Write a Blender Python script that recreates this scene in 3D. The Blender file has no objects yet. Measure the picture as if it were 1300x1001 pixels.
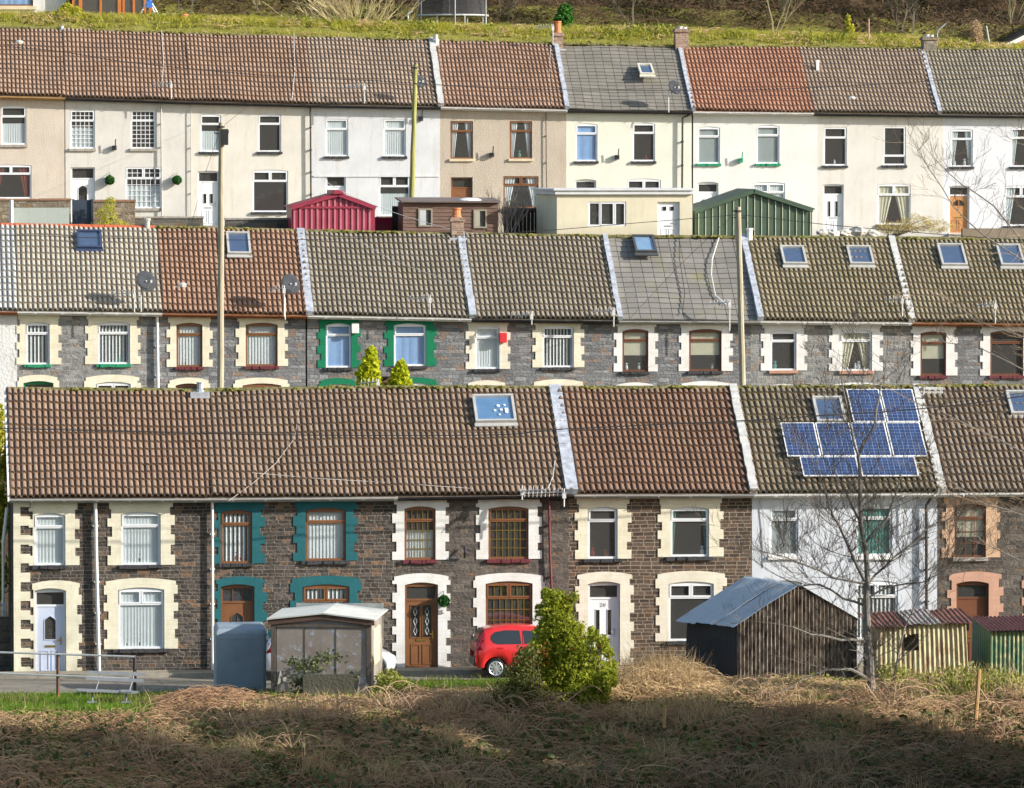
import bpy, math, random
import numpy as np
from mathutils import Vector, Matrix, noise
from mathutils.geometry import tessellate_polygon
random.seed(7); rng = np.random.default_rng(7)
SC = bpy.context.scene; COL = SC.collection
# ------------------------------------------------------------------ camera model (photo pixels 1300x1001 <-> metres)
F_PX = 7130.0; CAMZ = 14.3; YAW = math.radians(6.4); PITCH = math.atan(300.5/F_PX)
FW = Vector((math.sin(YAW)*math.cos(PITCH), math.cos(YAW)*math.cos(PITCH), -math.sin(PITCH)))
RT = Vector((math.cos(YAW), -math.sin(YAW), 0)); UP = RT.cross(FW)
CAM = Vector((0, 0, CAMZ))
def ray(px, py): return FW + RT*((px-650)/F_PX) + UP*((500.5-py)/F_PX)
def P(px, py, Y):
    r = ray(px, py); return CAM + r*(Y/r.y)
def PX(x, y, z):
    v = Vector((x, y, z))-CAM; d = v.dot(FW)
    return 650+F_PX*v.dot(RT)/d, 500.5-F_PX*v.dot(UP)/d
def on_plane(px, py, p0, n):
    r = ray(px, py); return CAM + r*((p0-CAM).dot(n)/r.dot(n))
def interp(tab, x):
    if x <= tab[0][0]: a, b = tab[0], tab[1]
    elif x >= tab[-1][0]: a, b = tab[-2], tab[-1]
    else:
        for a, b in zip(tab, tab[1:]):
            if a[0] <= x <= b[0]: break
    return a[1]+(b[1]-a[1])*(x-a[0])/(b[0]-a[0])
# ------------------------------------------------------------------ materials
MATS = {}
def nt(name, rough=.8, spec=.3):
    m = bpy.data.materials.new(name); m.use_nodes = True
    n = m.node_tree; b = n.nodes['Principled BSDF']
    b.inputs['Roughness'].default_value = rough; b.inputs['Specular IOR Level'].default_value = spec
    return m, n, b
def N(n, t, **kw):
    o = n.nodes.new(t)
    for k, v in kw.items():
        if k.startswith('i_'):
            o.inputs[int(k[2:]) if k[2:].isdigit() else k[2:].replace('_', ' ')].default_value = v
        else: setattr(o, k, v)
    return o
def L(n, a, b): n.links.new(a, b)
def ramp(n, fac, stops):
    r = n.nodes.new('ShaderNodeValToRGB'); e = r.color_ramp.elements
    while len(e) < len(stops): e.new(.5)
    for q, (p, c) in zip(e, stops): q.position = p; q.color = c if len(c) == 4 else (*c, 1)
    L(n, fac, r.inputs[0]); return r.outputs[0]
def c4(c): return (c[0], c[1], c[2], 1)
def mixc(n, fac, a, b, mode='MIX'):
    m = n.nodes.new('ShaderNodeMix'); m.data_type = 'RGBA'; m.blend_type = mode
    for s, v in ((m.inputs[0], fac), (m.inputs[6], a), (m.inputs[7], b)):
        if hasattr(v, 'is_linked') or hasattr(v, 'links'): L(n, v, s)
        elif isinstance(v, (int, float)): s.default_value = v
        else: s.default_value = c4(v)
    return m.outputs[2]
def math_(n, op, a, b=None, c=None):
    m = n.nodes.new('ShaderNodeMath'); m.operation = op
    for i, v in enumerate((a, b, c)):
        if v is None: continue
        if isinstance(v, (int, float)): m.inputs[i].default_value = v
        else: L(n, v, m.inputs[i])
    return m.outputs[0]
def coords(n):                      # object coordinates and their (x+y, z) unrolled version
    t = n.nodes.new('ShaderNodeTexCoord'); s = n.nodes.new('ShaderNodeSeparateXYZ'); L(n, t.outputs['Object'], s.inputs[0])
    c = n.nodes.new('ShaderNodeCombineXYZ'); L(n, math_(n, 'ADD', s.outputs[0], s.outputs[1]), c.inputs[0]); L(n, s.outputs[2], c.inputs[1])
    return t.outputs['Object'], c.outputs[0], s
def noise_(n, vec, scale, detail=4, rough=.6, dim='3D'):
    o = N(n, 'ShaderNodeTexNoise'); o.inputs['Scale'].default_value = scale; o.inputs['Detail'].default_value = detail; o.inputs['Roughness'].default_value = rough
    if vec is not None: L(n, vec, o.inputs['Vector'])
    return o.outputs[0], o.outputs[1]
def bump(n, b, h, strength=.5, dist=.02):
    o = N(n, 'ShaderNodeBump'); o.inputs['Strength'].default_value = strength; o.inputs['Distance'].default_value = dist
    L(n, h, o.inputs['Height']); L(n, o.outputs[0], b.inputs['Normal'])
def mapv(n, vec, sc):
    m = N(n, 'ShaderNodeMapping'); m.inputs['Scale'].default_value = sc; L(n, vec, m.inputs[0]); return m.outputs[0]

def m_plain(name, col, rough=.6, spec=.4, var=.12, nscale=3.0, metal=0, bmp=0, bsc=60):
    if name in MATS: return MATS[name]
    m, n, b = nt(name, rough, spec); o, uv, s = coords(n)
    f, _ = noise_(n, o, nscale, 5)
    L(n, ramp(n, f, [(.3, [c*(1-var) for c in col]), (.7, [min(1, c*(1+var)) for c in col])]), b.inputs['Base Color'])
    b.inputs['Metallic'].default_value = metal
    if bmp: h, _ = noise_(n, o, bsc, 3); bump(n, b, h, bmp, .01)
    MATS[name] = m; return m
def m_render(name, col, rough=.9, streak=.2, grain=.6, stain=(.45, .38, .30), gsc=26):
    if name in MATS: return MATS[name]
    m, n, b = nt(name, rough, .2); o, uv, s = coords(n)
    big, _ = noise_(n, o, .8, 6, .65); st, _ = noise_(n, mapv(n, o, (2.2, 2.2, .35)), 1.6, 5, .7)
    g, _ = noise_(n, o, gsc, 4, .7); vo = N(n, 'ShaderNodeTexVoronoi'); vo.inputs['Scale'].default_value = gsc*1.5; L(n, o, vo.inputs['Vector'])
    c1 = mixc(n, ramp(n, big, [(.35, (0, 0, 0)), (.75, (1, 1, 1))]), col, [c*.84 for c in col])
    c2 = mixc(n, math_(n, 'MULTIPLY', ramp(n, st, [(.52, (0, 0, 0)), (.78, (1, 1, 1))]), streak*3), c1, [c*s_ for c, s_ in zip(col, (stain[0]*1.6, stain[1]*1.6, stain[2]*1.6))])
    zz = math_(n, 'ADD', s.outputs[2], math_(n, 'MULTIPLY', big, .9))
    low = ramp(n, zz, [(.35, (1, 1, 1)), (1.0, (0, 0, 0))])
    c3 = mixc(n, math_(n, 'MULTIPLY', low, .35), c2, (.30, .27, .20))
    c4_ = mixc(n, math_(n, 'MULTIPLY', g, .16), c3, (.3, .27, .22), 'MULTIPLY')
    L(n, c4_, b.inputs['Base Color'])
    h = math_(n, 'ADD', g, math_(n, 'MULTIPLY', vo.outputs[0], .6)); bump(n, b, h, grain*.7, .022)
    MATS[name] = m; return m
def m_stone(name, c1, c2, mortar, c3=(.30, .17, .09), w=.30, h=.104, bstr=.7, rub=.5, ms=.012, blend=.5):
    if name in MATS: return MATS[name]
    m, n, b = nt(name, .85, .25); o, uv, s = coords(n)
    w2, wc2 = noise_(n, uv, 5, 2); sp = N(n, 'ShaderNodeSeparateXYZ'); L(n, uv, sp.inputs[0]); cm = N(n, 'ShaderNodeCombineXYZ')
    w3, _ = noise_(n, uv, .7, 2)
    yy = math_(n, 'ADD', sp.outputs[1], math_(n, 'ADD', math_(n, 'MULTIPLY', w3, .06), math_(n, 'ADD', math_(n, 'MULTIPLY', w2, .016), math_(n, 'MULTIPLY', noise_(n, mapv(n, uv, (.02, 1, 1)), 3.3, 1)[0], .12))))
    row = math_(n, 'FLOOR', math_(n, 'DIVIDE', yy, h)); wr = N(n, 'ShaderNodeTexWhiteNoise', noise_dimensions='1D'); L(n, row, wr.inputs['W'])
    w1, _ = noise_(n, mapv(n, uv, (1.3, 0, 0)), 1.0, 1, .5)
    L(n, math_(n, 'ADD', math_(n, 'ADD', sp.outputs[0], math_(n, 'MULTIPLY', wr.outputs[0], 3.0)), math_(n, 'ADD', math_(n, 'MULTIPLY', w2, .03), math_(n, 'MULTIPLY', math_(n, 'SUBTRACT', wr.outputs[0], .5), math_(n, 'MULTIPLY', w1, 1.2)))), cm.inputs[0])
    L(n, yy, cm.inputs[1])
    br = N(n, 'ShaderNodeTexBrick'); L(n, cm.outputs[0], br.inputs['Vector'])
    for k, v in (('Scale', 1), ('Mortar Size', ms), ('Mortar Smooth', .25), ('Bias', 0), ('Brick Width', w), ('Row Height', h)): br.inputs[k].default_value = v
    br.inputs['Color1'].default_value = (0, 0, 0, 1); br.inputs['Color2'].default_value = (1, 1, 1, 1); br.inputs['Mortar'].default_value = (.5, .5, .5, 1)
    br.offset = .43; br.squash = .7; br.squash_frequency = 3
    sv = ramp(n, br.outputs[0], [(0, c1), (.55, c2), (.78, [x*1.45 for x in c2]), (.88, c3), (1, c1)])
    fine, _ = noise_(n, o, 22, 5, .7); patch, _ = noise_(n, o, .55, 4, .6)
    sv = mixc(n, ramp(n, fine, [(.35, (0, 0, 0)), (.75, (.55, .55, .55))]), sv, [x*1.5 for x in c2])
    sv = mixc(n, math_(n, 'MULTIPLY', ramp(n, patch, [(.4, (0, 0, 0)), (.7, (1, 1, 1))]), .4), sv, [x*.55 for x in c1])
    L(n, mixc(n, br.outputs['Fac'], sv, mortar), b.inputs['Base Color'])
    rock, _ = noise_(n, mapv(n, o, (1, 1, 1.6)), 9, 4, .65)
    hgt = math_(n, 'ADD', math_(n, 'MULTIPLY', math_(n, 'SUBTRACT', 1, br.outputs['Fac']), .35), math_(n, 'MULTIPLY', math_(n, 'MULTIPLY', rock, patch), rub*2))
    bump(n, b, math_(n, 'ADD', hgt, math_(n, 'MULTIPLY', fine, .18)), bstr, .085)
    MATS[name] = m; return m
def m_tile(name, c1, c2, moss=.3, mosscol=(.15, .14, .06), dark=.24, dcol=(.07, .055, .04)):
    if name in MATS: return MATS[name]
    m, n, b = nt(name, .85, .2)
    t = N(n, 'ShaderNodeUVMap'); fl = N(n, 'ShaderNodeVectorMath', operation='FLOOR'); L(n, t.outputs[0], fl.inputs[0])
    wn = N(n, 'ShaderNodeTexWhiteNoise', noise_dimensions='3D'); L(n, fl.outputs[0], wn.inputs[0])
    o, uv, s = coords(n)
    big, _ = noise_(n, o, .9, 5, .65); fine, _ = noise_(n, o, 16, 4, .7); big2, _ = noise_(n, mapv(n, o, (1, .5, .5)), 2.0, 5, .6)
    c = mixc(n, math_(n, 'MULTIPLY_ADD', wn.outputs[0], .55, .22), c1, c2)
    c = mixc(n, math_(n, 'MULTIPLY', ramp(n, big, [(.35, (0, 0, 0)), (.75, (1, 1, 1))]), .5), c, [x*.75 for x in c1])
    c = mixc(n, math_(n, 'MULTIPLY', ramp(n, fine, [(.45, (0, 0, 0)), (.7, (1, 1, 1))]), dark), c, dcol)
    mm = math_(n, 'MULTIPLY', ramp(n, math_(n, 'ADD', big2, math_(n, 'MULTIPLY', fine, .35)), [(.78-.3*moss, (0, 0, 0)), (1.0-.2*moss, (1, 1, 1))]), min(1, moss*2.2))
    c = mixc(n, mm, c, mosscol)
    # lower edges of each tile collect dirt and lichen
    fr = N(n, 'ShaderNodeVectorMath', operation='FRACTION'); L(n, t.outputs[0], fr.inputs[0]); sf = N(n, 'ShaderNodeSeparateXYZ'); L(n, fr.outputs[0], sf.inputs[0])
    L(n, c, b.inputs['Base Color'])
    bump(n, b, fine, .22, .02)
    MATS[name] = m; return m
def m_glass(name, tint=(.9, .95, .95), refl=.16, rough=.02, dirt_veil=.095):
    if name in MATS: return MATS[name]
    m = bpy.data.materials.new(name); m.use_nodes = True; n = m.node_tree; n.nodes.clear()
    out = N(n, 'ShaderNodeOutputMaterial'); tr = N(n, 'ShaderNodeBsdfTransparent'); tr.inputs[0].default_value = c4(tint)
    gl = N(n, 'ShaderNodeBsdfGlossy'); gl.inputs['Roughness'].default_value = rough; gl.inputs[0].default_value = (.95, .97, 1, 1)
    lw = N(n, 'ShaderNodeLayerWeight'); lw.inputs[0].default_value = .5; sch = math_(n, 'POWER', lw.outputs[1], 5)
    mx = N(n, 'ShaderNodeMixShader'); L(n, math_(n, 'ADD', math_(n, 'MULTIPLY', sch, .85), refl), mx.inputs[0]); L(n, tr.outputs[0], mx.inputs[1]); L(n, gl.outputs[0], mx.inputs[2])
    t = N(n, 'ShaderNodeTexCoord'); f, _ = noise_(n, t.outputs['Object'], 1.3, 4)
    bp = N(n, 'ShaderNodeBump'); bp.inputs['Strength'].default_value = .03; bp.inputs['Distance'].default_value = .2; L(n, f, bp.inputs['Height']); L(n, bp.outputs[0], gl.inputs['Normal'])
    df = N(n, 'ShaderNodeBsdfDiffuse'); df.inputs[0].default_value = (.5, .5, .48, 1)
    m2 = N(n, 'ShaderNodeMixShader'); m2.inputs[0].default_value = dirt_veil; L(n, mx.outputs[0], m2.inputs[1]); L(n, df.outputs[0], m2.inputs[2]); L(n, m2.outputs[0], out.inputs[0])  # diffuse film: some grime plus a grey veil painting in pale reflections
    MATS[name] = m; return m
def m_leaf(name, ca, cb, trans=.35, rough=.6, cc=None):
    if name in MATS: return MATS[name]
    m = bpy.data.materials.new(name); m.use_nodes = True; n = m.node_tree; n.nodes.clear()
    out = N(n, 'ShaderNodeOutputMaterial'); g = N(n, 'ShaderNodeNewGeometry'); t = N(n, 'ShaderNodeTexCoord')
    f, _ = noise_(n, t.outputs['Object'], 1.1, 3)
    r = g.outputs['Random Per Island']
    st = [(0, ca), (.8, cb)] + ([(1, cc)] if cc else [])
    col = ramp(n, math_(n, 'ADD', math_(n, 'MULTIPLY', r, .65), math_(n, 'MULTIPLY', f, .35)), st)
    d = N(n, 'ShaderNodeBsdfPrincipled'); d.inputs['Roughness'].default_value = rough; d.inputs['Specular IOR Level'].default_value = .25; L(n, col, d.inputs['Base Color'])
    tl = N(n, 'ShaderNodeBsdfTranslucent'); L(n, col, tl.inputs[0]); mx = N(n, 'ShaderNodeMixShader'); mx.inputs[0].default_value = trans
    L(n, d.outputs[0], mx.inputs[1]); L(n, tl.outputs[0], mx.inputs[2]); L(n, mx.outputs[0], out.inputs[0])
    MATS[name] = m; return m
# ------------------------------------------------------------------ meshes
ORG = {}
def wloc(o): return ORG.get(o.name, Vector((0, 0, 0)))
def tag(o, label=None, cat=None, group=None, kind=None):
    if label: o['label'] = label
    if cat: o['category'] = cat
    if group: o['group'] = group
    if kind: o['kind'] = kind
    return o
def thing(name, loc, label, cat, group=None, kind=None):
    o = bpy.data.objects.new(name, None); o.location = loc; o.empty_display_size = .3; COL.objects.link(o)
    ORG[o.name] = Vector(loc); tag(o, label, cat, group, kind); return o
class MB:
    def __init__(s): s.v = []; s.f = []; s.mi = []; s.uv = None; s.cur = 0
    def add(s, vs, fs):
        b = len(s.v); s.v.extend([tuple(v) for v in vs]); s.f.extend([tuple(i+b for i in f) for f in fs]); s.mi.extend([s.cur]*len(fs)); return b
    def quad(s, a, b, c, d): s.add([a, b, c, d], [(0, 1, 2, 3)])
    def tri(s, a, b, c): s.add([a, b, c], [(0, 1, 2)])
    def hexa(s, p):                     # p: 8 corners, bottom 4 then top 4
        s.add(p, [(0, 3, 2, 1), (4, 5, 6, 7), (0, 1, 5, 4), (1, 2, 6, 5), (2, 3, 7, 6), (3, 0, 4, 7)])
    def box(s, x0, x1, y0, y1, z0, z1):
        s.hexa([(x0, y0, z0), (x1, y0, z0), (x1, y1, z0), (x0, y1, z0), (x0, y0, z1), (x1, y0, z1), (x1, y1, z1), (x0, y1, z1)])
    def obox(s, o, X, Y, Z):            # oriented box from a corner and three edge vectors
        o = Vector(o); s.hexa([o, o+X, o+X+Y, o+Y, o+Z, o+X+Z, o+X+Y+Z, o+Y+Z])
    def tube(s, pts, r, n=6, cap=True):
        pts = [Vector(p) for p in pts]; rs = r if isinstance(r, (list, tuple)) else [r]*len(pts)
        base = len(s.v); prev = None
        for i, p in enumerate(pts):
            d = (pts[min(i+1, len(pts)-1)]-pts[max(i-1, 0)])
            if d.length < 1e-9: d = Vector((0, 0, 1))
            d.normalize()
            if prev is None: a = d.orthogonal().normalized()
            else:
                a = prev-d*prev.dot(d)
                a = a.normalized() if a.length > 1e-6 else d.orthogonal().normalized()
            prev = a; b = d.cross(a)
            for k in range(n):
                t = 2*math.pi*k/n; s.v.append(tuple(p+(a*math.cos(t)+b*math.sin(t))*rs[i]))
        for i in range(len(pts)-1):
            for k in range(n):
                k2 = (k+1) % n; s.f.append((base+i*n+k, base+i*n+k2, base+(i+1)*n+k2, base+(i+1)*n+k)); s.mi.append(s.cur)
        if cap and n > 2:
            s.f.append(tuple(base+k for k in reversed(range(n)))); s.mi.append(s.cur)
            s.f.append(tuple(base+(len(pts)-1)*n+k for k in range(n))); s.mi.append(s.cur)
    def prism(s, outer, holes, y0, y1, back=False, axis=None):   # outline in (x,z); front at y0, extruded to y1
        loops = [outer]+list(holes)
        flat = [q for lp in loops for q in lp]
        tr = tessellate_polygon([[Vector((x, z, 0)) for x, z in lp] for lp in loops])
        fv = [(x, y0, z) for x, z in flat]; fs = []
        for a, b, c in tr:
            (ax, az), (bx, bz), (cx, cz) = flat[a], flat[b], flat[c]
            ar = (bx-ax)*(cz-az)-(cx-ax)*(bz-az)
            fs.append((a, b, c) if ar > 0 else (a, c, b))
        s.add(fv, fs)
        if back: s.add([(x, y1, z) for x, z in flat], [(a, c, b) for a, b, c in fs])
        for li, lp in enumerate(loops):
            A = sum(lp[i][0]*lp[(i+1) % len(lp)][1]-lp[(i+1) % len(lp)][0]*lp[i][1] for i in range(len(lp)))
            q = lp if (A > 0) == (li == 0) else lp[::-1]; m = len(q)
            s.add([(x, y0, z) for x, z in q]+[(x, y1, z) for x, z in q], [(i, i+m, (i+1) % m+m, (i+1) % m) for i in range(m)])
    def lathe(s, c, prof, n=12):
        base = len(s.v)
        for r, z in prof:
            for k in range(n): t = 2*math.pi*k/n; s.v.append((c[0]+r*math.cos(t), c[1]+r*math.sin(t), c[2]+z))
        for i in range(len(prof)-1):
            for k in range(n): k2 = (k+1) % n; s.f.append((base+i*n+k, base+i*n+k2, base+(i+1)*n+k2, base+(i+1)*n+k)); s.mi.append(s.cur)
    def ball(s, c, r, seg=8, rings=6, jit=0, sc=(1, 1, 1)):
        vs = []; fs = []
        for i in range(rings+1):
            for k in range(seg):
                t = math.pi*i/rings; u = 2*math.pi*k/seg; rr = r*(1+random.uniform(-jit, jit))
                vs.append((c[0]+rr*math.sin(t)*math.cos(u)*sc[0], c[1]+rr*math.sin(t)*math.sin(u)*sc[1], c[2]+rr*math.cos(t)*sc[2]))
        for i in range(rings):
            for k in range(seg): k2 = (k+1) % seg; fs.append((i*seg+k, (i+1)*seg+k, (i+1)*seg+k2, i*seg+k2))
        s.add(vs, fs)
    def xform(s, fn): s.v = [tuple(fn(Vector(v))) for v in s.v]
    def build(s, name, mat, parent=None, smooth=False, label=None, bevel=0, uv=None):
        me = bpy.data.meshes.new(name); o0 = wloc(parent) if parent else Vector((0, 0, 0))
        a = np.array(s.v, dtype=np.float64).reshape(-1, 3)
        if parent is None:               # a thing that is one mesh: origin at its base
            o0 = Vector((float((a[:, 0].min()+a[:, 0].max())/2), float((a[:, 1].min()+a[:, 1].max())/2), float(a[:, 2].min())))
        a = a-np.array(o0)
        me.from_pydata(a.tolist(), [], s.f)
        for mm in (mat if isinstance(mat, (list, tuple)) else [mat]): me.materials.append(mm)
        if isinstance(mat, (list, tuple)): me.polygons.foreach_set('material_index', s.mi)
        if smooth: me.polygons.foreach_set('use_smooth', [True]*len(me.polygons))
        if uv is not None:
            ul = me.uv_layers.new(name='UVMap'); li = np.empty(len(me.loops), dtype=np.int32); me.loops.foreach_get('vertex_index', li)
            ul.data.foreach_set('uv', np.asarray(uv, dtype=np.float32)[li].ravel())
        me.update()
        o = bpy.data.objects.new(name, me); COL.objects.link(o)
        if parent: o.parent = parent; ORG[o.name] = o0
        else: o.location = o0; ORG[o.name] = o0
        if bevel: md = o.modifiers.new('bevel', 'BEVEL'); md.width = bevel; md.segments = 2; md.limit_method = 'ANGLE'
        if label: o['label'] = label
        return o
def rect(x0, z0, x1, z1): return [(x0, z0), (x1, z0), (x1, z1), (x0, z1)]
def arched(x0, z0, x1, z1, rise, n=8):
    if rise < .005: return rect(x0, z0, x1, z1)
    pts = [(x0, z0), (x1, z0)]
    for i in range(n+1):
        t = 1-2*i/n; pts.append(((x0+x1)/2+t*(x1-x0)/2, z1-rise+rise*(1-t*t)))
    return pts
def quads_mesh(name, mat, C, A, B, parent=None, label=None, bend=None):
    """numpy: many free quads centred C with half axes A, B (n,3)"""
    n = len(C); V = np.stack([C-A-B, C+A-B, C+A+B, C-A+B], 1).reshape(-1, 3)
    return np_mesh(name, mat, V, np.arange(4*n, dtype=np.int32).reshape(-1, 4), parent, label)
def np_mesh(name, mat, V, Fc, parent=None, label=None):
    me = bpy.data.meshes.new(name); k = Fc.shape[1]
    o0 = wloc(parent) if parent else Vector(((V[:, 0].min()+V[:, 0].max())/2, (V[:, 1].min()+V[:, 1].max())/2, V[:, 2].min()))
    V = (V-np.array(o0)).astype(np.float32)
    me.vertices.add(len(V)); me.vertices.foreach_set('co', V.ravel())
    me.loops.add(Fc.size); me.loops.foreach_set('vertex_index', Fc.ravel().astype(np.int32))
    me.polygons.add(len(Fc)); me.polygons.foreach_set('loop_start', np.arange(0, Fc.size, k, dtype=np.int32))
    try: me.polygons.foreach_set('loop_total', np.full(len(Fc), k, dtype=np.int32))
    except Exception: pass
    me.materials.append(mat); me.update(calc_edges=True); me.validate()
    o = bpy.data.objects.new(name, me); COL.objects.link(o); o.location = (0, 0, 0) if parent else o0
    if parent: o.parent = parent
    ORG[o.name] = Vector(o0)
    if label: o['label'] = label
    return o
EXPO = 0.74
# ------------------------------------------------------------------ palette
GLASS = m_glass('window_glass'); SKYGL = m_glass('skylight_glass', (.7, .8, .9), .30, .03, .02); CARGL = m_glass('car_glass', (.25, .28, .3), .12)
UPVC = m_plain('white_upvc', (.78, .80, .82), .35, .5, .03); BROWNF = m_plain('brown_frame', (.21, .088, .034), .45, .5, .15)
BROWND = m_plain('dark_brown_frame', (.16, .06, .03), .5, .4, .15)
BLACKP = m_plain('black_plastic', (.025, .025, .028), .45, .5); GREYP = m_plain('grey_plastic', (.42, .42, .40), .5, .4, .15)
WHITEP = m_plain('white_paint', (.78, .78, .76), .5, .4, .08); STEEL = m_plain('galvanised', (.45, .47, .48), .45, .5, .2, metal=.4)
LEAD = m_plain('lead_flashing', (.40, .43, .48), .6, .4, .35, 5); CEMENT = m_plain('cement_verge', (.50, .50, .48), .9, .2, .2, 5, bmp=.5, bsc=30)
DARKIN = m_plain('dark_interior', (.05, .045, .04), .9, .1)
NET = m_plain('net_curtain', (.72, .74, .76), .9, .1, .05); CREAMC = m_plain('cream_curtain', (.66, .60, .46), .9, .1, .08); BLUEC = m_plain('blue_curtain', (.30, .48, .80), .9, .1, .08)
TEALC = m_plain('teal_curtain', (.10, .34, .30), .9, .1, .1); REDC = m_plain('red_curtain', (.20, .03, .02), .9, .1, .1); GREYC = m_plain('grey_blind', (.40, .43, .44), .9, .1, .05)
MOSS = m_plain('mossy_ridge', (.17, .155, .07), .95, .1, .55, 5, bmp=1, bsc=25); REDRIDGE = m_plain('red_ridge', (.48, .12, .05), .8, .3, .15, 3)
SILLD = m_plain('dark_sill', (.05, .05, .055), .8, .3, .3, 6, bmp=.8, bsc=25); SILLG = m_plain('green_sill', (.02, .26, .13), .6, .4, .1); SILLM = m_plain('maroon_sill', (.14, .03, .038), .6, .4, .15)
SILLS = m_plain('stone_sill', (.34, .31, .27), .9, .2, .3, 8, bmp=.8, bsc=25); SILLP = m_plain('pink_sill', (.46, .25, .18), .8, .3, .15)
BRASS = m_plain('brass', (.6, .42, .12), .3, .5, metal=.9)
def m_painted(name, col):           # painted masonry dressings: joints of the stones show through the paint
    if name in MATS: return MATS[name]
    m, n, b = nt(name, .75, .3); o, uv, s = coords(n)
    br = N(n, 'ShaderNodeTexBrick'); L(n, uv, br.inputs['Vector'])
    for k, v in (('Scale', 1), ('Mortar Size', .01), ('Mortar Smooth', .4), ('Bias', 0), ('Brick Width', .24), ('Row Height', .125)): br.inputs[k].default_value = v
    f, _ = noise_(n, o, 2.5, 5); g, _ = noise_(n, o, 24, 4)
    base = mixc(n, ramp(n, f, [(.38, (0, 0, 0)), (.75, (.8, .8, .8))]), col, [col[0]*.78, col[1]*.74, col[2]*.68])
    L(n, mixc(n, math_(n, 'MULTIPLY', br.outputs['Fac'], .12), base, [c*.7 for c in col]), b.inputs['Base Color'])
    bump(n, b, math_(n, 'ADD', math_(n, 'MULTIPLY', br.outputs['Fac'], -.25), math_(n, 'MULTIPLY', g, .45)), .35, .03)
    MATS[name] = m; return m
CREAM = m_painted('cream_dressing', (.78, .74, .58)); WHITED = m_painted('white_dressing', (.78, .78, .76)); TEAL = m_painted('teal_dressing', (.016, .125, .145))
GREEND = m_painted('green_dressing', (.005, .19, .09)); PEACH = m_painted('peach_dressing', (.62, .42, .28)); PEACH2 = m_painted('pink_dressing', (.56, .33, .24)); PALEC = m_painted('pale_dressing', (.76, .72, .60))
STONE_F = m_stone('dark_coursed_stone', (.040, .036, .036), (.105, .088, .076), (.26, .23, .185), ms=.010, rub=1.3, bstr=1.0)
STONE_F2 = m_stone('grey_stone', (.060, .054, .050), (.13, .112, .095), (.17, .15, .13), (.20, .13, .08), w=.30, h=.11, ms=.008, rub=1.0, bstr=.8)
STONE_F4 = m_stone('brown_stone', (.040, .028, .024), (.11, .076, .056), (.30, .26, .20), (.18, .10, .055), ms=.012, rub=.5)
STONE_M = m_stone('grey_slate_stone', (.115, .12, .13), (.215, .22, .225), (.17, .165, .155), (.30, .19, .12), w=.36, h=.12, ms=.008, rub=1.0, bstr=.8)
STONE_M2 = m_stone('light_grey_stone', (.14, .145, .15), (.25, .25, .245), (.34, .33, .30), (.30, .21, .14), w=.33, h=.13, ms=.012, rub=.8, bstr=.8)
WHITESTONE = m_render('whitewashed_rubble', (.74, .75, .74), grain=1.0, gsc=7)
T_F = [m_tile('clay_tile_front', (0.232, 0.151, 0.104), (0.340, 0.244, 0.178), .06), m_tile('clay_tile_mossy', (0.221, 0.151, 0.108), (0.325, 0.248, 0.182), .14),
       m_tile('clay_tile_red', (0.209, 0.124, 0.086), (0.310, 0.209, 0.147), .12), m_tile('brown_tile_lichen', (0.194, 0.155, 0.108), (0.286, 0.240, 0.170), .32), m_tile('brown_tile', (0.209, 0.158, 0.116), (0.310, 0.248, 0.185), .14)]
T_M = [m_tile('sand_tile', (.38, .34, .275), (.49, .445, .37), .06), m_tile('clay_tile_mid', (.285, .17, .115), (.40, .265, .185), .10), m_tile('grey_brown_tile', (.255, .222, .175), (.36, .315, .25), .14),
       m_tile('mossy_brown_tile', (.245, .21, .16), (.35, .30, .235), .16), m_tile('olive_tile', (.25, .212, .14), (.36, .305, .21), .24), m_tile('pale_grey_tile', (.42, .42, .40), (.54, .54, .52), .05)]
T_T = [m_tile('clay_tile_top', (.29, .19, .135), (.42, .30, .22), .06), m_tile('faded_tile_top', (.31, .24, .185), (.44, .35, .275), .08), m_tile('red_tile_top', (.37, .19, .13), (.48, .29, .20), .03),
       m_tile('olive_tile_top', (.30, .262, .205), (.42, .375, .30), .10), m_tile('rust_tile_top', (.31, .20, .14), (.45, .31, .235), .14)]
SLATE_T = m_tile('flat_grey_tile', (.185, .172, .15), (.27, .255, .22), .14); SLATE_M = m_tile('flat_mossy_slate', (.19, .18, .165), (.30, .285, .26), .22, (.25, .24, .07))
# ------------------------------------------------------------------ rows of houses
ROW = dict(
 F=dict(Y=155.0, ridge=[(8, 495), (250, 496.5), (330, 496.5), (460, 492.7), (650, 493.5), (952, 493), (1168, 491.8), (1300, 490.5), (1450, 489)],
        eave=[(12, 632), (265, 631.5), (320, 629.8), (500, 629.5), (640, 629), (727, 626.5), (956, 626), (1197, 625), (1300, 624), (1450, 623)], wall=4.95),
 M=dict(Y=187.6, ridge=[(0, 286), (207, 289.4), (330, 291.5), (383, 294), (588, 298.5), (773, 301), (949, 302), (1140, 303.5), (1300, 305.4), (1400, 306.6)],
        eave=[(0, 394), (207, 396.7), (391, 399.5), (599, 403.5), (786, 406), (966, 406.7), (1158, 408.5), (1300, 410), (1420, 411)], wall=5.0),
 T=dict(Y=225.0, ridge=[(-80, 33), (0, 35.5), (330, 45.9), (553, 52), (706, 56.5), (870, 59.8), (1022, 60.7), (1173, 62.8), (1300, 64), (1400, 65)],
        eave=[(-80, 119), (0, 121), (83, 123), (240, 128), (330, 129), (397, 132), (559, 134.8), (720, 138.5), (878, 140.8), (1032, 142.5), (1195, 144.6), (1300, 146), (1400, 147)], wall=5.05))
RUN = 3.7
PROF = [(0, .0), (.20, .02), (.26, .70), (.36, 1.0), (.58, 1.0), (.78, .78), (.92, .30)]
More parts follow.
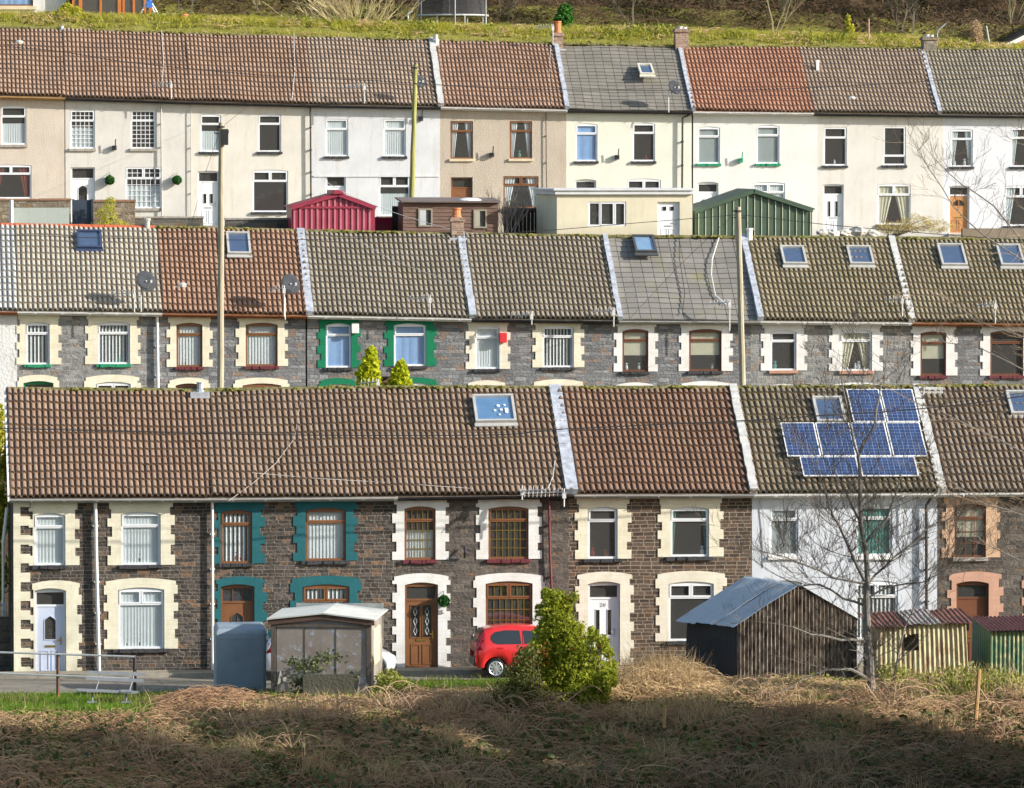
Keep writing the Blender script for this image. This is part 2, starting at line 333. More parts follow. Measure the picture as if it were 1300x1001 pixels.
def roof_geo(row, xl_px, xr_px):
    R = ROW[row]; Ye = R['Y']-.30; Yr = R['Y']+RUN
    def col(px):
        pe = P(px, interp(R['eave'], px), Ye); x = pe.x
        zr = 12
        for _ in range(3):
            q = PX(x, Yr, zr); zr = P(q[0], interp(R['ridge'], q[0]), Yr).z
        return x, pe.z, zr
    xl, zel, zrl = col(xl_px); xr, zer, zrr = col(xr_px)
    A = Vector((xl, Ye, zel)); B = Vector((xr, Ye, zer)); C = Vector((xr, Yr, zrr)); D = Vector((xl, Yr, zrl))
    return A, B, C, D
class Roof:
    def __init__(s, A, B, C, D):
        s.A, s.B, s.C, s.D = A, B, C, D; s.n = ((B-A).cross(D-A)).normalized(); s.up = (D-A).normalized(); s.X = (B-A).normalized()
    def at(s, px, py, h=0): return on_plane(px, py, s.A, s.n)+s.n*h
def tile_roof(parent, name, mat, A, B, C, D, pitch=.165, course=.345, rh=.072, step=.074, flat=False, seed=0):
    n = ((B-A).cross(D-A)).normalized(); W = (B-A).length; H = (D-A).length
    nr = max(2, round(W/pitch)); nc = max(2, round(H/course)); r = np.random.default_rng(seed)
    if flat:
        us = []; hu = []
        for i in range(nr): us += [i/nr, (i+.035)/nr, (i+.965)/nr]; hu += [-.3, 0, 0]
        tid = [i for i in range(nr) for _ in (0, 1, 2)]
    else:
        us = [(i+p)/nr for i in range(nr) for p, _ in PROF]; hu = [h for i in range(nr) for _, h in PROF]; tid = [i for i in range(nr) for _ in PROF]
    us = [0]+us[1:]+[1.0]; hu.append(0); tid.append(nr-1)
    us = np.array(us); hu = np.array(hu)*rh; tid = np.array(tid); nu = len(us)
    rows = []; uvs = []
    a, b, c, d, nn = map(np.array, (A, B, C, D, n))
    sagp = r.uniform(0, 6, 4)
    def line(v, k, top):
        p = (a+(b-a)*us[:, None])*(1-v)+(d+(c-d)*us[:, None])*v
        jit = r.normal(0, .003, nr)
        h = hu*(1.0 if not top else .9)+(step if not top else .0)+jit[tid]*(0 if top else 1)
        sag = .022*np.sin(us*5+sagp[0]+v*3)+.014*np.sin(us*11+sagp[1]-v*5)+.01*np.sin(v*9+sagp[2])
        off = r.normal(0, .005, nr)[tid] if not top else 0
        q = p+nn*(h+sag)[:, None]
        if not top: q = q-np.array((d-a)/H)*(np.array(off)[:, None] if not np.isscalar(off) else 0)
        rows.append(q); uvs.append(np.stack([tid+.5, np.full(nu, k+.5)], 1))
    for k in range(nc):
        line(k/nc, k, False); line((k+1)/nc, k, True)
    V = np.concatenate(rows); UV = np.concatenate(uvs); nl = len(rows)
    i = np.arange(nu-1); Fc = []
    for l in range(nl-1):
        q = np.stack([l*nu+i, l*nu+i+1, (l+1)*nu+i+1, (l+1)*nu+i], 1)
        Fc.append(q)
    Fc = np.concatenate(Fc)
    # lower lip of the first course
    mb = MB(); mb.v = [tuple(x) for x in V]; mb.f = [tuple(int(z) for z in x) for x in Fc]; mb.mi = [0]*len(mb.f)
    lip = V[:nu]-nn*.05; base = len(mb.v); mb.v += [tuple(x) for x in lip]
    mb.f += [(base+j, base+j+1, j+1, j) for j in range(nu-1)]; mb.mi += [0]*(nu-1)
    UV = np.concatenate([UV, UV[:nu]])
    return mb.build(name, mat, parent, uv=UV)
def window(h, x0, z0, x1, z1, Yf, kind, fm, fill, rise, rec=.03, bars=None, barmat=None, sub=None):
    f = MB(); w = x1-x0; H = z1-z0; e = .06; y0 = Yf+rec; y1 = y0+.07
    zt = z1-(.27 if kind != 'inv' else .76)*H
    holes = []
    if kind == 'one': holes = [rect(x0+e, z0+e, x1-e, z1-rise-e)]; lights = holes
    else:
        main = rect(x0+e, z0+e, x1-e, zt-e*.6)
        if kind == 'g': xm = (x0+x1)/2; tops = [rect(x0+e, zt+e*.6, xm-e*.7, z1-rise-e*.8), rect(xm+e*.7, zt+e*.6, x1-e, z1-rise-e*.8)]
        elif kind == 'three': 
            a = x0+w*.31; b2 = x1-w*.31; main = rect(x0+e, z0+e, a-e*.7, z1-e); tops = [rect(a+e*.7, z0+e, b2-e*.7, z1-e), rect(b2+e*.7, z0+e, x1-e, z1-e)]
        else: tops = [rect(x0+e, zt+e*.6, x1-e, z1-rise*.8-e*.8)]
        holes = [main]+tops
    f.prism(arched(x0, z0, x1, z1, rise), holes, y0, y1)
    # opening casements stand a little proud
    for hl in holes[1:]:
        (ax, az), (bx, bz) = hl[0], hl[2]; f.prism(rect(ax-.028, az-.028, bx+.028, bz+.028), [rect(ax+.016, az+.016, bx-.016, bz-.016)], y0-.014, y0+.05)
    fr = f.build('window', fm, h)
    g = MB()
    for hl in holes: g.add([(x, y0+.04, z) for x, z in hl], [(0, 1, 2, 3)])
    g.build('pane', GLASS, fr)
    if bars:
        nx, nz = bars; b = MB(); t = .011
        for hl in holes:
            (ax, az), (bx, bz) = hl[0], hl[2]
            kx = max(2, round(nx*(bx-ax)/(w-2*e))); kz = max(1, round(nz*(bz-az)/(H-2*e)))
            for i in range(1, kx): xx = ax+(bx-ax)*i/kx; b.box(xx-t, xx+t, y0+.022, y0+.036, az, bz)
            for i in range(1, kz): zz = az+(bz-az)*i/kz; b.box(ax, bx, y0+.020, y0+.034, zz-t, zz+t)
        b.build('glazing_bars', barmat or fm, fr)
    yc = y0+.062
    def pleat(mb, ax, bx, az, bz, amp=.03, per=.09, y=yc):
        n = max(4, int((bx-ax)/per*4)); amp = min(amp, .007); ph = random.uniform(0, 6); vs = []
        for i in range(n+1):
            t = i/n; x = ax+(bx-ax)*t; o = amp*math.sin(x/per*6.28+ph+.8*math.sin(x*9)); vs += [(x, y+o, az), (x, y+o*.5, bz)]
        mb.add(vs, [(2*i, 2*i+2, 2*i+3, 2*i+1) for i in range(n)])
    c = MB(); cm = NET; nm = 'curtain'
    a0, a1, b0, b1 = x0+.02, x1-.02, z0+.02, z1-.02
    if fill in ('net', 'cream', 'blue', 'teal', 'sheer'):
        cm = dict(net=NET, cream=CREAMC, blue=BLUEC, teal=TEALC, sheer=NET)[fill]
        if fill == 'blue': pleat(c, a0, a1, b0, b1, .008, .3)
        elif fill == 'sheer': pleat(c, a0, a1, b0, z0+H*.55, .02)
        else: pleat(c, a0, a1, b0, b1)
    elif fill == 'blinds':
        nm = 'vertical_blind'; n = max(5, int(w/.115))
        for i in range(n):
            xx = a0+(a1-a0)*(i+.5)/n; cc = .052*random.uniform(.8, 1); c.add([(xx-cc, yc-.02, b0), (xx+cc*.5, yc+.045, b0), (xx+cc*.5, yc+.045, b1), (xx-cc, yc-.02, b1)], [(0, 1, 2, 3)])
    elif fill == 'blindsfull':
        nm = 'vertical_blind'; cm = NET; n = max(6, int(w/.10))
        for i in range(n):
            xx = a0+(a1-a0)*(i+.5)/n; cc = .056; c.add([(xx-cc, yc, b0), (xx+cc, yc+.03, b0), (xx+cc, yc+.03, b1), (xx-cc, yc, b1)], [(0, 1, 2, 3)])
    elif fill == 'roller': nm = 'roller_blind'; cm = GREYC; c.add([(a0, yc, z0+.02), (a1, yc, z0+.02), (a1, yc, b1), (a0, yc, b1)], [(0, 1, 2, 3)])
    elif fill == 'half': nm = 'roller_blind'; cm = CREAMC; c.add([(a0, yc, z0+H*.38), (a1, yc, z0+H*.38), (a1, yc, b1), (a0, yc, b1)], [(0, 1, 2, 3)])
    elif fill in ('drapes', 'reddrapes', 'tealdrapes', 'creamdrapes'):
        cm = dict(drapes=NET, reddrapes=REDC, tealdrapes=TEALC, creamdrapes=CREAMC)[fill]; k = w*(.30 if fill != 'creamdrapes' else .46)
        if fill == 'tealdrapes': k = w*.13
        for s, xx in ((1, a0), (-1, a1)):
            n = 8; vs = []
            for i in range(n+1):
                t = i/n; o = .03*math.sin(t*26)
                for zz, kk in ((b1, 1.15), (z0+H*.42, .75), (b0, .5)): vs.append((xx+s*k*t*kk, yc+o, zz))
            c.add(vs, [(3*i+j, 3*i+3+j, 3*i+4+j, 3*i+1+j) for i in range(n) for j in (0, 1)])
    if c.v: c.build(nm, cm, fr)
    if fill not in ('blue', 'teal') and random.random() < .55:      # small ornaments and pots on the inner sill
        d = MB()
        for _ in range(random.randint(1, 3)):
            xx = random.uniform(x0+.15, x1-.15); s = random.uniform(.04, .07); d.lathe((xx, y0+.11, z0+e), [(s*.6, 0), (s, s), (s*.8, s*2), (s*.3, s*2.6), (s*.9, s*3.4), (0, s*4)], 8)
        d.build('sill_ornament', random.choice([TEALC, REDC, NET, BROWND]), fr)
    return fr
def door(h, x0, z0, x1, z1, Yf, fm, sm, style, rise, fan=True, rec=.09):
    f = MB(); e = .055; y0 = Yf+rec; zt = z0+(z1-z0)*(.80 if fan else 1.0)
    holes = [rect(x0+e, zt+e*.5, x1-e, z1-rise-e)] if fan else []
    holes.append(rect(x0+e, z0+.03, x1-e, zt-e*.5-(0 if fan else rise)))
    f.prism(arched(x0, z0, x1, z1, rise), holes, y0, y0+.08); fr = f.build('door', fm, h)
    (ax, az), (bx, bz) = holes[-1][0], holes[-1][2]; W = bx-ax; Hh = bz-az
    gl = []; plain = style == 'ovalplain'; style = 'oval' if plain else style
    if style == 'oval': gl = [[(ax+W*.30, az+Hh*.52), (bx-W*.30, az+Hh*.52), (bx-W*.30, az+Hh*.80), (ax+W*.62, az+Hh*.83), (ax+W*.5, az+Hh*.86), (ax+W*.38, az+Hh*.83), (ax+W*.30, az+Hh*.80)]]
    elif style == 'two': gl = [rect(ax+W*.22, az+Hh*.46, ax+W*.36, az+Hh*.84), rect(bx-W*.36, az+Hh*.46, bx-W*.22, az+Hh*.84)]
    elif style == 'twowide': gl = [rect(ax+W*.14, az+Hh*.46, ax+W*.45, az+Hh*.93), rect(bx-W*.45, az+Hh*.46, bx-W*.14, az+Hh*.93)]
    elif style == 'fanlite':
        for s in (-1, 1): gl.append([(ax+W*.5+s*W*.03, az+Hh*.74), (ax+W*.5+s*W*.33, az+Hh*.74), (ax+W*.5+s*W*.27, az+Hh*.84), (ax+W*.5+s*W*.03, az+Hh*.90)])
    elif style == 'short': gl = [rect(ax+W*.24, az+Hh*.52, ax+W*.40, az+Hh*.74), rect(bx-W*.40, az+Hh*.52, bx-W*.24, az+Hh*.74)]
    elif style == 'squares': gl = [rect(ax+W*.20, az+Hh*.80, ax+W*.40, az+Hh*.90), rect(bx-W*.40, az+Hh*.80, bx-W*.20, az+Hh*.90)]
    s = MB(); s.prism(rect(ax, az, bx, bz), gl, y0+.02, y0+.06)
    for lx0, lx1, lz0, lz1 in ((.14, .46, .06, .36), (.54, .86, .06, .36)):      # raised lower panels
        s.prism(rect(ax+W*lx0, az+Hh*lz0, ax+W*lx1, az+Hh*lz1), [rect(ax+W*lx0+.03, az+Hh*lz0+.03, ax+W*lx1-.03, az+Hh*lz1-.03)], y0+.006, y0+.02)
    if gl:
        for g in gl:
            cx = sum(q[0] for q in g)/len(g); cz = sum(q[1] for q in g)/len(g)
            s.prism([(cx+(q[0]-cx)*1.12, cz+(q[1]-cz)*1.05) for q in g], [g], y0+.006, y0+.02)
    sl = s.build('door_leaf', sm, fr)
    g = MB()
    for q in gl:
        cx = sum(v[0] for v in q)/len(q); cz = sum(v[1] for v in q)/len(q)
        for i in range(len(q)): a = q[i]; b = q[(i+1) % len(q)]; g.add([(cx, y0+.045, cz), (a[0], y0+.045, a[1]), (b[0], y0+.045, b[1])], [(0, 1, 2)])
    if fan: q = holes[0]; g.add([(x, y0+.05, z) for x, z in q], [(0, 1, 2, 3)])
    if g.v: g.build('pane', GLASS, fr)
    if style in ('oval', 'twowide') and not plain:
        b = MB()
        for q in gl:
            xs = [v[0] for v in q]; zs = [v[1] for v in q]; xm = (min(xs)+max(xs))/2
            if style == 'oval':
                b.box(xm-.007, xm+.007, y0+.03, y0+.04, min(zs), max(zs)); b.box(min(xs), max(xs), y0+.03, y0+.04, (min(zs)+max(zs))/2-.007, (min(zs)+max(zs))/2+.007)
            elif style == 'twowide':
                for zc in (.2, .5, .8):
                    zz = min(zs)+(max(zs)-min(zs))*zc; b.tube([(xm, y0+.035, zz-.12), (xm+.05, y0+.035, zz), (xm, y0+.035, zz+.12), (xm-.05, y0+.035, zz), (xm, y0+.035, zz-.12)], .006, 4)
        if fan and style != 'twowide':
            (cx0, cz0), (cx1, cz1) = holes[0][0], holes[0][2]
            for i in (1, 2): xx = cx0+(cx1-cx0)*i/3; b.box(xx-.008, xx+.008, y0+.03, y0+.045, cz0, cz1)
        if b.v: b.build('glazing_bars', sm if fan and style == 'oval' else WHITEP, fr)
    k = MB(); k.box(bx-.10, bx-.075, y0-.015, y0+.02, az+Hh*.44, az+Hh*.56); k.box(bx-.18, bx-.075, y0-.035, y0-.015, az+Hh*.50, az+Hh*.52); k.build('handle', BRASS if sm is not UPVC else STEEL, fr)
    lp = MB(); lp.box((ax+bx)/2-.14, (ax+bx)/2+.14, y0+.005, y0+.022, az+Hh*.405, az+Hh*.435); lp.build('letter_plate', BRASS if sm is not UPVC else STEEL, fr)
    st = MB(); st.box(x0-.04, x1+.04, Yf-.16, Yf+.12, z0-.16, z0+.008); st.build('doorstep', SILLS, h)
    return fr
def yagi(px, py, wpx, Y, drop, flip=1, mat=None, name='aerial', parent=None):
    mb = MB(); c = P(px, py, Y); sc = Y/F_PX*1.006; Lg = wpx*sc
    mb.tube([c+Vector((-Lg/2, .25, -.0)), c+Vector((Lg/2, -.25, .06))], .016, 5); n = max(5, int(Lg/.10))
    for i in range(n):
        t = (i+.5)/n; p = c+Vector((-Lg/2+Lg*t, .25-.5*t, .06*t)); q = Vector((.02, .06, .15-.04*abs(t-.5))); mb.tube([p-q*.8, p+q*.8], .009, 4)
    e = c+Vector((flip*Lg/2, -.25*flip, 0)); mb.tube([e+Vector((0, 0, .15)), e+Vector((0, 0, -drop))], .02, 6)
    mb.box(e.x-.05, e.x+.05, e.y-.04, e.y+.04, e.z-.12, e.z+.05)
    return mb.build(name, mat or m_plain('aerial_metal', (.62, .62, .60), .5, .5), parent)
def dish(px, py, r, Y, mast_to=None, parent=None, mat=None):
    mb = MB(); c = P(px, py, Y); n = 18; vs = [tuple(c+Vector((0, .09, 0)))]; fs = []
    fwd = Vector((.45, -1, .35)).normalized(); a = fwd.orthogonal().normalized(); b = fwd.cross(a)
    vs = []
    for j, (rr, dd) in enumerate(((.02, -.08), (.55, -.05), (1, 0), (1.02, -.01), (.56, -.065), (.02, -.10))):
        for k in range(n): t = 2*math.pi*k/n; vs.append(c+(a*math.cos(t)+b*math.sin(t)*1.08)*r*rr+fwd*dd)
    fs = [(j*n+k, j*n+(k+1) % n, (j+1)*n+(k+1) % n, (j+1)*n+k) for j in range(5) for k in range(n)]
    mb.add(vs, fs)
    d = mb.build('satellite_dish', mat or m_plain('dish_grey', (.06, .065, .075), .95, .05), parent, smooth=True)
    m2 = MB(); m2.tube([c-Vector((0, 0, r))-fwd*.02, c+fwd*r*1.1-Vector((0, 0, r*.35))], .015, 5); e = c+fwd*r*1.1-Vector((0, 0, r*.35)); m2.box(e.x-.03, e.x+.03, e.y-.03, e.y+.03, e.z-.05, e.z+.05)
    bk = c-fwd*.12
    if mast_to: q = P(mast_to[0], mast_to[1], Y); m2.tube([bk+Vector((0, 0, .05)), Vector((q.x, bk.y, bk.z-.1)), q], .02, 6)
    m2.tube([bk, c], .02, 5)
    m2.build('mast', m_plain('aerial_metal', (.62, .62, .60), .5, .5), parent)
def ridge_tiles(parent, D, C, mat, r=.11, seg=.42):
    mb = MB(); W = (C-D).length; n = max(1, int(W/seg)); ax = (C-D)/n
    for i in range(n):
        p = D+ax*i+Vector((0, 0, random.uniform(-.006, .006))); q = D+ax*(i+1.03); m = 7; vs = []
        for pp, rr in ((p, r*1.07), (q, r*.97)):
            for k in range(m): t = math.pi*(k/(m-1))*1.1-.16; vs.append(pp+Vector((0, -math.cos(t)*rr*1.15, math.sin(t)*rr*.8-.012)))
        fs = [(k, k+1, m+k+1, m+k) for k in range(m-1)]+[tuple(range(m))[::-1], tuple(range(m, 2*m))]
        mb.add(vs, fs)
    o = mb.build('ridge_tiles', mat, parent)
    if mat is MOSS:
        nb = int(W*26); C0 = []; A = []; B = []
        k = MB()
        for _ in range(nb):
            t = random.random(); p = D.lerp(C, t)+Vector((0, random.uniform(-.18, .05), random.uniform(.02, .09)-.03)); s = random.uniform(.02, .06)*(1.3 if noise.noise(p*1.3) > 0 else .6)
            k.ball(p, s, 6, 4, .3, (1.5, 1, .6))
        tag(k.build('moss', m_plain('moss_clump', (.19, .18, .05), .95, .1, .5, 9, bmp=1, bsc=40), parent), kind='stuff')
def verge(parent, R, px_t, px_b, w=.24, mat=None, rowk='F', h=.155, stepped=True):
    # strip of flashing down the slope from the ridge to the eave, at constant x
    A, D = R.A, R.D; x = P(px_b, interp(ROW[rowk]['eave'], px_b), ROW[rowk]['Y']-.3).x
    f = (x-R.A.x)/(R.B.x-R.A.x); a = R.A.lerp(R.B, f); d = R.D.lerp(R.C, f); mb = MB(); n = 14 if stepped else 9
    for i in range(n):
        p = a.lerp(d, i/n); q = a.lerp(d, (i+1.02)/n); o = random.uniform(-.012, .012)
        mb.obox(p+Vector((-w/2+o, 0, 0))-R.n*.03, Vector((w, 0, 0)), q-p, R.n*(h+.035*(1 if stepped else .3)*random.uniform(.5, 1)))
    mb.build('verge_flashing', mat or LEAD, parent)
def skylight(parent, R, x0, y0, x1, y1, fm=None, tilt=0, label=None, bc=None):
    p = R.at((x0+x1)/2, (y0+y1)/2); sc = 1/F_PX*p.y*1.006; w = (x1-x0)*sc; up = R.up
    # slope length covering the pixel height
    a = R.at((x0+x1)/2, y0); b = R.at((x0+x1)/2, y1); h = (a-b).length
    X = Vector((1, 0, R.X.z)).normalized(); Z = up; nn = R.n; mb = MB(); e = .075; o = p-X*w/2-Z*h/2+nn*.085
    if tilt: Z = (Z*math.cos(tilt)-nn*math.sin(tilt)).normalized(); nn = X.cross(Z).normalized(); o = o+R.n*(h*math.sin(tilt)*1.0)
    T = nn*.13
    mb.obox(o, X*w, Z*e, T); mb.obox(o+Z*(h-e), X*w, Z*e, T+nn*.02); mb.obox(o+Z*e, X*e, Z*(h-2*e), T); mb.obox(o+Z*e+X*(w-e), X*e, Z*(h-2*e), T)
    mb.obox(o-Z*.14-X*.03, X*(w+.06), Z*.139, nn*.045)
    s = mb.build('skylight', fm or GREYP, parent, label=label)
    g = MB(); q = o+nn*.09+X*e+Z*e; ww = w-2*e; hh = h-2*e; g.quad(q, q+X*ww, q+X*ww+Z*hh, q+Z*hh); g.build('pane', SKYGL, s)
    k = MB(); q = o+nn*.078+X*e+Z*e; k.quad(q, q+X*ww, q+X*ww+Z*hh, q+Z*hh); k.build('sky_tint', bc or m_plain('blue_sky_tint', (.14, .18, .26), .8, .2), s)  # coloured sheet under the pane paints in the reflected sky
    return s
def u_surround(x0, z0, x1, z1, wx0, wx1, wz1, rise, tooth=.11, qh=.25, start=0, arch=0):
    o = []; zb = z0; top = z1; pts = []
    # right side going up
    def zig(xa, sgn, mx):
        r = []; z = zb; k = start
        while z < top-.28:
            zn = min(z+qh*random.uniform(.86, 1.14), top-.0); t_ = min(mx, tooth*random.uniform(.75, 1.15)) if k % 2 else random.uniform(0, .012); r.append((xa-t_*sgn, z)); r.append((xa-t_*sgn, min(zn, top-.2))); z = zn; k += 1
        return r
    right = zig(x1, 1, x1-wx1-.03); left = zig(x0, -1, wx0-x0-.03)
    xa, xb = x1-tooth*.5, x0+tooth*.5; tz = top-arch
    topl = [(xa, right[-1][1]), (xa, tz)]+([((xa+xb)/2+(xa-xb)/2*t, tz+arch*(1-t*t)) for t in (.6, .3, 0, -.3, -.6)] if arch else [])+[(xb, tz), (xb, left[-1][1])]
    out = right+topl+left[::-1]
    n = 8; arc = []
    for i in range(n+1): t = -1+2*i/n; arc.append(((wx0+wx1)/2+t*(wx1-wx0)/2, wz1-rise+rise*(1-t*t)))
    inner = [(wx0, zb)]+arc+[(wx1, zb)]
    return out+inner
def house(row, xl, xr, label, wallmat, roofmat, gut, ops, cat='house', flat=False, ridge=None, upper_to=None, wx=None, soffit=True, rise=.07, reveal=.14, pitch=.165, depth=7.4, group=None, vx=None):
    R = ROW[row]; Yf = R['Y']; A, B, C, D = roof_geo(row, xl, xr); ze = (A.z+B.z)/2; zb = ze-R['wall']
    wl, wr = (A.x, B.x) if wx is None else (P(wx[0], 500, Yf).x, P(wx[1], 500, Yf).x)
    h = thing('terraced_house', ((wl+wr)/2, Yf, zb), label, cat, group)
    holes = []; info = []; zup = min(A.z, B.z)+.02
    for o in ops:
        kind, px0, py0, px1, py1, fm, fill = o[:7]; kw = o[7] if len(o) > 7 else {}
        pc = (px0+px1)/2; x0 = P(px0, (py0+py1)/2, Yf).x; x1 = P(px1, (py0+py1)/2, Yf).x; z1 = P(pc, py0, Yf).z; z0 = P(pc, py1, Yf).z
        rs = kw.get('rise', rise); info.append((kind, x0, z0, x1, z1, fm, fill, kw, rs)); holes.append(arched(x0, z0, x1, z1, rs))
    w = MB(); zl, zr_ = A.z+.03, B.z+.03
    w.prism([(wl, zb-1.2), (wr, zb-1.2), (wr, zr_), (wl, zl)], holes, Yf, Yf+reveal)
    # inner lining, sides and back
    w.add([(wl, Yf+reveal, zb-1.2), (wr, Yf+reveal, zb-1.2)], [])
    yb = Yf+depth; yr = Yf+RUN; e = .012
    for x, zz, zt in ((wl, A.z, D.z), (wr, B.z, C.z)):
        w.add([(x+(0 if x == wl else 0), Yf+.001, zb-1.2), (x, yb, zb-1.2), (x, yb, zz), (x, yr, zt-.09), (x, Yf+.001, zz+.03)], [(0, 1, 2, 3, 4) if x == wr else (4, 3, 2, 1, 0)])
    w.add([(wl, yb, zb-1.2), (wr, yb, zb-1.2), (wr, yb, B.z), (wl, yb, A.z)], [(1, 0, 3, 2)])
    w.build('wall', wallmat, h)
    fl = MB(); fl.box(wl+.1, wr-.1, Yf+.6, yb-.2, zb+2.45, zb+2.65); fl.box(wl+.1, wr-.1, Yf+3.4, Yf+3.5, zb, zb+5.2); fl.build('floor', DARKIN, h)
    seed = int(abs(xl))+1
    n = (B-A).cross(D-A).normalized()
    if flat: rf = tile_roof(h, 'roof', roofmat, A, B, C, D, pitch=.36, course=.30 if row == 'M' else .26, step=.03, flat=True, seed=seed)
    else: rf = tile_roof(h, 'roof', roofmat, A, B, C, D, pitch=pitch, seed=seed)
    Rf = Roof(A, B, C, D)
    bk = MB(); y2 = yr+RUN+.3; bk.add([(B.x, y2, B.z), (A.x, y2, A.z), (D.x, yr, D.z), (C.x, yr, C.z)], [(0, 1, 2, 3)]); bk.add([A-n*.06, B-n*.06, C-n*.06, D-n*.06], [(0, 3, 2, 1)]); bk.build('rear_roof', roofmat, h, uv=[(.5, .5)]*8)
    ridge_tiles(h, D+Vector((0, 0, .0)), C+Vector((0, 0, .0)), ridge or MOSS)
    # fascia + gutter
    g = MB(); Lx = B-A; m = 7
    vs = []
    for pp in (A, B):
        for k in range(m): t = math.pi*k/(m-1); vs.append(pp+Vector((0, -.045-.06*math.cos(t)*-1*-1, -.045-.062*math.sin(t))))
    g.add(vs, [(k, m+k, m+k+1, k+1) for k in range(m-1)])
    vs2 = [Vector(v)+Vector((0, 0, 0)) for v in vs]
    g.obox(A+Vector((0, .06, -.15)), Lx, Vector((0, .02, 0)), Vector((0, 0, .13)))
    g.obox(A+Vector((0, .08, -.10)), Lx, Vector((0, .24, 0)), Vector((0, 0, .02)))
    kx = A.x+.6
    while kx < B.x:
        t = (kx-A.x)/(B.x-A.x); p = A.lerp(B, t); g.obox(p+Vector((-.015, -.115, -.115)), Vector((.03, 0, 0)), Vector((0, .13, 0)), Vector((0, 0, .02))); kx += .9
    g.build('gutter', gut, h)
    for (kind, x0, z0, x1, z1, fm, fill, kw, rs) in info:
        if 'sur' in kw:
            sx0, sy0, sx1, sy1, sm = kw['sur']; pc = (sx0+sx1)/2; X0 = P(sx0, sy0, Yf).x; X1 = P(sx1, sy0, Yf).x; Z1 = min(P(pc, sy0, Yf).z, zup+.02)
            Z0 = z0 if kind != 'd' else z0
            out = u_surround(X0, Z0, X1, Z1, x0, x1, z1, rs, tooth=kw.get('tooth', .12), start=kw.get('start', 0), arch=.09 if kind in 'gd' else 0)
            s = MB(); s.prism(out, [], Yf-.022, Yf+.03); s.build('window_surround' if kind != 'd' else 'door_surround', sm, h)
        if kind == 'd': door(h, x0+.004, z0, x1-.004, z1, Yf, fm, kw.get('leaf', fm), fill, rs*.95, kw.get('fan', True), kw.get('rec', .09))
        else:
            window(h, x0+.004, z0, x1-.004, z1, Yf, kind, fm, fill, rs*.95, kw.get('rec', .03), kw.get('bars'), kw.get('barmat'))
        if kw.get('sill') is not None:
            s = MB(); d = kw.get('sd', .05); nn = 9; hh = kw.get('sh', .10)
            if kw['sill'] in (SILLD, SILLM, SILLG):
                ww = (x1-x0+2*d)
                for i in range(nn): s.box(x0-d+ww*i/nn, x0-d+ww*(i+1.0)/nn-.004, Yf-.07-random.uniform(0, .03), Yf+.05, z0-hh+random.uniform(-.012, .012), z0+random.uniform(-.004, .006))
            else: s.box(x0-d, x1+d, Yf-.08, Yf+.05, z0-hh, z0+.004)
            s.build('window_sill', kw['sill'], h, bevel=.006)
    return h, Rf
def downpipe(h, pts, Y, mat, r=.035, name='downpipe'):
    mb = MB(); q = [P(a, b, Y) for a, b in pts]; mb.tube(q, r, 8)
    for i in range(len(q)-1):
        k = int((q[i]-q[i+1]).length/1.1)
        for j in range(1, k+1): p = q[i].lerp(q[i+1], j/(k+1)); mb.box(p.x-r*1.6, p.x+r*1.6, p.y-r*.5, p.y+.09, p.z-.02, p.z+.02)
    return mb.build(name, mat, h)
def thinwire(h, pts, Y, mat, r=.008, name='cable', R=None, lift=.10):
    mb = MB(); q = [(P(a, b, Y) if R is None else R.at(a, b, lift)) for a, b in pts]; mb.tube(q, r, 4, cap=False); return mb.build(name, mat, h)
W = UPVC; B_ = BROWNF; D_ = BROWND
def S(x0, y0, x1, y1, m): return dict(sur=(x0, y0, x1, y1, m))
# ================= FRONT TERRACE
F1, RF1 = house('F', 12, 268, 'end of terrace house with cream dressings and a pale blue front door beside the railing', STONE_F, T_F[0], GREYP, [
 ('u', 43, 651.6, 83, 718, W, 'net', dict(S(36, 636, 101, 719, CREAM), sill=SILLD)),
 ('u', 153.5, 650, 204, 717.5, W, 'net', dict(S(136, 635, 222, 718, CREAM), sill=SILLD)),
 ('d', 44, 747, 84, 859, W, 'ovalplain', dict(S(38, 737, 104, 859, CREAM), leaf=m_plain('pale_blue_door', (.56, .62, .76), .4, .5, .03))),
 ('g', 150, 746, 208.6, 824, W, 'net', dict(S(131.5, 734, 226, 825, CREAM), sill=SILLD, sd=.15))], wx=(17, 270))
mb = MB()   # painted corner quoins with dark stones left bare
zt = P(20, 636, 155).z; xa = P(18.5, 700, 155).x; xb = P(26, 700, 155).x; xc = P(38.2, 700, 155).x; z = .0; k = 0
while z < zt-.05:
    zn = min(z+.26, zt); mb.box(xa-.03, xb if k % 2 else xc, 155-.030, 155.03, z, zn); z = zn; k += 1
mb.build('corner_quoins', CREAM, F1); mb = MB()
for k in range(-1, 14):
    mb.box(xa-.028, xa+.02, 155.04, 162.3, .35*k if k >= 0 else 0, .35*k+.34 if k >= 0 else .1) if False else None
downpipe(F1, [(121, 636), (122, 700), (126, 857)], 154.9, WHITEP, .05); downpipe(F1, [(269.5, 634), (270, 856)], 154.9, WHITEP, .04)
mb = MB(); a = RF1.A; d = RF1.D; X = Vector((.05, 0, 0)); mb.obox(a-Vector((.05, .0, .12)), X, d-a, Vector((0, 0, .22))); mb.build('bargeboard', WHITEP, F1)
mb = MB(); mb.lathe(P(254, 497, 158.6)+Vector((0, 0, -.1)), [(.14, 0), (.14, .14), (.09, .16), (.09, .32), (.11, .33), (.11, .36), (0, .36)], 10)
p = P(254, 499, 158.5); mb.box(p.x-.28, p.x+.26, p.y-.2, p.y+.2, p.z-.15, p.z+.03); mb.build('flue', LEAD, F1)
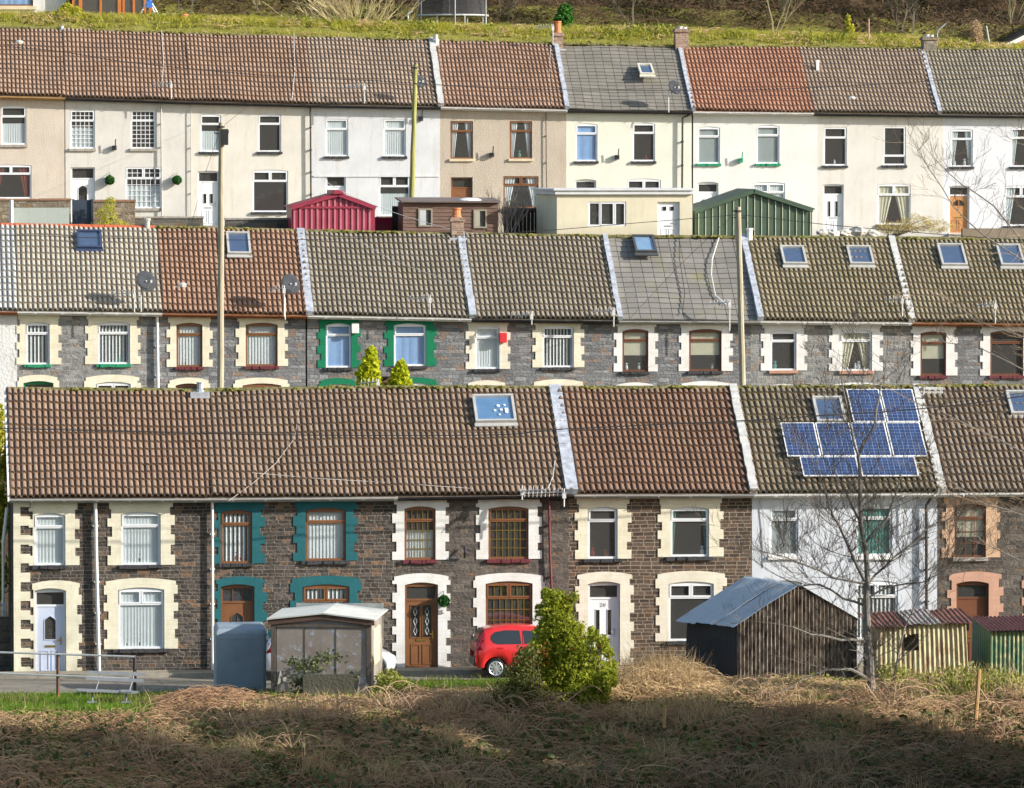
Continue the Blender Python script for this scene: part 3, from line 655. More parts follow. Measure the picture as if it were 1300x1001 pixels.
F2, RF2 = house('F', 268, 505, 'stone house with teal painted dressings and brown frames behind the grey tank', STONE_F, T_F[1], GREYP, [
 ('u', 280, 647.5, 320, 715.5, B_, 'blinds', dict(S(271.5, 633, 336.5, 716, TEAL), sill=SILLD)),
 ('u', 388, 645, 439, 712, B_, 'blindsfull', dict(S(372, 632, 454.5, 713, TEAL), sill=SILLD, sd=.12)),
 ('d', 280.5, 742, 323, 857, B_, 'oval', dict(S(271.5, 732, 339, 857, TEAL))),
 ('g', 384, 742, 443.6, 820, B_, 'blinds', dict(S(368, 731, 459.6, 821, TEAL), sill=SILLD))], wx=(270, 503))
thinwire(F2, [(372, 500), (381, 515), (374, 560), (350, 592), (320, 618), (290, 640)], 0, m_plain('white_cable', (.55, .5, .45)), .007, R=RF2)
thinwire(F2, [(434, 500), (437, 530), (438, 545)], 0, WHITEP, .01, R=RF2); thinwire(F2, [(320, 604), (400, 611), (500, 617), (600, 624)], 0, WHITEP, .007, R=RF2)
F3, RF3 = house('F', 505, 729, 'stone house with bright white dressings, leaded brown windows and a varnished brown door', STONE_F2, T_F[1], BLACKP, [
 ('u', 513.4, 643, 553, 711, B_, 'sheer', dict(S(497.5, 630, 570, 711.7, WHITED), sill=SILLM, bars=(5, 6), barmat=BRASS)),
 ('u', 620, 643, 671, 710, B_, 'none', dict(S(604, 630, 688, 710, WHITED), sill=SILLM, bars=(6, 6), barmat=BRASS)),
 ('d', 514, 739.6, 556, 850.6, B_, 'twowide', dict(S(497.7, 728, 572, 850.6, WHITED), rec=.05)),
 ('g', 616.5, 738, 676, 817, B_, 'none', dict(S(600.5, 727.5, 692, 818, WHITED), sill=SILLM, bars=(7, 6), barmat=BRASS))], wx=(503.5, 722))
for yy in (662, 690):
    pass
downpipe(F3, [(697, 634), (698, 700), (701, 765), (702, 850)], 154.9, SILLM, .035)
verge(F3, RF3, 700, 726, .34, LEAD, 'F')
sk_ = skylight(F3, RF3, 601, 508.5, 653.5, 541.5, bc=m_plain('light_sky_tint', (.28, .46, .62), .8, .2)); mb = MB()  # light blue sheet paints this pane's sky reflection
for px, py, r in ((632, 522, .05), (636, 527, .045), (628, 528, .04), (640, 521, .035), (643, 527, .05), (634, 533, .03)):
    p = RF3.at(px, py, .19); mb.tube([p, p+RF3.n*.004], r, 10)
p = RF3.at(641, 531, .19); mb.obox(p, RF3.X*.09, RF3.up*.22, RF3.n*.004); mb.build('window_stickers', WHITEP, sk_)
yagi(690, 627, 50, 154.3, .35, 1, parent=F3); yagi(677, 624, 26, 154.1, .25, -1, parent=F3)
thinwire(F3, [(704.5, 588), (702, 608), (695, 626)], 0, WHITEP, .011, R=RF3)
def wall_text(h, txt, px, py, Y, size, mat, name):
    c = bpy.data.curves.new(name, 'FONT'); c.body = txt; c.size = size; c.extrude = .004; c.align_x = 'CENTER'; o = bpy.data.objects.new(name, c); COL.objects.link(o)
    me = bpy.data.meshes.new_from_object(o); bpy.data.objects.remove(o); o = bpy.data.objects.new(name, me); COL.objects.link(o); me.materials.append(mat)
    o.rotation_euler = (math.pi/2, 0, 0); p = P(px, py, Y); o.location = p-wloc(h); o.parent = h; ORG[o.name] = wloc(h); return o
wall_text(F3, '25', 559.5, 780, 154.96, .17, BLACKP, 'house_number')
mb = MB(); p = P(538.5, 777, 154.97)
F4, RF4 = house('F', 727, 957.5, 'brown stone house with cream dressings and a white door numbered 24', STONE_F4, T_F[2], GREYP, [
 ('u', 746, 643.7, 784, 709.7, W, 'none', dict(S(729.6, 630, 801.7, 710, CREAM), sill=SILLD, sd=.12)),
 ('u', 851, 643.7, 900, 707, W, 'tealdrapes', dict(S(834.7, 630, 919, 709.7, CREAM), sill=SILLD, sd=.12)),
 ('d', 746.6, 738.4, 787, 847, W, 'two', dict(S(730, 726, 805, 847, PALEC))),
 ('g', 848.6, 738.4, 906, 814, W, 'none', dict(S(832, 725, 923, 814.5, PALEC), sill=SILLD))], wx=(722, 954.5))
verge(F4, RF4, 949, 957, .22, CEMENT, 'F'); wall_text(F4, '24', 766.5, 770, 155.09, .15, GREYP, 'house_number')
F5, RF5 = house('F', 957.5, 1196, 'white rendered house with solar panels on its mossy roof', m_render('white_render_front', (.68, .72, .78), grain=.35), T_F[3], WHITEP, [
 ('u', 977, 643, 1013.6, 706, W, 'roller', dict(sill=WHITEP)),
 ('u', 1087, 641, 1132.6, 706, W, 'teal', dict(sill=WHITEP)),
 ('d', 978, 737, 1018, 845, W, 'two', {}),
 ('g', 1086, 737.5, 1140, 812, W, 'blinds', dict(sill=WHITEP))], wx=(955, 1190.5))
downpipe(F5, [(1182, 629), (1181, 634), (1176, 642), (1176.5, 845)], 154.88, BLACKP, .045)
thinwire(F5, [(966, 632), (970, 670), (972, 720)], 154.96, GREYP, .012); thinwire(F5, [(1143, 632), (1144, 690)], 154.96, WHITEP, .014)
verge(F5, RF5, 1168, 1196, .24, CEMENT, 'F', h=.13); skylight(F5, RF5, 1033, 511, 1071, 541.5)
def solar(h, R, cx0, y0, y1, wm, hm, nx, nz, lift=.21):
    p = R.at(cx0, y1); X = R.X; Z = R.up; n = R.n; o = p+n*lift; pr = MB(); uv = None
    mb = MB(); mb.obox(o-n*.04, X*wm, Z*hm, n*.035); fr = mb.build('solar_panel', WHITEP, h)
    e = .034; k = MB(); q = o-n*.004+X*e+Z*e; q = o+X*e+Z*e; q = q+n*.001
    k.quad(q, q+X*(wm-2*e), q+X*(wm-2*e)+Z*(hm-2*e), q+Z*(hm-2*e))
    k.build('solar_cells', SOLAR, fr, uv=[(0, 0), (nx, 0), (nx, nz), (0, nz)])
m, n, b = nt('solar_cells', .12, .6); t = N(n, 'ShaderNodeUVMap'); br = N(n, 'ShaderNodeTexBrick'); L(n, t.outputs[0], br.inputs[0]); br.offset = 0
for k, v in (('Scale', 1), ('Mortar Size', .035), ('Mortar Smooth', .1), ('Bias', 0), ('Brick Width', 1), ('Row Height', 1)): br.inputs[k].default_value = v
br.inputs['Color1'].default_value = (.022, .045, .13, 1); br.inputs['Color2'].default_value = (.035, .07, .18, 1); br.inputs['Mortar'].default_value = (.24, .29, .38, 1)
b2 = N(n, 'ShaderNodeTexBrick'); L(n, t.outputs[0], b2.inputs[0]); b2.offset = 0
for k, v in (('Scale', 1), ('Mortar Size', .02), ('Mortar Smooth', .1), ('Brick Width', .5), ('Row Height', 50)): b2.inputs[k].default_value = v
L(n, mixc(n, math_(n, 'MULTIPLY', b2.outputs['Fac'], .22), br.outputs[0], (.4, .45, .55)), b.inputs['Base Color']); SOLAR = m
pw, ph = .93, 1.47
solar(F5, RF5, 1084, 501, 542.5, 1.66/1.04*.97, 0, 0, 0) if False else None
def panel_px(xb, yt, yb, wpx, nx, nz):
    sc = RF5.at(xb, yb).y*1.006/F_PX; hm = (RF5.at(xb, yt)-RF5.at(xb, yb)).dot(RF5.up); solar(F5, RF5, xb, yt, yb, wpx*sc, hm, nx, nz)
for xb, wpx in ((999, 43.6), (1043.5, 44), (1088.5, 44.2), (1133.6, 44.2)): panel_px(xb, 544, 586.6, wpx, 6, 10)
for xb, wpx in ((1083, 42.3), (1126, 42.3)): panel_px(xb, 501.5, 543, wpx, 6, 10)
for xb, wpx in ((1019.5, 73.4), (1094, 73.6)): panel_px(xb, 587.4, 611.8, wpx, 10, 6)
mb = MB()
for y in (510, 533, 552, 578, 593, 606):
    xa_, xb_ = (1085, 1168) if y < 543 else ((998, 1175) if y < 586 else (1018, 1166)); mb.tube([RF5.at(xa_-3, y, .145), RF5.at(xb_+3, y, .145)], .02, 5)
mb.build('panel_rails', STEEL, F5)
F6, RF6 = house('F', 1196, 1432, 'stone house with peach painted dressings and a brown front door at the right end', STONE_F2, T_F[4], WHITEP, [
 ('u', 1211.6, 640, 1251.6, 708, D_, 'half', dict(S(1195.5, 630, 1270, 709, PEACH), sill=SILLS, bars=(3, 4), barmat=BROWND)),
 ('u', 1320, 640, 1362, 708, D_, 'none', dict(S(1305, 630, 1380, 709, PEACH), sill=SILLS)),
 ('d', 1214, 738, 1255, 846, D_, 'short', dict(S(1202, 725.8, 1274, 846, PEACH2))),
 ('g', 1312, 738, 1370, 812, D_, 'none', dict(S(1297, 726, 1388, 813, PEACH2), sill=SILLS))], wx=(1191, 1430))
skylight(F6, RF6, 1279, 503.5, 1311, 531.5); mb = MB(); p = P(1183, 497, 158.5); mb.box(p.x-.3, p.x+.3, p.y-.15, p.y+.2, p.z-.2, p.z+.12); mb.build('ridge_block', CEMENT, F5, bevel=.03)
# ================= MIDDLE TERRACE
def upM(x0, y0, x1, y1, fm, fill, s, sm, sill, **kw): return ('u', x0, y0, x1, y1, fm, fill, dict(S(*s, sm), sill=sill, **kw))
M0, R0 = house('M', -170, 22, 'whitewashed rubble house at the left edge of the middle terrace', WHITESTONE, T_M[5], m_plain('brown_gutter', (.32, .12, .05)), [
 ('u', -122, 410, -88, 463, W, 'net', dict(sill=SILLS)), ('u', -45, 410, -10, 463, W, 'net', dict(sill=SILLS))], ridge=REDRIDGE)
M1, R1 = house('M', 22, 206, 'middle terrace house with cream dressings, green sills and a sand coloured roof', STONE_M2, T_M[0], WHITEP, [
 upM(32.5, 409.4, 63, 463, W, 'blinds', (20.5, 398, 78, 464), CREAM, SILLG), upM(124, 409, 165, 462.5, W, 'blinds', (107.5, 398, 178.5, 463.5), CREAM, SILLG),
 ('d', 30, 484, 68, 586, m_plain('green_frame', (.02, .22, .08)), 'two', dict(S(21.6, 476, 75, 586, CREAM), leaf=W)),
 ('g', 122, 485, 166, 553, W, 'none', dict(S(106.5, 476, 179, 553, CREAM)))], ridge=REDRIDGE, wx=(22, 203))
downpipe(M1, [(199.5, 402), (201.5, 590)], 187.5, WHITEP, .05); skylight(M1, R1, 97.5, 298.5, 129, 320, m_plain('navy_frame', (.04, .06, .12)))
dish(186, 357, .34, 187.1, (179, 396), M1); yagi(155, 374, 30, 187.0, .6, 1, parent=M1)
mb = MB(); p = P(187, 300, 191.2); mb.lathe(p+Vector((0, 0, -.1)), [(.2, 0), (.14, .16), (.09, .2), (.09, .62), (.12, .63), (.12, .7), (0, .72)], 10); mb.build('flue_pipe', GREYP, M1)
M2, R2 = house('M', 206, 390.5, 'middle terrace house with brown frames and a red brown pantile roof behind the leftmost pole', STONE_M, T_M[1], m_plain('brown_gutter', (.32, .12, .05)), [
 upM(224, 410, 257, 466, B_, 'blindsfull', (211, 400, 270, 466, ), CREAM, SILLM), upM(312, 410, 352.5, 465, B_, 'blindsfull', (299, 400, 365.5, 466), CREAM, SILLM),
 ('d', 223, 487, 257, 588, B_, 'short', dict(S(213, 479.6, 267, 588, CREAM))), ('g', 308, 487, 357, 553, B_, 'blinds', dict(S(296, 479.6, 367.5, 553, CREAM)))], wx=(203, 390))
skylight(M2, R2, 287.7, 301, 317.5, 327.5); verge(M2, R2, 384, 393, .26, LEAD, 'M', stepped=False)
dish(369.5, 360.5, .33, 187.1, (362, 406), M2); yagi(350, 368, 20, 187.0, .9, 1, parent=M2)
def cowl(h, px, py, R):
    mb = MB(); p = R.at(px, py); mb.ball(p+R.n*.05, .15, 8, 5, 0, (1.3, 1, .8)); mb.box(p.x-.28, p.x+.12, p.y-.12, p.y+.1, p.z-.05, p.z+.03); mb.build('roof_vent', GREYP, h)
cowl(M2, 231, 364.5, R2)
M3, R3 = house('M', 390.5, 598.5, 'middle terrace house with bright green dressings and blue curtains', STONE_M, T_M[2], WHITEP, [
 upM(413.6, 410.7, 446, 467, W, 'blue', (402.6, 402, 458, 467), GREEND, SILLD), upM(500, 410.7, 541, 465, W, 'blue', (487.6, 402, 554.4, 466), GREEND, SILLD),
 ('g', 500, 486, 545, 555, W, 'net', dict(S(488, 479, 556, 555, GREEND))), ('d', 412, 487.7, 450, 588, W, 'two', dict(S(404.5, 480, 453, 588, GREEND)))], wx=(388, 589))
verge(M3, R3, 588, 600, .24, LEAD, 'M', stepped=False); yagi(532, 380, 26, 187.0, .5, 1, parent=M3)
thinwire(M3, [(440, 300), (500, 335), (560, 356), (598, 374)], 0, WHITEP, .009, R=R3)
mb = MB(); p = P(450.5, 417, 187.5); mb.box(p.x-.12, p.x+.13, p.y-.1, p.y+.04, p.z-.17, p.z+.17); mb.build('alarm_box', WHITEP, M3, bevel=.02)
def chimney(h, pxa, pxb, yt, yb, Y, mat, pots, rowd=.5, name='chimney'):
    a = P(pxa, yb, Y); b = P(pxb, yt, Y); mb = MB(); mb.box(a.x, b.x, Y-rowd*.5, Y+rowd*.5, a.z-.5, b.z-.14); mb.box(a.x-.05, b.x+.05, Y-rowd*.5-.05, Y+rowd*.5+.05, b.z-.14, b.z-.03); mb.box(a.x-.02, b.x+.02, Y-rowd*.5-.02, Y+rowd*.5+.02, b.z-.03, b.z)
    c = mb.build(name, mat, h)
    f = MB(); f.box(a.x-.09, b.x+.09, Y-rowd*.5-.14, Y+rowd*.5-.02, a.z-.42, a.z-.16); f.build('flashing', LEAD, c)
    for (px, ph, pr, pm) in pots:
        q = P(px, yt, Y); k = MB(); k.lathe((q.x, Y, b.z-.02), [(pr*1.15, 0), (pr*1.15, .06), (pr, .09), (pr*.9, ph-.07), (pr*1.12, ph-.05), (pr*1.12, ph), (pr*.8, ph), (pr*.75, ph-.2)], 12); k.build('chimney_pot', pm, c)
    return c
ORANGE = m_plain('terracotta', (.56, .20, .09), .8, .3); BRICKC = m_stone('chimney_brick', (.16, .10, .07), (.30, .19, .14), (.40, .37, .32), w=.23, h=.075, ms=.01, rub=.4)
chimney(M3, 572.5, 588, 276, 296, 191.3, BRICKC, [(579.5, .34, .15, ORANGE)])
M4, R4 = house('M', 598.5, 785.5, 'middle terrace house with pale dressings, white frames and an all brown grey roof', STONE_M, T_M[3], BLACKP, [
 upM(603, 414, 634, 468.7, W, 'net', (591, 404.5, 648, 469), PALEC, SILLD), upM(688.6, 413.6, 728.4, 466.6, W, 'blinds', (675.6, 405, 742, 467.5), CREAM, SILLD),
 ('d', 602, 489, 634, 588, W, 'two', dict(S(592, 483, 643.5, 588, PALEC))), ('g', 684, 490, 733, 555, W, 'net', dict(S(675.6, 481.7, 742, 555, CREAM)))], wx=(589, 777))
verge(M4, R4, 775, 787, .17, LEAD, 'M', stepped=False); yagi(661, 401, 26, 187.0, .3, 1, parent=M4); yagi(766, 396, 24, 187.0, .5, 1, parent=M4)
mb = MB(); p = P(638.5, 429, 187.5); mb.box(p.x-.13, p.x+.13, p.y-.1, p.y+.04, p.z-.17, p.z+.17); mb.build('alarm_box', m_plain('red_box', (.6, .03, .04)), M4, bevel=.02)
M5, R5 = house('M', 785.5, 965, 'middle terrace house with white dressings and a flat mossy grey roof beside the rightmost pole', STONE_M, SLATE_M, GREYP, [
 upM(790, 418, 823, 472, D_, 'half', (779, 406.5, 835.4, 473), WHITED, SILLD), upM(874.7, 418, 916, 471.3, D_, 'half', (861.4, 406.5, 930.5, 472), WHITED, SILLD),
 ('d', 790, 491, 822, 588, D_, 'short', dict(S(780, 485.6, 831.5, 588, WHITED))), ('g', 872, 492, 920, 556, D_, 'none', dict(S(863, 484, 929, 556, WHITED)))], flat=True, wx=(777, 953))
verge(M5, R5, 949, 966, .2, LEAD, 'M'); skylight(M5, R5, 803.7, 305, 831.5, 328.5, m_plain('dark_frame', (.07, .075, .08)), tilt=.10, bc=m_plain('pale_sky_tint', (.55, .68, .76), .8, .2))  # pale sheet paints a bright sky reflection into the skylight
yagi(913, 386, 24, 187.0, .9, 1, parent=M5); thinwire(M5, [(913, 303), (904, 332), (903, 352), (908, 378), (922, 390)], 0, WHITEP, .02, R=R5); thinwire(M5, [(862, 303), (862, 330), (869, 375), (866, 402)], 0, BLACKP, .015, R=R5)
mb = MB(); p = P(951.5, 312, 191.1); mb.lathe(p+Vector((0, 0, -.1)), [(.10, 0), (.10, .62), (.13, .63), (.13, .7), (0, .7)], 10); mb.box(p.x-.2, p.x+.2, p.y-.2, p.y+.2, p.z-.25, p.z-.05); mb.build('flue_pipe', WHITEP, M5)
M6, R6 = house('M', 965, 1157.5, 'middle terrace house with two skylights, white frames and pink sills', STONE_M2, T_M[4], WHITEP, [
 upM(978, 419.7, 1011, 470.6, W, 'none', (965.5, 409, 1025, 472), WHITED, SILLP, ), upM(1067, 419, 1107, 471, W, 'creamdrapes', (1052, 409, 1121, 472), WHITED, SILLP),
 ('d', 977, 494, 1010, 588, W, 'two', dict(S(967, 488, 1022, 588, WHITED))), ('g', 1062, 493, 1112, 556, W, 'none', dict(S(1053, 485.8, 1122, 556, WHITED)))], wx=(953, 1155))
skylight(M6, R6, 991.4, 318.5, 1022.5, 340.5); skylight(M6, R6, 1075.8, 318.5, 1107.5, 340.5); verge(M6, R6, 1140, 1158, .22, CEMENT, 'M', stepped=False); yagi(1134, 381, 20, 187.0, .55, 1, parent=M6)
M7, R7 = house('M', 1157.5, 1345, 'middle terrace house with brown frames and two skylights at the right edge', STONE_M, T_M[4], m_plain('brown_gutter', (.32, .12, .05)), [
 upM(1168.4, 421, 1201, 477, D_, 'half', (1156, 411, 1216, 477), WHITED, SILLM), upM(1257, 420, 1299, 477, D_, 'none', (1244, 411, 1313, 477), WHITED, SILLM),
 ('d', 1168, 496, 1200, 588, D_, 'short', dict(S(1158, 490, 1216, 588, WHITED))), ('g', 1254, 496, 1302, 556, D_, 'none', dict(S(1244, 488, 1314, 556, WHITED)))], wx=(1155, 1344))
skylight(M7, R7, 1191.5, 316, 1225, 341.8); skylight(M7, R7, 1266.5, 316.5, 1298, 342); yagi(1252, 388, 20, 187.0, .6, 1, parent=M7)
# ================= TOP TERRACE
R_T0 = m_render('beige_roughcast', (.66, .58, .49), grain=.7); R_T1 = m_render('greyish_cream_render', (.70, .68, .63), grain=.5); R_T2 = m_render('pale_cream_render', (.75, .72, .64), grain=.4); R_T3 = m_render('cool_grey_render', (.70, .72, .74), grain=.5)
R_T4 = m_render('brown_pebbledash', (.56, .49, .40), grain=1.0, gsc=20); R_T5 = m_render('yellow_cream_render', (.80, .80, .69), grain=.25, streak=.06); R_T6 = m_render('warm_white_render', (.80, .80, .76), grain=.25, streak=.06); R_T7 = m_render('off_white_render', (.74, .72, .67), grain=.3); R_T8 = m_render('bright_white_render', (.76, .78, .82), grain=.2, streak=.05)
def o_(k, x0, y0, x1, y1, fm, fill, **kw): kw.setdefault('rise', .035); return (k, x0, y0, x1, y1, fm, fill, kw)
T0, Q0 = house('T', -76, 83, 'beige roughcast house with red curtains at the left end of the top terrace', R_T0, T_T[0], m_plain('timber_gutter', (.5, .3, .12)), [
 o_('u', 1, 135, 33.5, 184, W, 'sheer', sill=SILLS), o_('u', -60, 135, -32, 184, W, 'net', sill=SILLS), o_('g', -12, 209.4, 40, 252.5, W, 'reddrapes', sill=SILLS), o_('d', -62, 210, -36, 262, W, 'two')], wx=(-76, 83))
T1, Q1 = house('T', 83, 241, 'grey cream top terrace house with white grid windows and a blue white door', R_T1, T_T[0], BLACKP, [
 o_('u', 89, 140.4, 120.5, 189, W, 'sheer', sill=SILLS, bars=(5, 8), rise=.0), o_('u', 166, 140.4, 197.5, 189, W, 'none', sill=SILLS, bars=(5, 8), rise=.0),
 o_('d', 90, 212.7, 120.5, 285, W, 'ovalplain', rise=0), o_('g', 159.5, 212.7, 205, 264.7, W, 'sheer', sill=SILLS, bars=(7, 7), rise=.0)])
downpipe(T1, [(204.5, 128), (205.5, 275)], 224.9, GREYP, .03)
T2, Q2 = house('T', 241, 397, 'cream top terrace house with arched white windows behind the leftmost pole', R_T2, T_T[0], BLACKP, [
 o_('u', 254, 145, 280.5, 193, W, 'sheer', sill=SILLD, rise=.06), o_('u', 327.6, 144.7, 357, 193, W, 'none', sill=SILLD, rise=.06), o_('d', 251, 217, 278, 288, W, 'short'), o_('g', 320.5, 215.7, 365.7, 269.4, W, 'none', sill=SILLD, rise=.06)])
downpipe(T2, [(394, 134), (395, 275)], 224.88, BLACKP, .035); downpipe(T2, [(242, 130), (242.5, 275)], 224.92, GREYP, .015)
thinwire(T1, [(205, 42), (207.5, 80), (205.5, 122)], 0, WHITEP, .014, R=Q1); thinwire(T2, [(373, 47), (374, 95), (370.5, 130)], 0, WHITEP, .014, R=Q2); yagi(206, 108.5, 22, 224.5, .55, 1, parent=T1)
T3, Q3 = house('T', 397, 559.5, 'cool grey rendered house behind the red metal shed', R_T3, T_T[1], BLACKP, [
 o_('u', 413, 151.5, 442, 198.7, W, 'net', sill=SILLD, rise=0), o_('u', 486.8, 151.5, 515.4, 198.7, W, 'net', sill=SILLD, rise=0), o_('d', 414, 223.4, 439, 292, W, 'two', rise=0), o_('g', 481, 222.8, 520.5, 274.6, W, 'sheer', sill=SILLS, rise=0)])
verge(T3, Q3, 553, 560, .24, CEMENT, 'T'); yagi(451, 111, 22, 224.4, .65, 1, parent=T3); dish(533, 103.5, .25, 224.4, (529, 118), T3)
mb = MB(); a = P(398, 224, 224.99); b = P(558, 224, 224.99)
mb.box(a.x, b.x, 224.965, 225.01, a.z-.03, a.z+.03); mb.build('render_band', R_T3, T3)
mb = MB(); p = P(553, 52, 228.4); mb.lathe(p+Vector((0, 0, -.25)), [(.15, 0), (.15, .3), (.1, .32), (.1, .5), (0, .5)], 8); mb.build('ridge_vent', CEMENT, T3)
mb = MB(); p = P(78, 41, 228.6); mb.lathe(p+Vector((0, 0, -.25)), [(.25, 0), (.15, .25), (.09, .28), (.09, .5), (0, .5)], 8); mb.build('ridge_vent', LEAD, T0); cowl(T0, 24, 56, Q0)
T4, Q4 = house('T', 559.5, 720, 'brown pebbledashed house with brown frames and net curtains', R_T4, T_T[4], WHITEP, [
 o_('u', 571.8, 154, 600.5, 202, D_ if 0 else B_, 'drapes', sill=m_plain('cream_sill', (.62, .52, .36)), rise=0), o_('u', 647, 154, 675.5, 201.8, B_, 'drapes', sill=m_plain('cream_sill', (.62, .52, .36)), rise=0),
 o_('d', 572.5, 225.4, 600, 292, B_, 'short', rise=0), o_('g', 639, 224, 683.7, 264.7, B_, 'drapes', sill=m_plain('cream_sill', (.62, .52, .36)), rise=0)])
downpipe(T4, [(693, 139), (694, 275)], 224.93, BLACKP, .018); verge(T4, Q4, 709, 720, .18, LEAD, 'T')
chimney(T4, 702, 714, 42, 58, 228.7, BRICKC, [(708, .50, .14, ORANGE)]); yagi(690, 35.5, 22, 228.0, .7, 1, parent=T4)
thinwire(T4, [(699, 60), (697, 95), (700, 136)], 0, WHITEP, .008, R=Q4)
T5, Q5 = house('T', 720, 879.5, 'yellow cream house with a flat grey tiled roof and brick chimney', R_T5, SLATE_T, BLACKP, [
 o_('u', 730.6, 157, 758.5, 205, W, 'blue', sill=SILLD, rise=.06), o_('u', 803, 156, 831.6, 205, W, 'none', sill=SILLD, rise=.06), o_('d', 730, 227.7, 757, 296, W, 'two', rise=.06), o_('g', 796, 227, 839, 276, W, 'none', sill=SILLD, rise=.06)], flat=True)
skylight(T5, Q5, 810, 86.5, 828.5, 104.5, m_plain('cream_frame', (.6, .57, .48)), tilt=.2); dish(857, 111, .28, 224.4, (849, 143), T5); verge(T5, Q5, 868, 880, .16, LEAD, 'T', stepped=False)
chimney(T5, 856.5, 873, 37, 69, 228.7, BRICKC, [(863, .12, .13, GREYP), (868, .10, .12, CEMENT)], .6)
downpipe(T5, [(878, 143), (873, 147), (866.5, 150), (866, 240)], 224.88, BLACKP, .04)
T6, Q6 = house('T', 879.5, 1033, 'warm white house with an orange red roof and green sills', R_T6, T_T[2], WHITEP, [
 o_('u', 885.4, 161, 914, 208, W, 'roller', sill=SILLG, rise=.06), o_('u', 960, 159, 989.5, 208, W, 'roller', sill=SILLG, rise=.06), o_('d', 885.4, 231, 912, 298, W, 'two', rise=.06), o_('g', 954.7, 231.4, 996.6, 280, W, 'net', sill=SILLG, rise=.06)], wx=(879.5, 1037))
T7, Q7 = house('T', 1033, 1195.5, 'off white house with a mottled brown roof and a white two pane door', R_T7, T_T[1], BLACKP, [
 o_('u', 1045.5, 162, 1075, 210.5, W, 'none', sill=SILLD, rise=.0), o_('inv', 1121, 161, 1150, 210, W, 'none', sill=SILLD, rise=.0), o_('d', 1045, 234, 1071, 299, W, 'two', rise=.03), o_('g', 1113.8, 233.5, 1156, 285.5, W, 'creamdrapes', sill=SILLD, rise=.04)], wx=(1037, 1196))
verge(T7, Q7, 1174, 1193, .16, LEAD, 'T', stepped=False); mb = MB(); p = Q7.at(1038, 92); mb.box(p.x-.06, p.x+.06, p.y-.06, p.y+.06, p.z-.1, p.z+.5); mb.build('flue_pipe', WHITEP, T7); cowl(T7, 1081, 127, Q7)
STONEC = m_stone('mossy_chimney_stone', (.13, .12, .09), (.24, .21, .17), (.20, .19, .15), w=.3, h=.11, rub=.9)
chimney(T7, 1171, 1187.5, 47, 72, 228.7, STONEC, [(1177, .12, .1, CEMENT), (1182, .10, .1, CEMENT)], .6)
T8, Q8 = house('T', 1195.5, 1356, 'bright white house with an orange wooden door at the right end of the top terrace', R_T8, T_T[3], BLACKP, [
 o_('u', 1206.6, 164, 1235, 212, W, 'drapes', sill=SILLD, rise=.05), o_('u', 1283, 162, 1312, 212, W, 'drapes', sill=SILLD, rise=.05), o_('d', 1204.5, 236, 1230.7, 297, W, 'fanlite', leaf=m_plain('orange_wood', (.50, .24, .09)), rise=.03), o_('g', 1275, 236, 1318, 287, W, 'drapes', sill=SILLD, rise=.03)], wx=(1196, 1356))
for hh, px, py in ((T1, 145, 187), (T4, 624, 196), (T5, 783, 199), (T6, 940, 203), (T3, 534, 150)):      # iron wall brackets with insulators
    p = P(px, py, 224.97); mb = MB(); mb.box(p.x-.09, p.x+.09, p.y-.13, p.y, p.z-.12, p.z+.06); mb.tube([p+Vector((.03, -.22, .02)), p+Vector((.05, -.24, .32))], .022, 6); mb.tube([p, p+Vector((.03, -.24, .02))], .02, 5); mb.build('wall_bracket', SILLG if hh is T6 else BLACKP, hh)
for hh, px, py, ww in ((F3, 589.5, 701, 1),):
    p = P(px, py, 154.97); mb = MB(); mb.tube([p+Vector((0, -.05, .15)), p+Vector((0, -.18, 0)), p+Vector((0, -.05, -.15))], .035, 6); mb.build('wall_bracket', BLACKP, hh)
def topiary(px, py, Y, r, label):
    n = 1500; u = rng.normal(size=(n, 3)); u /= np.linalg.norm(u, axis=1)[:, None]; c = np.array(P(px, py, Y-r-.03)); a = rng.normal(size=(n, 3))*.022; b = np.cross(u, a); mb = MB(); 
    C0 = c+u*r*rng.uniform(.8, 1.03, (n, 1)); V = np.stack([C0-a-b, C0+a-b, C0+a+b, C0-a+b], 1).reshape(-1, 3)
    mb.ball(tuple(c), r*.86, 12, 8); mb.add([tuple(v) for v in V], [tuple(range(4*i, 4*i+4)) for i in range(n)])
    mb.tube([c+np.array((0, 0, r)), c+np.array((0, r, r+.14))], .01, 4)
    o = mb.build('hanging_topiary_ball', m_leaf('topiary', (.015, .07, .015), (.05, .17, .03)), None); tag(o, label, 'topiary ball', 'topiary balls hung on the house fronts')
topiary(139.3, 229, 225, .16, 'green topiary ball hung between the door and window of the grid windowed house')
topiary(224.8, 229, 225, .16, 'green topiary ball hung right of the ground floor grid window')
topiary(563.5, 763.5, 155, .135, 'green leafy ball hung on white quoins beside the varnished brown door')
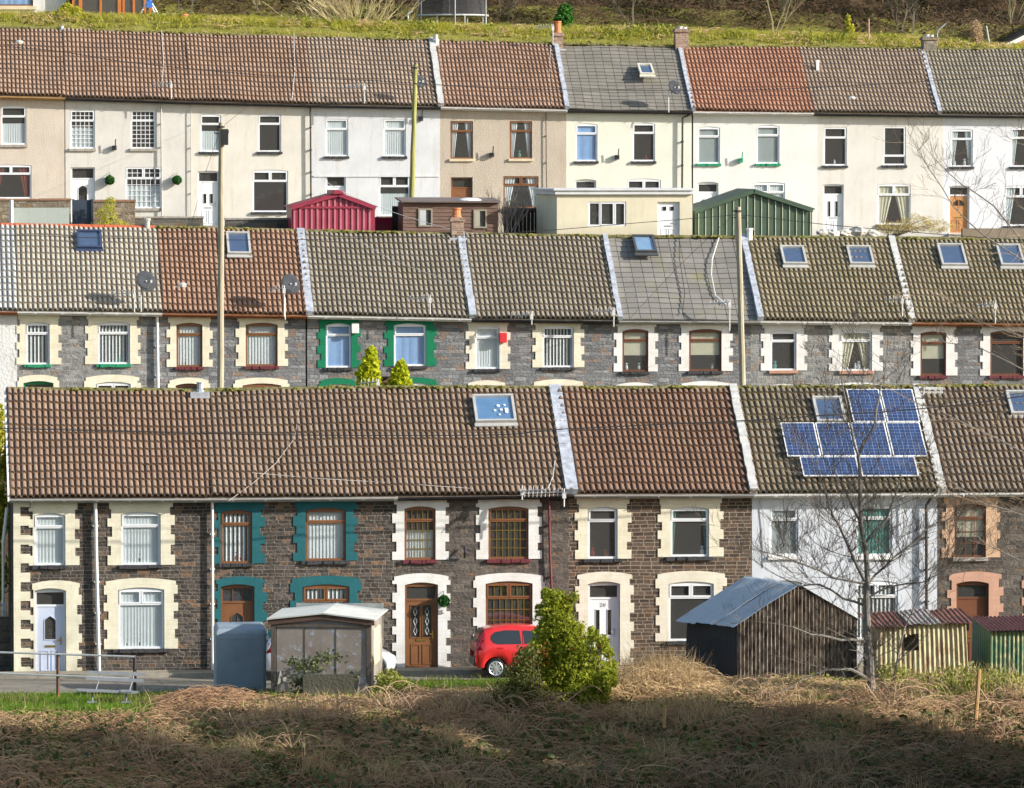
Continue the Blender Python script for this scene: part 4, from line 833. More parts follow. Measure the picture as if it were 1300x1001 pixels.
# ================= TERRAIN
XS = np.concatenate([np.linspace(-260, -12, 18), np.linspace(-8, 58, 133), np.linspace(64, 330, 18)])
YS = np.concatenate([np.linspace(-420, 100, 27), np.linspace(106, 134, 8), np.arange(135, 157, .5), np.arange(157, 236, 1.5), np.arange(236, 262, .5), np.linspace(264, 560, 34)])
def base_z(row, x):
    R = ROW[row]; px = PX(x, R['Y'], 5 if row == 'M' else 13)[0]; px = min(max(px, -200), 1500)
    return P(px, interp(R['eave'], px), R['Y']-.3).z-R['wall']
BANK = [(-200, 12), (0, 20), (320, 27), (640, 38), (900, 42), (960, 45), (1130, 50), (1250, 60), (1400, 66)]
def bank_z(x):
    px = PX(x, 240, 19)[0]; px = min(max(px, -250), 1500); return P(px, interp(BANK, px), 240).z
def ground_z(x, y):
    zm = base_z('M', x); zt = base_z('T', x); zb = bank_z(x)
    tab = [(-420, 70), (-200, 30), (-60, 9), (0, 6), (60, -12), (110, -11), (128, -6.5), (136, -3.4), (141, -1.15), (143.4, -.2), (145.2, 0), (163.5, 0), (166, .3), (174, zm*.45), (184, zm-.05), (196, zm), (202, zm+1.6), (210, zt-.3), (214, zt-.05), (234, zt+.1), (236.5, zt+3.2), (239.6, zb-.12), (240.4, zb), (247.5, zb+.25), (252, zb+2.6), (300, zb+38), (400, zb+85), (560, zb+110)]
    z = interp(tab, y) if y < 560 else tab[-1][1]
    n = 0
    if y > 234 and y < 239.8: n = .22*noise.noise((x*.9, y*.9, 2))
    elif y > 249: n = min(1, (y-249)/4)*(1.1*noise.noise((x*.12, y*.12, 1))+.45*noise.noise((x*.5, y*.5, 5))+.2*noise.noise((x*1.4, y*1.4, 9)))
    elif y < 144.5 and y > 60: n = min(1, (144.5-y)/2)*(.35*noise.noise((x*.35, y*.35, 3))+.12*noise.noise((x*1.3, y*1.3, 3)))
    elif y < 149.8 and y >= 144.5: n = .03*noise.noise((x*.8, y*.8, 3))
    elif 197 < y < 212 or 166 < y < 182: n = .25*noise.noise((x*.4, y*.4, 4))
    return z+n
def m_ground(name, cols, sc=2.0, bs=.8):
    m, n, b = nt(name, .95, .1); o, uv, s = coords(n); f, _ = noise_(n, o, sc, 6, .7); g, _ = noise_(n, o, sc*9, 4, .7)
    L(n, mixc(n, math_(n, 'MULTIPLY', g, .6), ramp(n, f, [(i/(len(cols)-1)*.5+.25, c) for i, c in enumerate(cols)]), [x*.4 for x in cols[0]]), b.inputs['Base Color']); bump(n, b, math_(n, 'ADD', f, math_(n, 'MULTIPLY', g, .5)), bs, .15); return m
G_TURF = m_ground('turf', [(.07, .12, .02), (.12, .20, .03), (.17, .23, .05)]); G_EARTH = m_ground('earth', [(.05, .035, .02), (.11, .075, .04), (.17, .12, .07)], 1.2)
G_HILL = m_ground('bracken_ground', [(.03, .022, .014), (.065, .045, .026), (.12, .08, .04), (.07, .065, .025)], .5, 1); G_BANK = m_ground('bank_turf', [(.18, .18, .04), (.29, .28, .06), (.36, .30, .12)], 1.4)
nx, ny = len(XS), len(YS); mb = MB(); mb.v = [(float(x), float(y), ground_z(float(x), float(y))) for y in YS for x in XS]
for j in range(ny-1):
    for i in range(nx-1):
        mb.f.append((j*nx+i, j*nx+i+1, (j+1)*nx+i+1, (j+1)*nx+i)); y = YS[j]; x = XS[i]
        mb.mi.append(3 if y > 249 or y < 100 else 2 if y >= 234 else (1 if (y < 145.2+.8*noise.noise((x*.5, 0, 0)) or 163 < y < 184 or 197 < y < 214) else 0))
g = mb.build('ground', [G_TURF, G_EARTH, G_BANK, G_HILL], None, smooth=True); tag(g, kind='structure')
def m_asphalt(name, col):
    m, n, b = nt(name, .9, .2); o, uv, s = coords(n); f, _ = noise_(n, mapv(n, o, (.3, 1, 1)), 1.5, 6, .7); g, _ = noise_(n, o, 60, 3); v = N(n, 'ShaderNodeTexVoronoi'); v.feature = 'DISTANCE_TO_EDGE'; v.inputs['Scale'].default_value = .7; L(n, o, v.inputs[0])
    c = ramp(n, f, [(.3, [x*.7 for x in col]), (.6, col), (.8, [x*1.35 for x in col])]); L(n, mixc(n, ramp(n, v.outputs[0], [(.0, (.6, .6, .6)), (.03, (0, 0, 0))]), c, [x*.4 for x in col]), b.inputs['Base Color']); bump(n, b, g, .3, .01); return m
mb = MB(); LE = [(-30, 149.5), (9.0, 149.6), (10.5, 150.1), (12, 151.4), (13.5, 152.2), (18, 152.35), (70, 152.3)]
for (xa, ya), (xb, yb) in zip(LE, LE[1:]): mb.quad((xa, ya, .025), (xb, yb, .025), (xb, 154.02, .03), (xa, 154.02, .03))
tag(mb.build('lane', m_asphalt('lane_asphalt', (.27, .24, .195))), kind='structure')
mb = MB(); mb.box(-30, 70, 154.0, 154.97, -.1, .135); x = -30
tag(mb.build('pavement', m_asphalt('pavement_slabs', (.36, .32, .24))), kind='structure')
mb = MB(); x = -30
while x < 70: mb.box(x, x+.89, 153.87, 153.998, -.05, .142+random.uniform(-.004, .004)); x += .9
tag(mb.build('kerb', m_plain('kerb_stone', (.34, .31, .25), .9, .2, .2)), kind='structure')
def strip(name, row, y0, y1, mat, dz):
    mb = MB(); xs = np.linspace(-25, 70, 40)
    for a, b in zip(xs, xs[1:]): mb.quad((a, y0, base_z(row, a)+dz), (b, y0, base_z(row, b)+dz), (b, y1, base_z(row, b)+dz), (a, y1, base_z(row, a)+dz))
    tag(mb.build(name, mat), kind='structure')
strip('pavement', 'M', 184.2, 187.55, m_asphalt('yard_paving', (.22, .2, .17)), .04); strip('pavement', 'T', 217, 224.96, MATS.get('x') or m_asphalt('yard_paving_top', (.26, .24, .2)), .06)
# ================= HELPERS FOR THE REST
def G(px, py, z=.06):
    r = ray(px, py); return CAM + r*((z-CAMZ)/r.z)
def L2W(o, ang):
    c, s = math.cos(ang), math.sin(ang); o = Vector(o)
    return lambda v: Vector((o.x+v.x*c-v.y*s, o.y+v.x*s+v.y*c, o.z+v.z))
def corr(mb, o, U, V, n, pitch=.12, amp=.022, wob=.0, hole=None):
    o, U, V, n = Vector(o), Vector(U), Vector(V), Vector(n); k = max(4, int(U.length/pitch*6)); vs = []; rows = 4
    for j in range(rows+1):
        for i in range(k+1):
            t = i/k; ph = U.length*t/pitch*2*math.pi; q = o+U*t+V*(j/rows)+n*(amp*math.sin(ph)+wob*math.sin(t*7+j)+wob*.6*math.sin(t*3-j*2)); vs.append(q)
    mb.add(vs, [(j*(k+1)+i, j*(k+1)+i+1, (j+1)*(k+1)+i+1, (j+1)*(k+1)+i) for j in range(rows) for i in range(k)])
def m_wood(name, c1, c2, plank=.15, horiz=True, bs=.5):
    if name in MATS: return MATS[name]
    m, n, b = nt(name, .85, .2); o, uv, s = coords(n); f, _ = noise_(n, mapv(n, o, (1, 1, 9) if horiz else (9, 9, .8)), 2.2, 5, .65); g, _ = noise_(n, o, 1.3, 4)
    c = ramp(n, f, [(.3, c1), (.7, c2)]); L(n, mixc(n, math_(n, 'MULTIPLY', g, .5), c, [x*.6 for x in c1]), b.inputs['Base Color']); bump(n, b, f, bs, .01); MATS[name] = m; return m
def m_rust(name, paint, rust=(.20, .07, .03), amt=.5, rough=.6, sc=2.5):
    if name in MATS: return MATS[name]
    m, n, b = nt(name, rough, .4); o, uv, s = coords(n); f, _ = noise_(n, mapv(n, o, (1.6, 1.6, .5)), sc, 7, .7); g, _ = noise_(n, o, 14, 4)
    k = ramp(n, f, [(.62-.3*amt, (0, 0, 0)), (.80-.25*amt, (1, 1, 1))]); c = mixc(n, g, paint, [x*.75 for x in paint]); L(n, mixc(n, k, c, rust), b.inputs['Base Color']); bump(n, b, g, .3, .01); MATS[name] = m; return m
def leaf_cloud(lumps, n, s, Y0=None, flat=.6):
    """lumps: (cx,cy,cz,rx,ry,rz) -> centres and half axes of n leaves spread through lumpy volumes"""
    w = np.array([l[3]*l[5] for l in lumps]); idx = rng.choice(len(lumps), n, p=w/w.sum()); Lp = np.array(lumps)[idx]
    u = rng.normal(size=(n, 3)); u /= np.linalg.norm(u, axis=1)[:, None]; rad = rng.uniform(.25, 1, n)**.45
    # ragged outline: push the radius by direction-dependent noise
    bump_ = 1+.22*np.sin(u[:, 0]*7+idx*3)*np.cos(u[:, 2]*6+idx)+.10*np.sin(u[:, 1]*13+u[:, 2]*11)
    C = Lp[:, :3]+u*Lp[:, 3:]*(rad*bump_)[:, None]
    a = rng.normal(size=(n, 3)); a /= np.linalg.norm(a, axis=1)[:, None]; b = np.cross(a, rng.normal(size=(n, 3))); b /= np.linalg.norm(b, axis=1)[:, None]
    sz = (s*rng.uniform(.55, 1.25, n))[:, None]; return C, a*sz, b*sz*flat
def px_lumps(L_, Y):
    out = []
    for l in L_:
        px, py, rp = l[:3]; rz = l[3] if len(l) > 3 else rp; dy = l[4] if len(l) > 4 else 0; yy = Y+dy; c = P(px, py, yy); k = yy*1.006/F_PX; out.append((c.x, c.y, c.z, rp*k, rp*k*.8, rz*k))
    return out
def bush(name, L_, Y, n, s, mat, label, cat='shrub', group=None, stems=None, extra=None, flat=.6, stemmat=None):
    lum = px_lumps(L_, Y); lo = min(lum, key=lambda q: q[2]-q[5]); base = Vector((lo[0], lo[1], lo[2]-lo[5]))
    t = thing(name, base, label, cat, group); C, A, B = leaf_cloud(lum, n, s, flat=flat); quads_mesh('foliage', mat, C, A, B, t)
    mb = MB()
    for l in lum:
        for _ in range(4 if stems is None else stems):
            q = Vector((l[0]+random.uniform(-.7, .7)*l[3], l[1]+random.uniform(-.5, .5)*l[4], l[2]+random.uniform(-.2, .9)*l[5])); m_ = base.lerp(q, .5)+Vector((random.uniform(-.1, .1), 0, .05)); mb.tube([base+Vector((random.uniform(-.1, .1), 0, -.2)), m_, q], [.025, .015, .006], 4, cap=False)
    mb.build('stems', stemmat or BARK, t)
    if extra: extra(t, lum)
    return t
BARK = m_wood('bark', (.10, .085, .065), (.26, .235, .19), horiz=False, bs=1); BARKP = m_wood('pale_twig', (.26, .22, .13), (.46, .40, .24), horiz=False); TWIG = m_plain('twig', (.15, .125, .10), .9, .2, .3, 8)
def grow(mb, p, d, r, Ln, depth, spread=.55, upb=.12, nmin=2, nmax=4, sides=4, seg=3, wob=.16, minr=.005, shrink=.62, yflat=.6):
    pts = [p]; rs = [r]; d = Vector(d).normalized()
    for i in range(seg):
        d = (d+Vector((random.gauss(0, wob), random.gauss(0, wob)*yflat, random.gauss(0, wob)+upb*.5))).normalized(); pts.append(pts[-1]+d*Ln/seg); rs.append(max(minr, r*(1-.55*(i+1)/seg)))
    mb.tube(pts, rs, sides if r > .012 else 3, cap=False)
    if depth <= 0: return
    for k in range(random.randint(nmin, nmax)):
        i = random.randint(1, seg); q = pts[i]; dd = (pts[i]-pts[i-1]).normalized(); a = random.uniform(-1, 1)
        side = Vector((random.choice((-1, 1))*random.uniform(.5, 1), random.gauss(0, .6)*yflat, random.uniform(-.3, .7)))
        nd = (dd+side*spread*random.uniform(.7, 1.5)+Vector((0, 0, upb))).normalized(); grow(mb, q, nd, max(minr, rs[i]*.65), Ln*shrink*random.uniform(.7, 1.2), depth-1, spread, upb, nmin, nmax, sides, seg, wob, minr, shrink, yflat)
def limb(mb, pts, r0, r1, Y, dy=0, twigs=10, tl=.9, depth=3, sides=7, tmat=None, upb=.15):
    q = [P(a, b, Y+dy*i/(max(1, len(pts)-1))) for i, (a, b) in enumerate(pts)]; out = [q[0]]
    for a, b in zip(q, q[1:]):
        m_ = a.lerp(b, .5)+Vector((random.gauss(0, .02), 0, random.gauss(0, .02))); out += [m_, b]
    n = len(out); rs = [r0+(r1-r0)*i/(n-1) for i in range(n)]; mb.tube(out, rs, sides, cap=False)
    for _ in range(twigs):
        i = random.randint(max(1, n//4), n-1); t = random.random(); p = out[i-1].lerp(out[i], t); dd = (out[i]-out[i-1]).normalized()
        side = Vector((random.choice((-1, 1))*random.uniform(.6, 1.2), random.gauss(0, .5), random.uniform(-.2, .8))); tmat.append((p, (dd*.7+side).normalized(), max(.006, rs[i]*.45), tl*random.uniform(.6, 1.2)))
    tmat.append((out[-1], (out[-1]-out[-2]).normalized(), r1, tl*1.1))
def blades(name, pts, h, w, mat, parent=None, label=None, lean=.5, hv=.5):
    """pts (n,3): one tapered bent blade each"""
    n = len(pts); hh = h*rng.uniform(1-hv, 1+hv, n); an = rng.uniform(0, 2*np.pi, n); ln = rng.normal(0, lean, (n, 2))*hh[:, None]
    sx = np.cos(an)*w; sy = np.sin(an)*w*.5; b = pts
    m_ = b+np.stack([ln[:, 0]*.35, ln[:, 1]*.35, hh*.6], 1); t = b+np.stack([ln[:, 0], ln[:, 1], hh], 1)
    s = np.stack([sx, sy, np.zeros(n)], 1)
    V = np.stack([b-s, b+s, m_+s*.8, m_-s*.8, t+s*.12, t-s*.12], 1).reshape(-1, 3); i = np.arange(n)*6
    F = np.concatenate([np.stack([i, i+1, i+2, i+3], 1), np.stack([i+3, i+2, i+4, i+5], 1)]); return np_mesh(name, mat, V, F, parent, label)
def strands(name, pts, L_, h, w, mat, parent=None, segs=6, dirb=(0, 0), flatb=.5):
    n = len(pts); an = rng.uniform(0, 2*np.pi, n); d = np.stack([np.cos(an)+dirb[0], np.sin(an)*flatb+dirb[1]], 1); ll = L_*rng.uniform(.4, 1.4, n); hh = h*rng.uniform(.2, 1.3, n); an2 = rng.uniform(-1, 1, (n, 2))*.25
    V = []; ww = w*rng.uniform(.6, 1.3, n)
    for k in range(segs+1):
        t = k/segs; x = d[:, 0]*ll*t+an2[:, 0]*np.sin(t*5); y = d[:, 1]*ll*t+an2[:, 1]*np.sin(t*4)*flatb; z = hh*np.sin(np.pi*np.minimum(1, t*.9+.02))+.02*np.sin(t*9+an)
        c = pts+np.stack([x, y, z], 1); s = np.stack([-.4*np.sin(an)*ww, .2*ww, ww*.9], 1)*(1-.5*t); V.append(np.stack([c-s, c+s], 1))
    V = np.stack(V, 1).reshape(n, -1, 3); m_ = V.shape[1]; i = np.arange(n)*m_; F = np.concatenate([np.stack([i+2*k, i+2*k+1, i+2*k+3, i+2*k+2], 1) for k in range(segs)]); return np_mesh(name, mat, V.reshape(-1, 3), F, parent)
_gz = {}
def gz(x, y):
    k = (round(x*4), round(y*4))
    if k not in _gz: _gz[k] = ground_z(k[0]/4, k[1]/4)
    return _gz[k]
def scatter(n, x0, x1, y0, y1, dens=None, dz=0.0):
    out = []
    while len(out) < n:
        x = random.uniform(x0, x1); y = random.uniform(y0, y1)
        if dens and random.random() > dens(x, y): continue
        out.append((x, y, gz(x, y)+dz))
    return np.array(out)
# ================= MIDDLE GROUND: YARDS OF THE TOP TERRACE
def wallbox(name, x0, x1, yt, yb, Y, th, mat, label, cat='wall', extra=None, cope=None, rough=0):
    a = P(x0, yb, Y); b = P(x1, yt, Y); zg = min(a.z, base_z('T', a.x) if Y > 200 else a.z)-.5; mb = MB(); mb.box(a.x, b.x, Y, Y+th, zg, b.z-(.07 if cope else 0))
    t = thing(name, ((a.x+b.x)/2, Y+th/2, zg), label, cat); mb.build('masonry' if cope or True else 'body', mat, t)
    if cope:
        c = MB(); x = a.x-.03
        while x < b.x: w_ = random.uniform(.3, .5); c.box(x, min(x+w_-.01, b.x+.03), Y-.04, Y+th+.04, b.z-.07, b.z+random.uniform(-.01, .015)); x += w_
        c.build('coping', cope, t)
    return t
STW = m_stone('rubble_garden_wall', (.14, .115, .085), (.28, .23, .17), (.20, .17, .13), rub=1.2, w=.3, h=.14); STD = m_stone('dark_block_wall', (.06, .055, .05), (.13, .12, .105), (.16, .15, .13), w=.45, h=.22, rub=.5)
wallbox('garden_wall', -60, 90, 252.5, 300, 215.2, .25, STW, 'brown garden wall with brick coping below the red curtained window', cope=m_plain('brick_coping', (.28, .16, .10), .9))
t = wallbox('rendered_wall', 16, 88, 264, 300, 213.2, .2, m_render('pale_green_render', (.46, .52, .48), grain=.6), 'pale grey green rendered yard wall beside a white post')
t = MB(); a = P(14.5, 300, 213); t.tube([a, P(14.5, 254, 213)], .07, 8); tag(t.build('fence_post', WHITEP), 'white post at the left end of the pale green yard wall', 'post')
t = thing('yard_gate', P(105, 300, 214), 'dark navy panelled yard gate left of the rubble wall', 'gate'); mb = MB(); a = P(92, 300, 214); b = P(118, 254, 214); mb.box(a.x, b.x, 213.95, 214.05, a.z, b.z); mb.build('panel', m_plain('navy_gate', (.035, .05, .075)), t)
mb = MB(); 
for q in (a.x+.03, b.x-.03): mb.box(q-.04, q+.04, 213.88, 214.1, a.z, b.z+.03)
mb.build('frame', m_plain('navy_gate', 0), t)
wallbox('garden_wall', 118, 171.5, 254, 300, 214.2, .4, STW, 'rubble stone garden wall topped with brick behind the yellow twiggy shrub', cope=m_plain('brick_coping', 0))
wallbox('block_wall', 172, 258, 275, 300, 214.6, .3, STD, 'low dark block wall under the large grid window', cope=SILLS)
wallbox('block_wall', 286, 372, 277, 300, 214.6, .3, STD, 'low dark block wall between the leftmost pole and the red metal shed', cope=SILLS)
# red metal shed
def metal_shed(label, x0, xa, x1, ytop_a, yeave, Y, depth, mat, rmat, rib=.2, ribmat=None, rw=.16, yright=None, side=0):
    A = P(x0, yeave, Y); B = P(x1, yright or yeave, Y); Ap = P(xa, ytop_a, Y); zg = A.z-1.9; t = thing('metal_shed', ((A.x+B.x)/2, Y, zg), label, 'shed')
    mb = MB(); mb.prism([(A.x, zg), (B.x, zg), (B.x, B.z), (Ap.x, Ap.z), (A.x, A.z)], [], Y, Y+depth, back=True); mb.build('walls', mat, t)
    r = MB(); n = MB()
    for (p, q) in ((A, Ap), (Ap, B)):
        d = Vector((q.x-p.x, 0, q.z-p.z)); nn = Vector((-d.z, 0, d.x)).normalized(); o = p+nn*.01-d.normalized()*(.08 if p is A else 0)+Vector((0, -.10, 0)); dd = d+d.normalized()*.08
        r.obox(o, dd, Vector((0, depth+.2, 0)), nn*.05)
        n.obox(p+Vector((0, -.13, -.11)), d, Vector((0, .02, 0)), nn*.14)
    r.build('roof', rmat, t); n.build('verge_trim', rmat, t)
    k = MB(); x = A.x+rib*.5
    while x < B.x-.02:
        f = (x-A.x)/(Ap.x-A.x) if x < Ap.x else 1-(x-Ap.x)/(B.x-Ap.x); zt = (A.z if x < Ap.x else B.z)+(Ap.z-(A.z if x < Ap.x else B.z))*f-.14; k.prism([(x-rib*rw, zg), (x+rib*rw, zg), (x+rib*rw, zt), (x-rib*rw, zt)], [], Y-.028, Y-.001); x += rib
    k.build('ribs', ribmat or mat, t); return t, A, B, Ap
REDM = m_plain('red_metal', (.30, .035, .065), .45, .5, .12, 2); REDM2 = m_plain('red_metal_light', (.50, .17, .21), .45, .5, .15, 2)
t, A, B, Ap = metal_shed('crimson metal garden shed with a gabled front, ribbed doors and a ridge cap', 370, 429, 476, 246, 263, 212.5, 2.5, REDM, REDM, .22, REDM2)
mb = MB(); mb.box(A.x-.02, B.x+.02, 212.5-.06, 212.5-.03, A.z-.06, A.z+.02); mb.build('lintel', REDM, t); mb = MB(); mb.box(Ap.x-.22, Ap.x+.22, 212.3, 215.1, Ap.z-.03, Ap.z+.13); mb.build('ridge_cap', REDM, t, bevel=.03)
mb = MB(); a = P(476.5, 300, 214.5); b = P(498, 276, 214.5); mb.box(a.x, b.x, 214.5, 214.7, a.z, b.z); tag(mb.build('low_wall', m_render('crimson_render', (.30, .03, .06))), 'low crimson painted wall right of the crimson metal shed', 'wall')
mb = MB(); a = P(498, 300, 215); b = P(512, 262, 215); mb.box(a.x, b.x, 215, 215.12, a.z, b.z); k = 0
tag(mb.build('gap_shade_panel', m_wood('dark_gap', (.04, .035, .03), (.10, .085, .07))), 'narrow dark panel standing in for the shaded gap between the crimson shed and the brown timber shed', 'fence')  # dark panel painted in for the shade between the two sheds
# brown timber shed
WD = m_wood('brown_shed_boards', (.14, .085, .065), (.27, .18, .145)); t = thing('timber_shed', P(570, 300, 212.5), 'long brown timber shed with horizontal boards and two small windows', 'shed')
a = P(512, 300, 212.5); b = P(632, 257, 212.5); zz = a.z-.5; hs = [(532, 266, 548, 287), (602, 267, 617, 289)]; hl = []
for q in hs: u = P(q[0], q[3], 212.5); v = P(q[2], q[1], 212.5); hl.append((u.x, u.z, v.x, v.z))
mb = MB(); mb.prism(rect(a.x, zz, b.x, b.z), [rect(*q) for q in hl], 212.5, 214.7, back=True)
z = zz; 
while z < b.z-.05:       # lapped boards between the windows
    xs_ = [a.x-.01]+[v for q in hl if not (z+.13 < q[1]-.03 or z > q[3]+.03) for v in (q[0]-.03, q[2]+.03)]+[b.x+.01]
    for p_, q_ in zip(xs_[::2], xs_[1::2]): mb.add([(p_, 212.47, z), (q_, 212.47, z), (q_, 212.495, z+.135), (p_, 212.495, z+.135), (p_, 212.5, z), (q_, 212.5, z)], [(0, 1, 2, 3), (4, 5, 1, 0)])
    z += .14
mb.build('boards', WD, t)
for q in hl:
    m2 = MB(); m2.prism(rect(q[0]-.03, q[1]-.03, q[2]+.03, q[3]+.03), [rect(q[0]+.03, q[1]+.03, q[2]-.03, q[3]-.03)], 212.44, 212.52); f = m2.build('window', m_plain('shed_window_frame', (.30, .27, .20)), t); g_ = MB(); g_.add([(q[0], 212.49, q[1]), (q[2], 212.49, q[1]), (q[2], 212.49, q[3]), (q[0], 212.49, q[3])], [(0, 1, 2, 3)]); g_.build('pane', GLASS, f)
mb = MB(); mb.hexa([(a.x-.1, 212.3, b.z), (b.x+.1, 212.3, b.z-.02), (b.x+.1, 214.9, b.z+.10), (a.x-.1, 214.9, b.z+.12), (a.x-.1, 212.3, b.z+.06), (b.x+.1, 212.3, b.z+.04), (b.x+.1, 214.9, b.z+.16), (a.x-.1, 214.9, b.z+.18)]); mb.build('roof', m_plain('roofing_felt', (.16, .13, .12), .9), t)
mb = MB(); mb.ball(P(597, 255, 213), .5, 14, 6, .08, (1, .9, .22)); tag(mb.build('tarpaulin', WHITEP), 'crumpled white tarpaulin lying on the brown timber shed roof', 'tarpaulin')
# black fence
mb = MB(); t = thing('yard_fence', P(668, 300, 215.5), 'black board fence left of the cream flat roofed building', 'fence'); a = P(640, 300, 215.5); b = P(691, 264, 215.5); x = a.x
while x < b.x: mb.box(x, x+.14, 215.5, 215.53, a.z, b.z+random.uniform(-.02, .02)); x += .147
mb.build('boards', m_wood('black_boards', (.025, .025, .03), (.055, .055, .065), horiz=False), t); mb = MB(); mb.box(a.x, b.x, 215.45, 215.5, b.z-.12, b.z-.03); mb.build('rail', BLACKP, t)
# cream flat-roofed building
t = thing('flat_roofed_garage', P(785, 300, 211.5), 'cream flat roofed building with a triple window and a white double panelled door', 'garage'); Y = 211.5
a = P(707, 300, Y); b = P(879, 247, Y); w_ = P(747, 287.5, Y), P(795, 256.5, Y); d_ = P(834.5, 300, Y), P(863, 256.5, Y)
CR = m_render('cream_smooth_render', (.76, .71, .54), grain=.2, streak=.14); mb = MB(); mb.prism(rect(a.x, a.z-.8, b.x, b.z), [rect(w_[0].x, w_[0].z, w_[1].x, w_[1].z), rect(d_[0].x, a.z-.3, d_[1].x, d_[1].z)], Y, Y+.2)
bl = P(690, 247, Y+1.6); mb.add([(a.x, Y+.001, a.z-.8), (bl.x, Y+1.6, a.z-.8), (bl.x, Y+1.6, b.z), (a.x, Y+.001, b.z)], [(0, 1, 2, 3)]); mb.add([(bl.x, Y+1.6, a.z-.8), (bl.x, Y+4, a.z-.8), (bl.x, Y+4, b.z), (bl.x, Y+1.6, b.z)], [(0, 1, 2, 3)]); mb.add([(b.x, Y+.001, a.z-.8), (b.x, Y+4, a.z-.8), (b.x, Y+4, b.z), (b.x, Y+.001, b.z)], [(0, 1, 2, 3)]); mb.build('walls', CR, t)
mb = MB(); mb.box(a.x+.1, b.x-.1, Y+.75, Y+.8, a.z-.8, b.z-.05); mb.build('dark_backing', DARKIN, t); window(t, w_[0].x, w_[0].z, w_[1].x, w_[1].z, Y, 'three', W, 'none', 0); door(t, d_[0].x, a.z-.3, d_[1].x, d_[1].z, Y, W, W, 'squares', 0, fan=False)  # dark sheet stands in for the unlit interior behind window and door
mb = MB(); zt = P(700, 239.5, Y).z; fr = [(a.x-.08, Y-.12), (b.x+.03, Y-.12), (b.x+.03, Y+4), (bl.x-.1, Y+4), (bl.x-.1, Y+1.55)]
for z0, z1, o in ((b.z, b.z+.15, 0), (b.z+.15, zt, .06)):
    f2 = [(fr[0][0]-o, fr[0][1]-o), (fr[1][0], fr[1][1]-o), fr[2], (fr[3][0]-o, fr[3][1]), (fr[4][0]-o, fr[4][1]-o)]; k = len(f2)
    mb.add([(x, y, z0) for x, y in f2]+[(x, y, z1) for x, y in f2], [tuple(range(k))[::-1], tuple(range(k, 2*k))]+[(i, (i+1) % k, (i+1) % k+k, i+k) for i in range(k)])
mb.build('roof_fascia', m_plain('weathered_white', (.62, .63, .64), .7, .3, .12, 2), t)
# green garage
GM = m_plain('green_metal', (.065, .105, .07), .5, .4, .15, 2); GM2 = m_plain('pale_seam', (.50, .52, .38), .6, .3, .2)
t, A, B, Ap = metal_shed('dark green metal garage with a low gable and pale vertical seams', 882.5, 957, 1031, 242, 268, 212.5, 4, GM, GM, .27, GM2, rw=.055, yright=266)
# rubble, posts
bl_ = []
for i, (px, py, r) in enumerate(((1044, 292, .16), (1056, 294, .22), (1072, 293, .2), (1090, 291, .26), (1107, 294, .2))):
    mb = MB(); c = P(px, py, 210+i*.2); mb.ball((c.x, c.y, c.z-.1), r*1.0, 9, 6, .22, (1.4, 1, .8)); o = mb.build('boulder', m_plain('limewashed_rock', (.55, .53, .48), .9, .2, .3, 5, bmp=1, bsc=15), None, smooth=False)
    tag(o, ['small whitewashed boulder nearest the green garage', 'second whitewashed boulder right of the green garage', 'middle whitewashed boulder on the yard edge under the white front door', 'largest whitewashed boulder below the cream curtained window', 'whitewashed boulder beside the yellow dry grasses'][i], 'boulder', 'whitewashed boulders on the yard edge')
wallbox('garden_wall', 1222, 1420, 290, 310, 213, .3, m_render('brown_cement', (.30, .25, .19), grain=.8), 'low brown cement wall below the orange wooden door')
# ================= POLES AND CABLES
def pole(px0, y0, px1, y1, Y, r, label, box=None, mat=None):
    a = P(px1, y1, Y); b = P(px0, y0, Y); zg = gz(a.x, Y)-.3; t = thing('utility_pole', (a.x, Y, zg), label, 'utility pole', 'wooden telegraph poles'); d = (b-a); bot = a+d*((zg-a.z)/d.z)
    mb = MB(); n = 14; pts = [bot.lerp(b, i/n)+Vector((random.gauss(0, .006), 0, 0)) for i in range(n+1)]; mb.tube(pts, [r*1.15-(r*.3)*i/n for i in range(n+1)], 10); mb.build('post', mat or m_wood('mossy_pole', (.34, .30, .21), (.56, .50, .37), horiz=False), t)
    k = MB(); k.tube([b+Vector((-.02, 0, -.16)), b+Vector((-.02, 0, -.10))], r*1.25, 10); 
    for s in (-1, 1): k.tube([b+Vector((0, 0, -.35)), b+Vector((s*.22, -.05, -.33)), b+Vector((s*.22, -.05, -.24))], .018, 5)
    k.build('bracket', BLACKP, t)
    if box: p = P(box[0], box[1], Y-.15); k = MB(); k.box(p.x-.1, p.x+.1, Y-.25, Y-.05, p.z-.28, p.z+.22); k.build('terminal_box', BLACKP, t)
    return t
pole(281, 156, 280, 492, 176, .105, 'tall wooden telegraph pole in front of the brown framed middle terrace house', (285.5, 173))
pole(527.5, 82, 522.5, 262, 216.5, .10, 'leaning mossy telegraph pole in front of the cool grey top terrace house', None, m_wood('lichened_pole', (.26, .26, .08), (.46, .45, .18), horiz=False))
pole(937, 263, 943, 492, 176, .105, 'wooden telegraph pole standing before the flat grey mossy middle roof')
def cable(pts, Y, label, r=.016, mat=None, sag=0):
    q = []
    for i, p in enumerate(pts): q.append(P(p[0], p[1], p[2] if len(p) > 2 else Y))
    out = []
    for i in range(len(q)-1):       # Catmull-Rom
        p0, p1, p2, p3 = q[max(i-1, 0)], q[i], q[i+1], q[min(i+2, len(q)-1)]
        for k in range(5): t = k/5; out.append(.5*((2*p1)+(p2-p0)*t+(2*p0-5*p1+4*p2-p3)*t*t+(3*p1-p0-3*p2+p3)*t**3))
    out.append(q[-1]); mb = MB(); mb.tube(out, r, 4, cap=False); tag(mb.build('overhead_cable', mat or BLACKP), label, 'cable', 'overhead cables')
